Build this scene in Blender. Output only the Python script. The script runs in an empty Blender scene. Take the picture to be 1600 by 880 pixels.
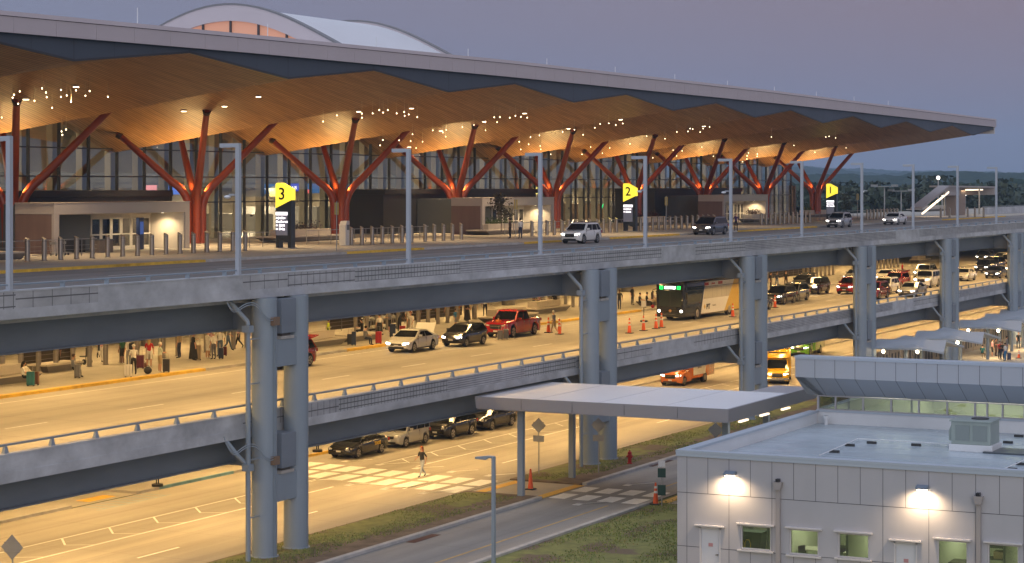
import bpy, bmesh, math, random
from math import radians as R, sin, cos, pi, sqrt
from mathutils import Vector, Matrix
random.seed(7)
SC = bpy.context.scene
COL = SC.collection
# ------------------------------------------------------------------ camera
H, F, VX, HY = 16.95, 3300.0, 2455.0, 289.0
_a = math.atan((VX - 800) / F); CA, SA = cos(_a), sin(_a)
cd = bpy.data.cameras.new('camera'); cam = bpy.data.objects.new('camera', cd); COL.objects.link(cam)
cam.location = (0, 0, H); cam.rotation_euler = (R(90), 0, _a - R(90))
cd.sensor_width = 36; cd.lens = F / 1600 * 36; cd.shift_y = -(440 - HY) / 1600
cd.clip_start = .5; cd.clip_end = 20000
SC.camera = cam
# ------------------------------------------------------------------ dusk sky
w = bpy.data.worlds.new('World'); SC.world = w; w.use_nodes = True
nt = w.node_tree; N = nt.nodes; Lk = nt.links; N.clear()
wo = N.new('ShaderNodeOutputWorld'); bg = N.new('ShaderNodeBackground'); Lk.new(bg.outputs[0], wo.inputs[0])
tc = N.new('ShaderNodeTexCoord'); sx = N.new('ShaderNodeSeparateXYZ'); Lk.new(tc.outputs['Generated'], sx.inputs[0])
def ramp(nodes, stops, interp='EASE'):
    r = nodes.new('ShaderNodeValToRGB'); r.color_ramp.interpolation = interp
    e = r.color_ramp.elements
    while len(e) < len(stops): e.new(.5)
    for k, (p, c) in enumerate(stops): e[k].position = p; e[k].color = (*c, 1)
    return r
r_e = ramp(N, [(0, (.16, .185, .27)), (.03, (.18, .203, .298)), (.12, (.19, .203, .295)), (.35, (.46, .52, .68)), (1, (.68, .77, .97))])
r_w = ramp(N, [(0, (.66, .60, .60)), (.1, (.66, .65, .70)), (.35, (.66, .71, .84)), (1, (.68, .77, .97))])
Lk.new(sx.outputs[2], r_e.inputs[0]); Lk.new(sx.outputs[2], r_w.inputs[0])
dt = N.new('ShaderNodeVectorMath'); dt.operation = 'DOT_PRODUCT'; dt.inputs[1].default_value = (-CA, -SA, 0)
Lk.new(tc.outputs['Generated'], dt.inputs[0])
mr = N.new('ShaderNodeMapRange'); mr.inputs[1].default_value = -.5; mr.inputs[2].default_value = .8; Lk.new(dt.outputs['Value'], mr.inputs[0])
mx = N.new('ShaderNodeMixRGB'); Lk.new(mr.outputs[0], mx.inputs[0]); Lk.new(r_e.outputs[0], mx.inputs[1]); Lk.new(r_w.outputs[0], mx.inputs[2])
# faint pinkish band towards the right of the view
dp = N.new('ShaderNodeVectorMath'); dp.operation = 'DOT_PRODUCT'; dp.inputs[1].default_value = (SA * .9 + CA * .43, -CA * .9 + SA * .43, 0.0)
Lk.new(tc.outputs['Generated'], dp.inputs[0])
mp = N.new('ShaderNodeMapRange'); mp.inputs[1].default_value = .22; mp.inputs[2].default_value = .66; Lk.new(dp.outputs['Value'], mp.inputs[0])
me_ = N.new('ShaderNodeMapRange'); me_.inputs[1].default_value = -.01; me_.inputs[2].default_value = .08; Lk.new(sx.outputs[2], me_.inputs[0])
mm = N.new('ShaderNodeMath'); mm.operation = 'MULTIPLY'; Lk.new(mp.outputs[0], mm.inputs[0]); Lk.new(me_.outputs[0], mm.inputs[1])
mq = N.new('ShaderNodeMixRGB'); mq.inputs[2].default_value = (.225, .178, .228, 1); Lk.new(mm.outputs[0], mq.inputs[0]); Lk.new(mx.outputs[0], mq.inputs[1])
sky = N.new('ShaderNodeTexSky'); sky.sky_type = 'NISHITA'; sky.sun_disc = False; sky.sun_elevation = R(1.5); sky.sun_rotation = R(90) - (_a + pi)
sky.air_density = 1.5; sky.dust_density = 2
ms = N.new('ShaderNodeMixRGB'); ms.blend_type = 'ADD'; ms.inputs[0].default_value = .02
cn = N.new('ShaderNodeTexNoise'); cn.inputs['Scale'].default_value = 3.2; cn.inputs['Detail'].default_value = 5; cm = N.new('ShaderNodeMapping'); cm.inputs['Scale'].default_value = (1, 1, 7); Lk.new(tc.outputs['Generated'], cm.inputs[0]); Lk.new(cm.outputs[0], cn.inputs[0])
cr = ramp(N, [(.35, (.98, .985, .993)), (.7, (1.022, 1.014, 1.008))]); Lk.new(cn.outputs[0], cr.inputs[0]); cx = N.new('ShaderNodeMixRGB'); cx.blend_type = 'MULTIPLY'; cx.inputs[0].default_value = 1; Lk.new(mq.outputs[0], cx.inputs[1]); Lk.new(cr.outputs[0], cx.inputs[2])
Lk.new(cx.outputs[0], ms.inputs[1]); Lk.new(sky.outputs[0], ms.inputs[2]); Lk.new(ms.outputs[0], bg.inputs[0])
bg.inputs[1].default_value = 1.0
sd = bpy.data.lights.new('sun', 'SUN'); sd.energy = .35; sd.angle = R(18); sd.color = (1, .86, .80)
so = bpy.data.objects.new('sun', sd); COL.objects.link(so)
so.rotation_euler = Vector((CA, SA * 1.5, -.22)).to_track_quat('-Z', 'Y').to_euler()
vs = SC.view_settings; vs.view_transform = 'Standard'; vs.look = 'None'; vs.exposure = .12; vs.gamma = 1; vs.use_curve_mapping = False
SC.render.engine = 'CYCLES'
cy = SC.cycles; cy.use_denoising = True; cy.max_bounces = 6; cy.diffuse_bounces = 3; cy.glossy_bounces = 3
cy.transmission_bounces = 4; cy.transparent_max_bounces = 12; cy.volume_bounces = 1; cy.caustics_reflective = False; cy.caustics_refractive = False
cy.sample_clamp_indirect = 4; cy.use_light_tree = True
# ------------------------------------------------------------------ measuring helpers: photo measurements to metres
def Pz(x, y, z):
    D = F * (H - z) / (y - HY); L = (x - 800) * D / F
    return (D * CA + L * SA, D * SA - L * CA)
def Pv(x, v):
    D = F * v / (CA * (VX - x)); return (D - v * SA) / CA
def Zv(x, y, v):
    return H - (y - HY) * v / (CA * (VX - x))
# ------------------------------------------------------------------ materials
MATS = {}
def base_mat(name):
    m = bpy.data.materials.new(name); m.use_nodes = True; MATS[name] = m
    return m, m.node_tree.nodes, m.node_tree.links, m.node_tree.nodes['Principled BSDF']
def mat(name, col, rough=.6, metal=0, var=.0, tracks=0, vs=1.0, bump=0, bs=20, coat=0, spec=.5, stretch=None, dirt=0, alpha=1):
    if name in MATS: return MATS[name]
    m, n, l, b = base_mat(name)
    b.inputs['Base Color'].default_value = (*col, 1); b.inputs['Roughness'].default_value = rough
    b.inputs['Metallic'].default_value = metal; b.inputs['Coat Weight'].default_value = coat
    b.inputs['Specular IOR Level'].default_value = spec
    if alpha < 1: b.inputs['Alpha'].default_value = alpha
    if var or bump or dirt:
        t = n.new('ShaderNodeTexCoord'); mp = n.new('ShaderNodeMapping'); l.new(t.outputs['Object'], mp.inputs[0])
        if stretch: mp.inputs['Scale'].default_value = stretch
    if var:
        nz = n.new('ShaderNodeTexNoise'); nz.inputs['Scale'].default_value = vs; nz.inputs['Detail'].default_value = 6; nz.inputs['Roughness'].default_value = .6
        l.new(mp.outputs[0], nz.inputs[0])
        r = ramp(n, [(.3, tuple(c * (1 - var) for c in col)), (.7, tuple(min(1, c * (1 + var)) for c in col))], 'LINEAR')
        l.new(nz.outputs[0], r.inputs[0]); out = r.outputs[0]
        if dirt:
            nd = n.new('ShaderNodeTexNoise'); nd.inputs['Scale'].default_value = vs * .13; nd.inputs['Detail'].default_value = 8; nd.inputs['Roughness'].default_value = .7
            l.new(mp.outputs[0], nd.inputs[0]); rd = ramp(n, [(.45, (1, 1, 1)), (.72, (1 - dirt,) * 3)], 'LINEAR'); l.new(nd.outputs[0], rd.inputs[0])
            mm = n.new('ShaderNodeMixRGB'); mm.blend_type = 'MULTIPLY'; mm.inputs[0].default_value = 1; l.new(out, mm.inputs[1]); l.new(rd.outputs[0], mm.inputs[2]); out = mm.outputs[0]
        if tracks:
            m2 = n.new('ShaderNodeMapping'); m2.inputs['Scale'].default_value = (.012, .75, 1); l.new(t.outputs['Object'], m2.inputs[0])
            n2 = n.new('ShaderNodeTexNoise'); n2.inputs['Scale'].default_value = 1; n2.inputs['Detail'].default_value = 3; l.new(m2.outputs[0], n2.inputs[0])
            n3 = n.new('ShaderNodeTexNoise'); n3.inputs['Scale'].default_value = .9; n3.inputs['Detail'].default_value = 9; n3.inputs['Roughness'].default_value = .75; l.new(t.outputs['Object'], n3.inputs[0])
            r2 = ramp(n, [(.42, (1, 1, 1)), (.66, (1 - tracks,) * 3)], 'LINEAR'); l.new(n2.outputs[0], r2.inputs[0]); r3 = ramp(n, [(.62, (1, 1, 1)), (.74, (1 - tracks * 1.1,) * 3)], 'LINEAR'); l.new(n3.outputs[0], r3.inputs[0])
            for r_ in (r2, r3):
                mm = n.new('ShaderNodeMixRGB'); mm.blend_type = 'MULTIPLY'; mm.inputs[0].default_value = 1; l.new(out, mm.inputs[1]); l.new(r_.outputs[0], mm.inputs[2]); out = mm.outputs[0]
        l.new(out, b.inputs['Base Color'])
        rr = n.new('ShaderNodeMapRange'); rr.inputs[3].default_value = max(0, rough - .1); rr.inputs[4].default_value = min(1, rough + .12); l.new(nz.outputs[0], rr.inputs[0]); l.new(rr.outputs[0], b.inputs['Roughness'])
    if bump:
        nb = n.new('ShaderNodeTexNoise'); nb.inputs['Scale'].default_value = bs; nb.inputs['Detail'].default_value = 3; l.new(mp.outputs[0], nb.inputs[0])
        bp = n.new('ShaderNodeBump'); bp.inputs['Strength'].default_value = bump; bp.inputs['Distance'].default_value = .02; l.new(nb.outputs[0], bp.inputs['Height']); l.new(bp.outputs[0], b.inputs['Normal'])
    return m
def emit(name, col, s, sample=False):
    if name in MATS: return MATS[name]
    m, n, l, b = base_mat(name); b.inputs['Base Color'].default_value = (*col, 1); b.inputs['Emission Color'].default_value = (*col, 1); b.inputs['Emission Strength'].default_value = s
    if not sample: m.cycles.emission_sampling = 'NONE'
    return m
def glass(name, tint, refl=.12, rough=.02):
    m, n, l, b = base_mat(name); n.remove(b); o = n['Material Output']
    tr = n.new('ShaderNodeBsdfTransparent'); tr.inputs[0].default_value = (*tint, 1)
    g = n.new('ShaderNodeBsdfGlossy'); g.inputs['Roughness'].default_value = rough
    lw = n.new('ShaderNodeLayerWeight'); lw.inputs[0].default_value = .5
    mr = n.new('ShaderNodeMapRange'); mr.inputs[3].default_value = refl; mr.inputs[4].default_value = 1; l.new(lw.outputs['Fresnel'], mr.inputs[0])
    mx = n.new('ShaderNodeMixShader'); l.new(mr.outputs[0], mx.inputs[0]); l.new(tr.outputs[0], mx.inputs[1]); l.new(g.outputs[0], mx.inputs[2]); l.new(mx.outputs[0], o.inputs[0])
    return m
def grooved(name, col, pu, pz, wu, offs, depth=.68, var=.16):
    """cast concrete with recessed joints; pu, pz = joint spacing along the deck and in height"""
    m = mat(name, col, .8, var=var, vs=1.0, bump=.15, bs=14, stretch=(1, 1, 1.6), dirt=.32)
    n, l = m.node_tree.nodes, m.node_tree.links; b = n['Principled BSDF']
    t = n.new('ShaderNodeTexCoord'); s = n.new('ShaderNodeSeparateXYZ'); l.new(t.outputs['Object'], s.inputs[0])
    outs = []
    for ch, per in ((0, pu), (2, pz)):
        if not per: continue
        a = n.new('ShaderNodeMath'); a.operation = 'ADD'; a.inputs[1].default_value = offs if ch == 2 else 0; l.new(s.outputs[ch], a.inputs[0])
        mo = n.new('ShaderNodeMath'); mo.operation = 'PINGPONG'; mo.inputs[1].default_value = per / 2; l.new(a.outputs[0], mo.inputs[0])
        c = n.new('ShaderNodeMath'); c.operation = 'LESS_THAN'; c.inputs[1].default_value = wu if ch == 0 else .026; l.new(mo.outputs[0], c.inputs[0]); outs.append(c)
    if len(outs) == 2:
        mxm = n.new('ShaderNodeMath'); mxm.operation = 'MAXIMUM'; l.new(outs[0].outputs[0], mxm.inputs[0]); l.new(outs[1].outputs[0], mxm.inputs[1]); o = mxm
    else: o = outs[0]
    src = b.inputs['Base Color'].links[0].from_socket
    mx = n.new('ShaderNodeMixRGB'); mx.blend_type = 'MULTIPLY'; mx.inputs[2].default_value = (1 - depth,) * 3 + (1,); l.new(o.outputs[0], mx.inputs[0]); l.new(src, mx.inputs[1]); l.new(mx.outputs[0], b.inputs['Base Color'])
    return m
# ------------------------------------------------------------------ mesh building
class MB:
    def __init__(s): s.v = []; s.f = []; s.m = []
    def add(s, vs, fs, m=0):
        o = len(s.v); s.v += [tuple(p) for p in vs]; s.f += [tuple(i + o for i in f) for f in fs]; s.m += [m] * len(fs); return s
    def box(s, x0, x1, y0, y1, z0, z1, m=0):
        if x0 > x1: x0, x1 = x1, x0
        if y0 > y1: y0, y1 = y1, y0
        if z0 > z1: z0, z1 = z1, z0
        return s.add([(x0, y0, z0), (x1, y0, z0), (x1, y1, z0), (x0, y1, z0), (x0, y0, z1), (x1, y0, z1), (x1, y1, z1), (x0, y1, z1)],
                     [(3, 2, 1, 0), (4, 5, 6, 7), (0, 1, 5, 4), (1, 2, 6, 5), (2, 3, 7, 6), (3, 0, 4, 7)], m)
    def prism(s, pts, axis, a, b, m=0):
        """polygon pts (2D) extruded along axis 0/1/2 from a to b"""
        def mk(p, h):
            return (h, p[0], p[1]) if axis == 0 else (p[0], h, p[1]) if axis == 1 else (p[0], p[1], h)
        n = len(pts); vs = [mk(p, a) for p in pts] + [mk(p, b) for p in pts]
        area = sum(pts[i][0] * pts[(i + 1) % n][1] - pts[(i + 1) % n][0] * pts[i][1] for i in range(n))
        flip = (area > 0) != (axis == 1)
        if b < a: flip = not flip
        fs = [tuple(range(n)), tuple(range(2 * n - 1, n - 1, -1))] + [(i, i + n, (i + 1) % n + n, (i + 1) % n) for i in range(n)]
        if flip: fs = [f[::-1] for f in fs]
        return s.add(vs, fs, m)
    def tube(s, path, rad, seg=10, m=0, cap=True):
        path = [Vector(p) for p in path]; rads = rad if isinstance(rad, (list, tuple)) else [rad] * len(path)
        rings = []; up = None
        for i, p in enumerate(path):
            d = (path[min(i + 1, len(path) - 1)] - path[max(i - 1, 0)]).normalized()
            if up is None: up = Vector((0, 0, 1)) if abs(d.z) < .9 else Vector((1, 0, 0))
            a = d.cross(up).normalized(); b = d.cross(a).normalized(); up = -b if False else a.cross(d).normalized()
            rings.append([p + (a * cos(2 * pi * k / seg) + b * sin(2 * pi * k / seg)) * rads[i] for k in range(seg)])
        vs = [q for r in rings for q in r]; fs = []
        for i in range(len(path) - 1):
            for k in range(seg):
                k2 = (k + 1) % seg; fs.append((i * seg + k, i * seg + k2, (i + 1) * seg + k2, (i + 1) * seg + k))
        if cap:
            fs.append(tuple(range(seg))[::-1]); fs.append(tuple(range((len(path) - 1) * seg, len(path) * seg)))
        return s.add(vs, fs, m)
    def cyl(s, x, y, z0, z1, r, seg=20, m=0, r1=None):
        return s.tube([(x, y, z0), (x, y, z1)], [r, r if r1 is None else r1], seg, m)
    def quad(s, a, b, c, d, m=0): return s.add([a, b, c, d], [(0, 1, 2, 3)], m)
    def ball(s, c, r, m=0, seg=8, rings=6, sc=(1, 1, 1)):
        vs = []; fs = []
        for i in range(rings + 1):
            t = pi * i / rings
            for k in range(seg):
                p = 2 * pi * k / seg; vs.append((c[0] + r * sc[0] * sin(t) * cos(p), c[1] + r * sc[1] * sin(t) * sin(p), c[2] + r * sc[2] * cos(t)))
        for i in range(rings):
            for k in range(seg):
                k2 = (k + 1) % seg; fs.append((i * seg + k, (i + 1) * seg + k, (i + 1) * seg + k2, i * seg + k2))
        return s.add(vs, fs, m)
    def mesh(s, name, mats, smooth=False, angle=35):
        me = bpy.data.meshes.new(name); me.from_pydata(s.v, [], s.f)
        for mt in (mats if isinstance(mats, (list, tuple)) else [mats]): me.materials.append(mt)
        me.polygons.foreach_set('material_index', s.m)
        if smooth:
            me.polygons.foreach_set('use_smooth', [True] * len(me.polygons)); me.set_sharp_from_angle(angle=R(angle))
        me.update(); return me
def part(name, mb, mats, parent=None, smooth=False, bevel=0, label=None, angle=35, loc=None, rot=None):
    me = mb.mesh(name, mats, smooth, angle) if isinstance(mb, MB) else mb
    o = bpy.data.objects.new(name, me); COL.objects.link(o)
    if parent: o.parent = parent
    if bevel:
        bv = o.modifiers.new('bevel', 'BEVEL'); bv.width = bevel; bv.segments = 2; bv.limit_method = 'ANGLE'; bv.angle_limit = R(40)
    if label: o['label'] = label
    if loc: o.location = loc
    if rot: o.rotation_euler = rot
    return o
def tag(o, label, cat, group=None):
    o['label'] = label; o['category'] = cat
    if group: o['group'] = group
    return o
def thing(name, label, cat, loc=(0, 0, 0), rz=0, group=None):
    o = bpy.data.objects.new(name, None); COL.objects.link(o); o.empty_display_size = .3
    o.location = loc; o.rotation_euler = (0, 0, rz); return tag(o, label, cat, group)
def struct(name, mb, mats, kind='structure', **k):
    o = part(name, mb, mats, **k); o['kind'] = kind; return o
def dup(root, loc, rz=0, label=None, group=None, mats=None):
    def cp(o, par):
        c = o.copy(); COL.objects.link(c)
        if par: c.parent = par
        for ch in o.children: cp(ch, c)
        return c
    r = cp(root, None); r.location = loc; r.rotation_euler = (0, 0, rz)
    if label: r['label'] = label
    if group: r['group'] = group
    return r
ORD = ['first', 'second', 'third', 'fourth', 'fifth', 'sixth', 'seventh', 'eighth', 'ninth', 'tenth', 'eleventh', 'twelfth', 'thirteenth', 'fourteenth', 'fifteenth', 'sixteenth', 'seventeenth', 'eighteenth', 'nineteenth', 'twentieth']
def ordn(i):
    if i < 20: return ORD[i]
    t, u = divmod(i + 1, 10); tens = {2: 'twenty', 3: 'thirty', 4: 'forty', 5: 'fifty', 6: 'sixty'}[t]
    return (tens[:-1] + 'ieth') if u == 0 else tens + ' ' + ORD[u - 1]
FONT_CACHE = {}
def text_mesh(txt, size, mt, thick=.004, bold=0):
    cu = bpy.data.curves.new('lettering', 'FONT'); cu.body = txt; cu.size = size; cu.extrude = thick; cu.align_x = 'CENTER'; cu.align_y = 'CENTER'; cu.resolution_u = 3; cu.offset = bold
    t = bpy.data.objects.new('lettering', cu); COL.objects.link(t); dg = bpy.context.evaluated_depsgraph_get(); dg.update()
    me = bpy.data.meshes.new_from_object(t.evaluated_get(dg)); bpy.data.objects.remove(t); bpy.data.curves.remove(cu)
    me.materials.clear(); me.materials.append(mt); return me
def text(txt, size, mt, loc, rot, parent=None, name='lettering', sx=1, bold=0):
    o = part(name, text_mesh(txt, size, mt, bold=bold), None, parent, loc=loc, rot=rot); o.scale = (sx, 1, 1); return o
def area(loc, size, power, col, aim=(0, 0, -1), sy=None, spread=None):
    d = bpy.data.lights.new('lamp_light', 'AREA'); d.energy = power; d.color = col; d.size = size; d.shape = 'RECTANGLE'; d.size_y = sy or size
    if spread: d.spread = R(spread)
    o = bpy.data.objects.new('lamp_light', d); COL.objects.link(o); o.location = loc; o.rotation_euler = Vector(aim).to_track_quat('-Z', 'Y').to_euler(); return o
def spot(loc, power, col, aim, ang=60, blend=.6, rad=.08):
    d = bpy.data.lights.new('lamp_light', 'SPOT'); d.energy = power; d.color = col; d.spot_size = R(ang); d.spot_blend = blend; d.shadow_soft_size = rad
    o = bpy.data.objects.new('lamp_light', d); COL.objects.link(o); o.location = loc; o.rotation_euler = Vector(aim).to_track_quat('-Z', 'Y').to_euler(); return o
WARM = (1, .61, .215)
# ------------------------------------------------------------------ setting: ground level
ZL, ZU = 5.85, 12.15
m_road = mat('ground_road_concrete', (.39, .35, .29), .7, var=.10, tracks=.22, vs=.35, bump=.1, bs=9, dirt=.22, stretch=(.25, 1, 1))
m_lroad = mat('lower_road_concrete', (.41, .37, .31), .7, var=.09, tracks=.20, vs=.35, bump=.1, bs=9, dirt=.2, stretch=(.25, 1, 1))
m_uroad = mat('upper_road_concrete', (.25, .235, .22), .75, var=.12, tracks=.25, vs=.4, dirt=.25, stretch=(.3, 1, 1))
m_walk = mat('pavement_concrete', (.44, .405, .34), .8, var=.08, tracks=.1, vs=.8, bump=.1, bs=12, dirt=.18)
m_service = mat('service_road_concrete', (.33, .32, .30), .75, var=.10, tracks=.2, vs=.4, dirt=.3, stretch=(.25, 1, 1))
m_kerb = mat('kerb_concrete', (.46, .44, .41), .8, var=.15, vs=2, dirt=.3)
m_yel = mat('kerb_yellow_paint', (.74, .46, .05), .6, var=.22, vs=1.7, dirt=.45)
m_blue = mat('kerb_blue_paint', (.17, .34, .42), .6, var=.25, vs=2, dirt=.3)
m_white = mat('road_white_paint', (.86, .85, .80), .55, var=.10, vs=3, dirt=.2)
m_joint = mat('expansion_joint', (.12, .11, .10), .9)
m_soil = mat('dry_soil', (.17, .125, .085), .95, var=.35, vs=1.2, bump=.5, bs=8)
m_grass = mat('grass_blades', (.20, .25, .055), .8, var=.4, vs=.6)
def lawn_mat():
    m = mat('lawn_ground', (.19, .20, .06), .95, var=.3, vs=1.5, bump=.5, bs=10); n, l = m.node_tree.nodes, m.node_tree.links; b = n['Principled BSDF']
    t = n.new('ShaderNodeTexCoord'); nz = n.new('ShaderNodeTexNoise'); nz.inputs['Scale'].default_value = .35; nz.inputs['Detail'].default_value = 7; l.new(t.outputs['Object'], nz.inputs[0])
    r = ramp(n, [(.50, (0, 0, 0)), (.60, (1, 1, 1))]); l.new(nz.outputs[0], r.inputs[0])
    mx = n.new('ShaderNodeMixRGB'); mx.inputs[2].default_value = (.15, .11, .07, 1); src = b.inputs['Base Color'].links[0].from_socket
    l.new(r.outputs[0], mx.inputs[0]); l.new(src, mx.inputs[1]); l.new(mx.outputs[0], b.inputs['Base Color']); return m
m_lawn = lawn_mat()
m_far = mat('far_ground', (.045, .055, .03), .95, var=.3, vs=.01)
g = MB().quad((-3000, -6000, -.03), (9000, -6000, -.03), (9000, 7000, -.03), (-3000, 7000, -.03)); struct('ground', g, m_far)
def flat(mb, u0, u1, v0, v1, z, m=0): return mb.quad((u0, v0, z), (u1, v0, z), (u1, v1, z), (u0, v1, z), m)
U0, U1 = 25, 420
# lawn either side of the service road, main road, service road
flatm = MB(); flat(flatm, 20, 300, -40, 43.7, .02); struct('lawn', flatm, m_lawn)
r = MB(); flat(r, 20, 500, 54.5, 70.2, .0); struct('road', r, m_road)
r = MB(); flat(r, 20, 162, 43.9, 49.7, .0); struct('service_road', r, m_service)
r = MB(); r.box(20, 102.9, 49.95, 54.4, -.2, .10, 0); r.box(108.2, 185, 49.95, 54.4, -.2, .10, 0); struct('verge', r, m_soil)
r = MB(); rv = random.Random(4)
for (a_, b_) in ((22, 102.5), (108.6, 184)):
    x_ = a_
    while x_ < b_ - .6: r.quad((x_, 51.7 + rv.uniform(-.35, .35), .112), (x_ + .6, 51.7 + rv.uniform(-.35, .35), .112), (x_ + .6, 54.25, .112), (x_, 54.25, .112)); x_ += .6
struct('verge_turf', r, m_lawn)
r = MB(); r.box(102.9, 108.2, 49.95, 54.4, -.2, .012, 0); struct('crossing_island', r, m_walk)
r = MB(); r.box(20, 82, 49.62, 49.95, -.2, .14); r.box(82, 102.6, 49.62, 49.95, -.2, .14); r.box(108.4, 185, 49.62, 49.95, -.2, .14)
r.box(20, 104, 43.6, 43.9, -.2, .14); r.box(108, 300, 43.6, 43.9, -.2, .14); struct('service_kerb', r, m_kerb, bevel=.03)
r = MB(); r.box(102.9, 108.2, 53.5, 54.1, -.1, .02, 0); r.box(102.9, 108.2, 49.7, 50.3, -.1, .02, 0); r.box(104.2, 107.9, 42.9, 43.5, -.1, .03, 0); struct('tactile_strip', r, mat('tactile_yellow', (.72, .42, .05), .6, var=.1, vs=4))
r = MB(); r.box(104, 108, 34.6, 42.9, -.1, .022); struct('footpath', r, m_walk)
# far pavement of the ground level
r = MB(); r.box(20, 88.5, 70.35, 96, -.2, .15, 0); r.box(94.3, 500, 70.35, 96, -.2, .15, 0)
r.add([(88.5, 70.3, .012), (94.3, 70.3, .012), (94.3, 96, .15), (88.5, 96, .15)], [(0, 1, 2, 3)], 0); struct('pavement', r, m_walk)
r = MB(); r.box(20, 88.5, 70.18, 70.35, -.2, .155, 0); r.box(94.3, 96.2, 70.18, 70.35, -.2, .155, 0); r.box(96.2, 103.5, 70.18, 70.35, -.2, .155, 1); r.box(103.5, 109, 70.18, 70.35, -.2, .155, 0)
r.box(109, 114.3, 70.18, 70.35, -.2, .155, 2); r.box(114.3, 500, 70.18, 70.35, -.2, .155, 0); struct('kerb', r, [m_kerb, m_blue, m_yel])
# markings
mk = MB(); zz = .006
for a, b_ in ((62.05, 62.2), (64.6, 64.72)): flat(mk, 30, 106 if b_ > 64 else 101.5, a, b_, zz); flat(mk, 111, 300, a, b_, zz)
for k in range(-13, 52):
    u = 88.0 + k * 3.66
    if 100.5 < u < 113.5: continue
    mk.quad((u - .02, 64.6, zz), (u + .14, 64.6, zz), (u - 1.2, 63.35, zz), (u - 1.36, 63.35, zz)); mk.quad((u - 1.36, 63.35, zz), (u - 1.27, 63.35, zz), (u - .58, 62.2, zz), (u - .66, 62.2, zz))
for k in range(0, 28): flat(mk, 41.5 + k * 12.2, 44.7 + k * 12.2, 58.13, 58.27, zz)
def zebra(mb, u_at, v0, v1, pitch, wid, len_, rows, z):
    v = v0
    while v < v1:
        for r_ in rows:
            u = u_at(v) + r_; mb.quad((u, v, z), (u + len_, v, z), (u + len_, v + wid, z), (u, v + wid, z))
        v += pitch
zebra(mk, lambda v: 105.2 + (v - 54.7) * .17, 54.9, 69.4, 1.62, 1.12, 2.35, (-2.75, .15), zz)
def tooth(mb, u, v, s, z):
    # hollow yield triangle, two strokes and a base
    mb.quad((u, v, z), (u + .75 * s, v, z), (u + .75 * s, v + .42, z), (u, v + .42, z)); mb.quad((u + .1 * s, v + .42, z), (u + .4 * s, v + .42, z), (u + 1.9 * s, v - .7, z), (u + 1.75 * s, v - .9, z))
    mb.quad((u + .75 * s, v, z), (u + .75 * s, v + .13, z), (u + 1.8 * s, v - .75, z), (u + 1.75 * s, v - .9, z))
for v in (56.2, 58.9, 61.5, 64.3, 67.0): tooth(mk, 108.9 + (v - 55) * .17, v, 1, zz); tooth(mk, 101.1 + (v - 55) * .17, v, 1, zz)
struct('road_markings', mk, m_white)
mk = MB(); zebra(mk, lambda v: 105.4, 44.3, 49.2, 1.42, .95, 1.9, (-2.3, .5), .006); tooth(mk, 101.4, 46.9, 1, .006); tooth(mk, 109.2, 47.4, 1, .006); struct('service_road_markings', mk, m_white)
mk = MB(); flat(mk, 30, 102, 45.42, 45.56, .006); flat(mk, 109, 300, 45.42, 45.56, .006); struct('edge_line', mk, mat('worn_yellow_line', (.55, .37, .14), .7, var=.2, vs=2, dirt=.4))
mk = MB()
for k in range(8): flat(mk, 89.2 + k * .75, 89.36 + k * .75, 68.6, 70.1, .006)
flat(mk, 88.5, 95, 68.5, 68.6, .006); struct('hatched_marking', mk, mat('blue_line_paint', (.25, .33, .38), .7, var=.2, vs=2))
mk = MB(); flat(mk, 90.6, 93.0, 70.7, 71.6, .03); struct('tactile_pad', mk, MATS['tactile_yellow'])
mk = MB()
for k in range(40): flat(mk, 30 + k * 6.1, 30.03 + k * 6.1, 54.5, 70.1, .004)
flat(mk, 30, 300, 60.1, 60.13, .004); flat(mk, 30, 300, 67.2, 67.23, .004)
for k in range(30): flat(mk, 30 + k * 5.2, 30.03 + k * 5.2, 43.9, 49.6, .004)
struct('slab_joints', mk, mat('slab_joint_dark', (.22, .19, .16), .9))
# grates
for x, y, ww in ((663, 841.6, 1.3), (1032, 724, 1.6)):
    u, v = Pz(x, y, 0); gb = MB(); gb.box(u - ww, u + ww, v - .2, v + .3, -.02, .009)
    for k in range(14): gb.box(u - ww + k * ww / 7 + .03, u - ww + k * ww / 7 + .10, v - .17, v + .27, .009, .02, 1)
    tag(part('drain_grate', gb, [mat('grate_rust', (.10, .05, .035), .8), mat('grate_bar', (.16, .07, .05), .7)]), 'rust brown kerb drain grate in the service road ' + ('near the street lamp' if x < 900 else 'close to the white office corner'), 'drain grate', 'drain grates')
# grass tufts (uncountable)
def tufts(name, areas, n, hh):
    mb = MB(); rnd = random.Random(5)
    for (u0, u1, v0, v1, cov) in areas:
        for _ in range(int(n * (u1 - u0) * (v1 - v0))):
            u = rnd.uniform(u0, u1); v = rnd.uniform(v0, v1)
            q = sin(u * .55 + 1.3 * sin(v * .9)) + sin(v * 1.7 + u * .23) + rnd.uniform(-.7, .7)
            if q < cov: continue
            h = hh * rnd.uniform(.5, 1.3); a = rnd.uniform(0, pi); dx, dy = cos(a) * .035, sin(a) * .035; z0 = .09 if v > 49.9 else .02; lx, ly = rnd.uniform(-.05, .05), rnd.uniform(-.05, .05)
            mb.add([(u - dx, v - dy, z0), (u + dx, v + dy, z0), (u + lx, v + ly, z0 + h)], [(0, 1, 2)], rnd.choice((0, 0, 1, 2)))
    return struct(name, mb, [m_grass, mat('grass_dry', (.32, .27, .11), .85), mat('grass_dark', (.14, .18, .045), .85)], kind='stuff')
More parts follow.
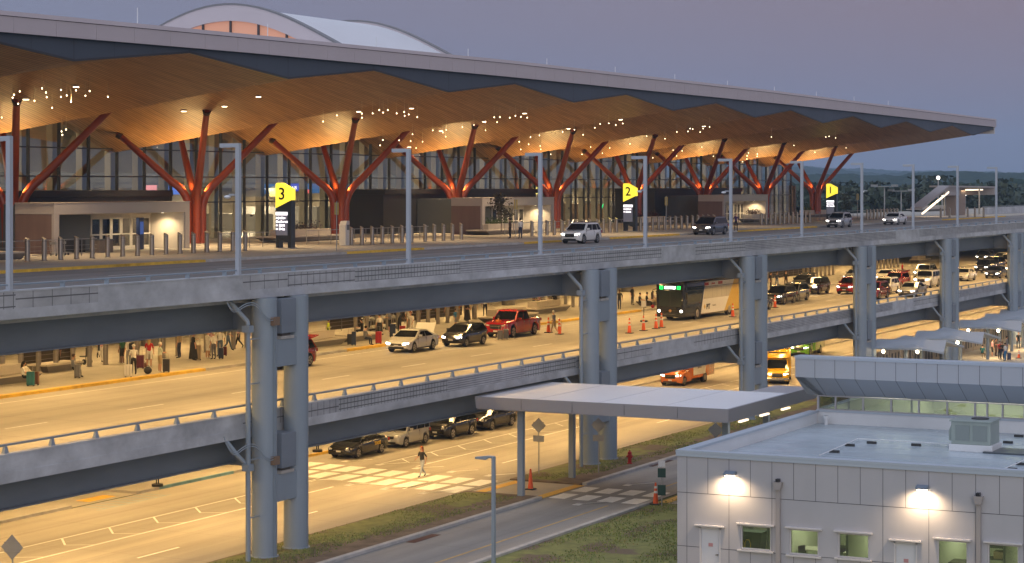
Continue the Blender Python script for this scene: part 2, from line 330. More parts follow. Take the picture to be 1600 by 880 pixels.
for nm, ar, nn, lb, ct in (('verge_grass', [(60, 102, 50.8, 54.3, -.5), (109, 145, 50.8, 54.3, -.1)], 110, '', ''), ('lawn_grass', [(62, 102, 34.8, 43.4, -.7), (88, 118, 34.8, 43.3, -.2)], 38, '', '')):
    o = tufts(nm, ar, nn, .075); o['label'] = {'verge_grass': 'patchy green grass growing on the dry soil verge', 'lawn_grass': 'short green and brown lawn grass beside the white office'}[nm]; o['category'] = 'grass'
# ------------------------------------------------------------------ viaduct decks
m_fas = mat('fascia_concrete', (.50, .52, .545), .8, var=.20, vs=.75, bump=.15, bs=14, dirt=.42, stretch=(1, 1, 1.4))
m_fblock = grooved('fascia_block', (.47, .48, .495), 1.15, .42, .02, .0)
m_fblock2 = grooved('fascia_small_block', (.45, .46, .48), .55, .44, .022, .0)
m_fgrid = grooved('fascia_grid', (.44, .455, .47), .33, .24, .022, .0)
m_flines = grooved('fascia_lines', (.44, .45, .47), 1.9, .12, .018, .0, depth=.45)
m_steel = mat('painted_girder_steel', (.20, .235, .28), .45, var=.10, vs=.7, spec=.4, stretch=(.4, 1, 1.5), dirt=.14)
m_col = mat('painted_column_steel', (.27, .325, .38), .48, var=.08, vs=1.1, spec=.4, stretch=(1.5, 1.5, .16), dirt=.22)
m_dark = mat('shadow_gap', (.02, .02, .022), .9)
FM = [m_fas, m_fblock, m_fblock2, m_fgrid, m_flines, m_walk]
def parapet(vf, zb, zt, segs, th=.34):
    mb = MB(); lo = zb + (zt - zb) * .36
    mb.box(U0, U1, vf, vf + 1.0, zb, lo, 0)                     # smooth edge beam
    for (a, b, k) in segs: mb.box(a, b, vf + .02, vf + th, lo, zt - .06, k)
    mb.box(U0, U1, vf, vf + th + .02, zt - .06, zt, 0); return mb
def segs_from(px, v):
    out = []; u = U0
    for x, k in px:
        n = Pv(x, v); out.append((u, n, k)); u = n
    out.append((u, U1, px[-1][1])); return out
SU = segs_from([(25, 2), (154, 1), (380, 0), (450, 1), (555, 2), (720, 3), (880, 4), (1034, 3), (1087, 0), (1165, 3), (1400, 4), (1437, 0), (1600, 4), (1700, 3)], 52.9)
SL = segs_from([(380, 0), (530, 2), (700, 3), (820, 4), (900, 3), (1020, 1), (1085, 0), (1200, 2), (1330, 4), (1395, 4), (1428, 0), (1500, 1), (1600, 4)], 53.7)
def rail(mb, v, z, u0, u1, r=.035): mb.tube([(u0, v, z), (u1, v, z)], r, 8)
# upper
up = thing('elevated_roadway', 'upper concrete and steel roadway deck in front of the terminal', 'elevated roadway', (0, 0, 0))
part('parapet', parapet(52.9, H - 5.11, H - 4.01, SU), FM, up)
d = MB(); d.box(U0, U1, 53.9, 105.0, ZU - .55, ZU - .02); part('deck', d, m_fas, up)
g = MB(); g.box(U0, U1, 55.2, 55.5, H - 6.63, ZU - .55); g.box(U0, U1, 55.0, 55.7, H - 6.69, H - 6.63); 
for v in (61, 67, 73, 80, 87): g.box(U0, U1, v, v + .3, H - 6.6, ZU - .55)
part('girder', g, m_steel, up)
g = MB(); rail(g, 53.1, H - 3.80, U0, U1)
u = 66.4
while u < U1: g.box(u - .03, u + .03, 53.0, 53.2, H - 4.02, H - 3.80); u += 2.8
part('handrail', g, m_col, up)
s_ = MB(); flat(s_, U0, U1, 53.24, 76.0, ZU); struct('upper_road', s_, m_uroad)
s_ = MB(); s_.box(U0, U1, 76.0, 105.0, ZU - .02, ZU + .15); struct('upper_pavement', s_, m_walk)
lo_ = thing('elevated_roadway', 'middle roadway deck full of arriving cars, under the upper roadway', 'elevated roadway', (0, 0, 0))
part('parapet', parapet(53.7, H - 11.47, H - 10.35, SL), FM, lo_)
d = MB(); d.box(U0, U1, 54.7, 98.0, ZL - .5, ZL - .02); part('deck', d, m_fas, lo_)
g = MB(); g.box(U0, U1, 55.2, 55.5, H - 12.75, ZL - .5); g.box(U0, U1, 55.0, 55.7, H - 12.81, H - 12.75)
for v in (61, 67, 73, 80): g.box(U0, U1, v, v + .3, H - 12.7, ZL - .5)
part('girder', g, m_steel, lo_)
g = MB(); rail(g, 53.95, H - 10.03, U0, U1, .05)
u = 64.0
while u < U1: g.add([(u - .14, 53.87, H - 10.36), (u + .14, 53.87, H - 10.36), (u + .14, 54.03, H - 10.36), (u - .14, 54.03, H - 10.36), (u - .04, 53.9, H - 10.04), (u + .04, 53.9, H - 10.04), (u + .04, 54.0, H - 10.04), (u - .04, 54.0, H - 10.04)], [(0, 1, 5, 4), (1, 2, 6, 5), (2, 3, 7, 6), (3, 0, 4, 7)]); u += 2.8
part('handrail', g, m_col, lo_)
s_ = MB(); flat(s_, U0, U1, 54.04, 73.0, ZL); struct('lower_road', s_, m_lroad)
s_ = MB(); s_.box(U0, U1, 73.0, 98.0, ZL - .02, ZL + .15); struct('lower_pavement', s_, m_walk)
# kerbs (yellow with grey dropped sections)
def kerb_run(name, v, z, segs):
    mb = MB()
    for a, b, k in segs: mb.box(a, b, v - .16, v + .02, z - .05, z + (.155 if k < 2 else .03), 0 if k != 1 else 1)
    struct(name, mb, [m_kerb, m_yel])
    t = MB()
    for a, b, k in segs:
        if k == 1: flat(t, a, b, v + .02, v + .32, z + .155)
    struct(name + '_top', t, m_yel)
def ksegs(px, v):
    out = []; u = U0
    for x, k in px: n = Pv(x, v); out.append((u, n, k)); u = n
    out.append((u, U1, 0)); return out
kerb_run('upper_kerb', 76.0, ZU, ksegs([(318, 1), (375, 0), (455, 0), (539, 0), (660, 1), (720, 0), (816, 0), (875, 1), (950, 0), (1060, 1), (1150, 0), (1190, 1), (1275, 1), (1360, 0), (1470, 0), (1570, 1)], 76))
kerb_run('lower_kerb', 73.0, ZL, ksegs([(318, 1), (400, 0), (539, 0), (700, 1), (760, 1), (900, 1), (1000, 1), (1060, 0), (1250, 1)], 73))
mk = MB()
for v in (56.1,): flat(mk, U0, U1, v, v + .12, ZL + .006)
for k in range(0, 40): flat(mk, 30 + k * 9.1, 33 + k * 9.1, 63.6, 63.72, ZL + .006)
flat(mk, U0, U1, 71.2, 71.28, ZL + .006)
for k in range(9): flat(mk, 118 + k * .9, 118.15 + k * .9, 71.3, 72.8, ZL + .006)
struct('lower_road_markings', mk, m_white)
mk = MB(); flat(mk, U0, U1, 60.1, 60.16, ZL + .004); flat(mk, U0, U1, 66.9, 66.94, ZL + .004)
for k in range(60): flat(mk, 30 + k * 6.2, 30.04 + k * 6.2, 54.1, 72.8, ZL + .004)
for k in range(60): flat(mk, 30 + k * 6.2, 30.04 + k * 6.2, 73.4, 98, ZL + .154)
for k in range(60): flat(mk, 30 + k * 6.2, 30.04 + k * 6.2, 53.3, 75.8, ZU + .004)
for k in range(60): flat(mk, 30 + k * 6.2, 30.04 + k * 6.2, 76.4, 105, ZU + .154)
struct('deck_slab_joints', mk, MATS['slab_joint_dark'])
mk = MB()
for k in range(30): flat(mk, 40 + k * 10, 43 + k * 10, 61.4, 61.52, ZU + .006); flat(mk, 40 + k * 10, 43 + k * 10, 68.9, 69.02, ZU + .006)
struct('upper_road_markings', mk, m_white)
# ------------------------------------------------------------------ piers
def pier(u0, label, detail, cap):
    p = thing('bridge_pier', label, 'bridge pier', (u0, 53.0, 0), group='twin column piers carrying the roadways')
    for s in (-1, 1):
        c = MB(); c.cyl(s * 1.33, 0, -.3, 11.83, .575, 32); c.tube([(s * 1.33, 0, .0), (s * 1.33, 0, .16)], [.70, .64], 28)
        for zj in (3.1, 6.2, 9.1): c.cyl(s * 1.33, 0, zj, zj + .02, .582, 32)
        part('column', c, m_col, p, smooth=True)
    for zt in (H - 7.05, H - 13.2):
        part('link_beam', MB().box(-.86, .86, -.34, .34, zt - 1.25, zt), m_col, p, bevel=.02)
        part('bearing', MB().box(-.55, .55, -.4, .4, zt + .002, zt + .14).box(-.35, .35, -.3, .3, zt + .14, zt + .26, 1), [m_kerb, m_joint], p)
        part('cap_beam', MB().box(-.60, .60, -.47, 30, zt + .27, zt + 1.85), m_steel, p, bevel=.02)
    # downpipe with collars and hangers
    d = MB(); x = -2.8; d.tube([(x, -.1, .0), (x, -.1, H - 6.35)], .115, 12)
    d.box(x - .2, x + .2, -.27, .1, H - 6.6, H - 6.3); d.box(x - .2, x + .2, -.27, .1, H - 12.8, H - 12.5)
    d.tube([(x, -.1, H - 6.3), (x, -.05, H - 6.1), (x - .2, .25, H - 5.7), (x - .42, .6, H - 5.2)], .105, 10)
    d.tube([(x, .0, H - 12.5), (x - .2, .35, H - 12.1), (x - .42, .75, H - 11.5)], .1, 10)
    for z in (2.0, 4.6, 8, 10): d.box(x, -1.9, -.13, -.07, z, z + .05)
    part('downpipe', d, m_col, p, smooth=True)
    if detail:
        e = MB()
        for k in (0, 1): e.tube([(-1.45 + k * .12, -.60, .02), (-1.45 + k * .12, -.60, H - 6.2)], .028, 6)
        for z in (H - 6.1, H - 12.4): e.box(-1.62, -1.18, -.74, -.52, z - .25, z + .13, 1)
        for z0 in (H - 6.0, H - 12.3):
            for k in (0, 1):
                P = [Vector(q) for q in ((-1.5, -.66, z0 - k * .1), (-2.3, -.7, z0 - k * .1), (-2.7, -.5, z0 + .75 - k * .1), (-3.4, -.35, z0 + .75 - k * .1), (-4.1, -.2, z0 + .35 - k * .1), (-4.4, 0, z0 + .9), (-4.4, .1, z0 + 1.2))]
                pts = [P[0]]
                for a_, b_, c_ in zip(P, P[1:], P[2:]): pts += [((a_ + b_) / 2 * (1 - t) + b_ * t) * (1 - t) + (b_ * (1 - t) + (b_ + c_) / 2 * t) * t for t in (0, .25, .5, .75)]
                e.tube(pts + [P[-1]], .022, 6)
        part('conduit', e, [m_col, mat('rust_box', (.22, .15, .10), .7)], p, smooth=True)
    return p
PU = [81.95, 117.5, 144.7, 171.7, 198.7, 225.6, 252.6, 279.6]
PLB = ['nearest grey twin column pier with electrical conduits, left of centre', 'grey twin column pier directly behind the flat white canopy', 'grey twin column pier just right of the white bus', 'grey twin column pier between the dark red car and red car', 'grey twin column pier by the wavy shelter roofs', 'grey twin column pier at the right edge of the view', 'grey twin column pier beyond the right edge, far along the roadway', 'last grey twin column pier, farthest along the roadway']
for u, lb in zip(PU, PLB): pier(u, lb, u < 100, True)
# ------------------------------------------------------------------ under-deck lamps
m_house = mat('lamp_housing', (.25, .26, .27), .5)
m_lens = emit('lamp_lens', (1, .75, .45), 12)
def deck_lamp(u, v, z, pw, lbl, grp):
    t = thing('ceiling_light', lbl, 'ceiling light', (u, v, z), group=grp)
    part('housing', MB().box(-4.5, 4.5, -.18, .18, 0, .16), m_house, t); part('lens', MB().box(-4.4, 4.4, -.12, .12, -.02, 0), m_lens, t)
    a = area((0, 0, -.06), 11.5, pw, WARM, sy=.3); a.parent = t
for k in range(20):
    u = 48 + 13.5 * k
    for v in (59.5, 70.5): deck_lamp(u, v, 11.35, 730, 'strip light under the upper deck above the middle roadway', 'strip lights under the upper deck')
    for v in (59.5, 69.0): deck_lamp(u, v, 5.05, 760, 'strip light under the middle deck above the ground level road', 'strip lights under the middle deck')
    if k < 18: deck_lamp(u, 83, 11.3, 720, 'strip light under the upper deck above the waiting area', 'strip lights over the lower pavement')
# ------------------------------------------------------------------ terminal
M_ = 22.06; VK = [138.7 + M_ * n for n in range(-4, 8)]
VF, VB = 74.7, 105.4
def interp(t, tab):
    if t <= tab[0][0]: return tab[0][1]
    for (a, x), (b, y) in zip(tab, tab[1:]):
        if t <= b: return x + (y - x) * (t - a) / (b - a)
    return tab[-1][1]
def soff(u, v):
    t = ((u - VK[0]) / M_) % 1.0; q = 1 - abs(2 * t - 1)     # 0 valley, 1 peak
    s = (v - VF) / (VB - VF); lo = 6.97 + (2.65 - 6.97) * s; hi = 8.05 + (6.65 - 8.05) * s
    return H + lo + (hi - lo) * q
def wood_mat():
    m, n, l, b = base_mat('timber_soffit'); b.inputs['Roughness'].default_value = .5; b.inputs['Specular IOR Level'].default_value = .35
    t = n.new('ShaderNodeTexCoord'); mp = n.new('ShaderNodeMapping'); mp.inputs['Scale'].default_value = (.22, 5, 1); l.new(t.outputs['Object'], mp.inputs[0])
    nz = n.new('ShaderNodeTexNoise'); nz.inputs['Scale'].default_value = 1.0; nz.inputs['Detail'].default_value = 4; l.new(mp.outputs[0], nz.inputs[0])
    r = ramp(n, [(.3, (.30, .145, .058)), (.5, (.42, .21, .082)), (.72, (.54, .285, .115))], 'LINEAR'); l.new(nz.outputs[0], r.inputs[0])
    s = n.new('ShaderNodeSeparateXYZ'); l.new(t.outputs['Object'], s.inputs[0])
    pp = n.new('ShaderNodeMath'); pp.operation = 'PINGPONG'; pp.inputs[1].default_value = .14; l.new(s.outputs[1], pp.inputs[0])
    lt = n.new('ShaderNodeMapRange'); lt.inputs[1].default_value = .015; lt.inputs[2].default_value = .06; lt.inputs[3].default_value = .45; l.new(pp.outputs[0], lt.inputs[0])
    mx = n.new('ShaderNodeMixRGB'); mx.blend_type = 'MULTIPLY'; mx.inputs[0].default_value = 1; l.new(r.outputs[0], mx.inputs[1]); l.new(lt.outputs[0], mx.inputs[2]); l.new(mx.outputs[0], b.inputs['Base Color'])
    bp = n.new('ShaderNodeBump'); bp.inputs['Distance'].default_value = .03; bp.inputs['Strength'].default_value = .5; l.new(lt.outputs[0], bp.inputs['Height']); l.new(bp.outputs[0], b.inputs['Normal']); return m
m_wood = wood_mat()
m_pale = mat('pale_metal_panel', (.56, .505, .53), .45, var=.03, vs=.3, spec=.4)
m_band = mat('dark_metal_panel', (.068, .088, .115), .4, var=.06, vs=.25)
m_roofw = mat('white_membrane', (.72, .73, .76), .5, var=.03, vs=.2)
m_mull = mat('dark_mullion', (.045, .045, .05), .4)
m_beige = mat('interior_column', (.42, .38, .30), .6)
m_glass = glass('curtain_glass', (.60, .62, .56), .10)
T = thing('terminal_building', 'airport terminal with folded timber canopy roof and tall glass front', 'terminal')
UA, UE = VK[0] - 11, 305.0
TOP = [(50, 8.9), (88, 9.26), (112, 9.5), (148, 9.78), (208, 9.86), (305, 9.53)]; BOT = [(50, 7.8), (88, 8.12), (112, 8.33), (148, 8.48), (208, 8.55), (305, 8.36)]
mb = MB(); u = UA; n_ = 0
while u < UE:
    u2 = min(u + 3.54, UE); a, b = u + .012, u2 - .012
    zb0, zb1, zt0, zt1 = H + interp(a, BOT), H + interp(b, BOT), H + interp(a, TOP), H + interp(b, TOP)
    mb.add([(a, 74.45, zb0), (b, 74.45, zb1), (b, 74.45, zt1 - .28), (a, 74.45, zt0 - .28), (a, 74.65, zb0), (b, 74.65, zb1), (b, 74.65, zt1 - .28), (a, 74.65, zt0 - .28)], [(0, 1, 2, 3), (1, 5, 6, 2), (4, 0, 3, 7), (0, 4, 5, 1), (3, 2, 6, 7)])
    mb.add([(a - .012, 74.40, zt0 - .25), (b + .012, 74.40, zt1 - .25), (b + .012, 74.46, zt1), (a - .012, 74.46, zt0), (a - .012, 75.2, zt0 + .02), (b + .012, 75.2, zt1 + .02)], [(0, 1, 2, 3), (3, 2, 5, 4)], 0)
    u = u2
part('fascia', mb, m_pale, T)
mb = MB(); uu = UA
while uu < UE - .01:
    u2 = min(uu + 3.54, UE); mb.quad((uu, 74.66, H + interp(uu, BOT)), (u2, 74.66, H + interp(u2, BOT)), (u2, 74.66, H + interp(u2, TOP) - .2), (uu, 74.66, H + interp(uu, TOP) - .2)); uu = u2
part('fascia_backing', mb, m_mull, T)
# dark recessed band between fascia and folded soffit
mb = MB(); cuts = sorted(set([UA + i * 3.6767 for i in range(200) if UA + i * 3.6767 < UE] + [v for v in VK] + [v + M_ / 2 for v in VK if v + M_ / 2 < UE] + [UE]))
for a, b in zip(cuts, cuts[1:]):
    if b - a < .05: continue
    g = .012; mb.quad((a + g, 74.85, soff(a, VF) - .0), (b - g, 74.85, soff(b - 1e-6, VF)), (b - g, 74.85, H + interp(b, BOT) + .2), (a + g, 74.85, H + interp(a, BOT) + .2))
part('dark_band', mb, m_band, T)
mb = MB()
for a, b in zip(cuts, cuts[1:]):
    mb.quad((a, 74.87, soff(a, VF)), (b, 74.87, soff(b - 1e-6, VF)), (b, 74.87, H + 8.9), (a, 74.87, H + 8.9)); mb.quad((a, 74.62, H + interp(a, BOT)), (b, 74.62, H + interp(b, BOT)), (b, 74.86, H + interp(b, BOT) + .01), (a, 74.86, H + interp(a, BOT) + .01))
    mb.add([(a, 74.80, soff(a, VF) - .07), (b, 74.80, soff(b - 1e-6, VF) - .07), (b, 74.80, soff(b - 1e-6, VF) + .05), (a, 74.80, soff(a, VF) + .05), (a, 74.9, soff(a, VF) - .07), (b, 74.9, soff(b - 1e-6, VF) - .07)], [(0, 1, 2, 3), (4, 5, 1, 0)])
part('band_backing', mb, m_mull, T)
for k in range(len(VK) * 2):
    a = VK[0] - M_ / 2 + k * M_ / 2; b = a + M_ / 2
    if b > UE + .2: break
    mb = MB(); n = 10; vs = [(a + (b - a) * i / n, VF + .1 + (VB + .6 - VF) * j / n) for j in range(n + 1) for i in range(n + 1)]
    e = 1e-5; vs = [(u, v, soff(min(max(u, a + e), b - e), v)) for u, v in vs]
    mb.add(vs, [(j * 11 + i, (j + 1) * 11 + i, (j + 1) * 11 + i + 1, j * 11 + i + 1) for j in range(n) for i in range(n)]); part('soffit_facet', mb, m_wood, T)
rf = MB(); rf.box(UA, UE, 75.2, 150, H + 8.75, H + 9.2); rf.box(UA, UE, 105.9, 150, H + 8.5, H + 8.74)
rf.box(UE - .2, UE, 74.66, 150, H + 7.4, H + 9.4); R_ = part('roof', rf, m_roofw, T)
for k in range(14): u = 74 + 14 * k; part('lightning_rod', MB().cyl(u, 76, H + 9.2, H + 10.5 + (0 if k > 1 else .1), .03, 6), m_roofw, R_)
# vault skylight
def vz(v): d = min(1, abs(v - 130.5) / 26); return H + 11 + 8.3 * cos(pi * d / 2) ** 2
vv = [104.5 + 52 * i / 40 for i in range(41)]
mb = MB(); 
mb.add([(191.6, v, vz(v)) for v in vv] + [(217, v, vz(v) + .0) for v in vv], [(i, i + 1, i + 42, i + 41) for i in range(40)]); vt = part('vault_roof', mb, m_roofw, T, smooth=True)
for name, u0, u1 in (('vault_rim', 190.9, 191.8), ('vault_rim', 216.9, 217.6)):
    mb = MB(); mb.add([(uu, v, vz(v) + dz) for uu in (u0, u1) for dz in (-1.5, .22) for v in vv], [f for i in range(40) for f in ((i, i + 1, i + 42, i + 41), (i + 41, i + 42, i + 124, i + 123), (i + 82, i + 123, i + 124, i + 83), (i, i + 82, i + 83, i + 1))]); part(name, mb, m_pale, T)
    mb = MB(); mb.add([(uu, v, vz(v) + dz) for uu in (u0 - .08, u1) for dz in (.22, .42) for v in vv], [f for i in range(40) for f in ((i, i + 1, i + 42, i + 41), (i + 41, i + 42, i + 124, i + 123), (i, i + 82, i + 83, i + 1))]); part(name, mb, mat('grey_trim', (.2, .2, .21), .5), T)
mb = MB(); mb.add([(191.3, v, H + 8.6) for v in vv] + [(191.3, v, vz(v) - 1.4) for v in vv], [(i, i + 1, i + 42, i + 41) for i in range(40)])
part('vault_window', mb, emit('vault_glow', (.62, .30, .19), .35), T)
mb = MB()
for k in range(11): v = 112 + 3.6 * k; mb.box(191.0, 191.25, v - .09, v + .09, H + 8.6, vz(v) - 1.45)
part('vault_mullion', mb, m_mull, T)
# glass front
mb = MB(); ug = [VK[0] + 3.6767 * i for i in range(-3, 70) if VK[0] + 3.6767 * i < UE + .3]
for a, b in zip(ug, ug[1:]): mb.quad((a, VB, ZU + .15), (b, VB, ZU + .15), (b, VB, soff(b, VB)), (a, VB, soff(a, VB)))
part('glass_wall', mb, m_glass, T)
mb = MB()
for a in ug: mb.box(a - .05, a + .05, VB - .14, VB + .12, ZU + .15, soff(a, VB))
for z in (H + 2.9, H + .67, H - 1.5): mb.box(ug[0], ug[-1], VB - .10, VB - .02, z - .05, z + .05)
part('mullion', mb, m_mull, T)
mb = MB()
for a in ug:
    if a > 60: mb.box(a + .35, a + .95, VB + .9, VB + 1.5, ZU + .15, H + 8.5)
part('interior_column', mb, m_beige, T)
# end wall return and interior
ib = MB(); ib.box(50, UE, 127, 127.3, ZU + .15, H + 8.5); part('interior_wall', ib, mat('interior_wall_beige', (.46, .42, .34), .7, var=.15, vs=.25), T)
ib = MB(); ib.box(50, UE, 105.0, 127, ZU, ZU + .16); part('interior_floor', ib, mat('terrazzo', (.38, .36, .33), .25, var=.08, vs=2), T)
ib = MB(); ib.box(UE - .3, UE, 105.5, 127, ZU + .15, H - .6); ib.box(UE - .4, UE + .1, 104.9, 109, ZU + .15, H - .1, 1); part('end_wall', ib, [m_glass, mat('brown_cladding', (.16, .11, .085), .6, var=.1, vs=1)], T)
rnd = random.Random(3)
ib = MB()
for k in range(46):
    u = 70 + k * 5.1 + rnd.uniform(-1, 1); ib.box(u, u + rnd.uniform(1, 3.4), 116 + rnd.uniform(-3, 6), 124, ZU + .16, ZU + rnd.uniform(1.1, 2.6), rnd.choice((0, 1, 2)))
part('check_in_counter', ib, [mat('counter_dark', (.06, .055, .05), .5), mat('counter_wood', (.22, .14, .08), .5), mat('counter_grey', (.3, .3, .3), .5)], T)
# interior mezzanine
ib = MB(); ib.box(50, UE, 119, 127, H - .3, H + .2); ib.box(50, UE, 118.9, 119, H + .2, H + 1.1); part('mezzanine', ib, mat('mezzanine_front', (.16, .17, .18), .5, var=.2, vs=.3), T)
for k in range(18):
    a = area((66 + 13.5 * k, 112, H + 5.5), 3, 1100, (1, .78, .52)); a.parent = T
    a = area((72 + 13.5 * k, 121, H - .5), 3, 2000, (1, .75, .48), sy=1); a.parent = T
def panel(x0, x1, y0, y1, v, name, lbl, colr, st, txt=None, tcol=None):
    u0, u1 = Pv(x0, v), Pv(x1, v); xm = (x0 + x1) / 2; z1, z0 = Zv(xm, y0, v), Zv(xm, y1, v)
    t = thing(name, lbl, 'screen', ((u0 + u1) / 2, v, (z0 + z1) / 2)); wd, hh = (u1 - u0) / 2, (z1 - z0) / 2
    part('screen_face', MB().box(-wd, wd, -.08, 0, -hh, hh), emit(name + lbl[:6], colr, st), t); part('bracket', MB().box(-.05, .05, 0, .3, -.1, .1), m_mull, t)
    if txt: text(txt, hh * 1.25, emit('screen_text', (1, 1, 1), 1.8), (0, -.09, -.05), (R(90), 0, 0), t, sx=wd / hh * .42)
    return t
panel(403, 430, 287.5, 303, 117, 'airline_screen', 'blue airline screen reading Breeze behind the glass near sign three', (.03, .12, .38), .8, 'Breeze')
panel(447, 470, 287, 299, 117, 'airline_screen', 'small royal blue airline screen reading AIR right of sign three', (.03, .06, .6), 1.0, 'AIR')
panel(471, 498, 287, 302, 117, 'airline_screen', 'blue and red airline screen behind the glass left of tree column', (.05, .05, .55), .9)
o = panel(472, 483, 296.5, 302, 116.7, 'advert_screen', 'pale red strip screen under the blue airline screen', (.9, .18, .2), .9)
panel(227, 244, 289.5, 300, 117, 'advert_screen', 'small white and red striped screen above the nearest entrance roof', (.75, .3, .4), .9)
panel(252, 288, 290.5, 304, 117, 'advert_screen', 'wide blue screen with red edge above the nearest entrance roof', (.07, .18, .8), 1.0)
panel(569, 588, 322, 327, 117, 'display_screen', 'thin violet display strip low behind the terminal glass', (.2, .18, .8), 1.0)
panel(430, 441, 322.5, 328, 117, 'display_screen', 'pale teal check-in monitor behind the glass left of sign three', (.35, .7, .75), .8)
for x, y, lb in ((938, 325, 'green zigzag neon line glowing inside the terminal near sign two'),):
    u = Pv(x, 112); t = MB(); t.tube([(u, 112, Zv(x, 332, 112)), (u + .6, 112, Zv(x, 324, 112)), (u + 1.0, 112, Zv(x, 319, 112)), (u + 2.0, 112, Zv(x, 318, 112))], .09, 6); tag(part('neon_line', t, emit('neon_green', (.02, .9, .3), 2)), lb, 'neon light')
# entrance pavilions
m_frame = mat('portal_metal', (.40, .37, .36), .45, var=.04, vs=.5)
m_mauve = mat('mauve_cladding', (.17, .115, .105), .6, var=.1, vs=.8, stretch=(4, 4, .3))
m_doorm = mat('door_frame_steel', (.62, .58, .50), .4)
m_dglass = glass('door_glass', (.42, .44, .42), .12)
m_inner = mat('portal_inner_panel', (.62, .56, .47), .5, var=.05, vs=.6)
m_greyp = mat('portal_grey_panel', (.10, .115, .125), .5)
for i, (RR, nm) in enumerate(((127.9, 'nearest glazed entrance pavilion, left of sign three, with sliding doors'), (190.0, 'middle entrance pavilion with bright side wall, behind the small potted tree'), (252.7, 'farthest entrance pavilion, small and warmly lit, between signs two and one'))):
    z0, z1 = ZU + .15, H - 1.25; L0 = -15.5; hh = z1 - z0
    p = thing('entrance_pavilion', nm, 'entrance', (RR, 90.6, z0))
    part('canopy_roof', MB().box(L0, 0, 0, 3.3, hh - .72, hh).box(L0 - .05, .05, -.04, 3.3, hh, hh + .05), m_frame, p)
    part('post', MB().box(-.55, 0, 0, 3.3, 0, hh - .72), m_frame, p); part('post', MB().box(L0, L0 + .55, 0, .2, 0, hh - .72), m_frame, p)
    part('side_wall', MB().box(L0 + .01, L0 + .4, .2, 3.3, 0, hh - .73), m_mauve, p); part('inner_wall', MB().box(-.62, -.55, .1, 3.2, 0, hh - .72), m_inner, p)
    part('grey_wall', MB().box(L0 + .4, -7.8, 3.0, 3.1, 0, hh - .72), m_greyp, p)
    part('ceiling_panel', MB().box(L0 + .55, -.6, .1, 3.2, hh - .76, hh - .721), m_inner, p)
    for k in range(6):
        a = -7.7 + k * 1.17; d = MB()
        for x0, x1, za, zb in ((a, a + .14, 0, 2.45), (a + 1.0, a + 1.14, 0, 2.45), (a + .14, a + 1.0, 2.2, 2.45), (a + .14, a + 1.0, 0, .25), (a + .14, a + 1.0, 1.05, 1.15)): d.box(x0, x1, 3.0, 3.08, za, zb)
        dd = part('door', d, m_doorm, p); part('pane', MB().box(a + .14, a + 1.0, 3.03, 3.05, .25, 2.2), m_dglass, dd)
    part('transom_panel', MB().box(-7.75, -.62, 3.0, 3.1, 2.45, hh - .72), m_inner, p)
    part('downlight', MB().cyl(-1.5, 1.4, hh - .79, hh - .76, .13, 12), emit('downlight_face', (1, .85, .6), 25), p)
    s = spot((-1.5, 1.5, hh - .8), 480, (1, .74, .42), (0, 0, -1), 150, .7, .1); s.parent = p; s = spot((-4.8, 1.8, hh - .8), 160, (1, .74, .42), (0, .1, -1), 150, .7, .1); s.parent = p
    part('link_passage', MB().box(L0 + 4, -.7, 3.3, 9.2, 0, hh - .1), m_greyp, p)
    s = area((-5, 5.5, hh - .9), 3, 0.01, (1, .78, .5)); s.parent = p
# dark vestibule volumes
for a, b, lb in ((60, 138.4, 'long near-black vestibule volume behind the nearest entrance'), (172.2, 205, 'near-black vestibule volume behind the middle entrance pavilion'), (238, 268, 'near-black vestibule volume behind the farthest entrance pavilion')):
    tag(part('vestibule', MB().box(a, b, 99.9, 105.2, ZU + .151, H - .9).box(a - .1, b + .1, 99.7, 105.2, H - .9, H - .42), mat('vestibule_dark', (.03, .03, .035), .5), bevel=.02), lb, 'vestibule')
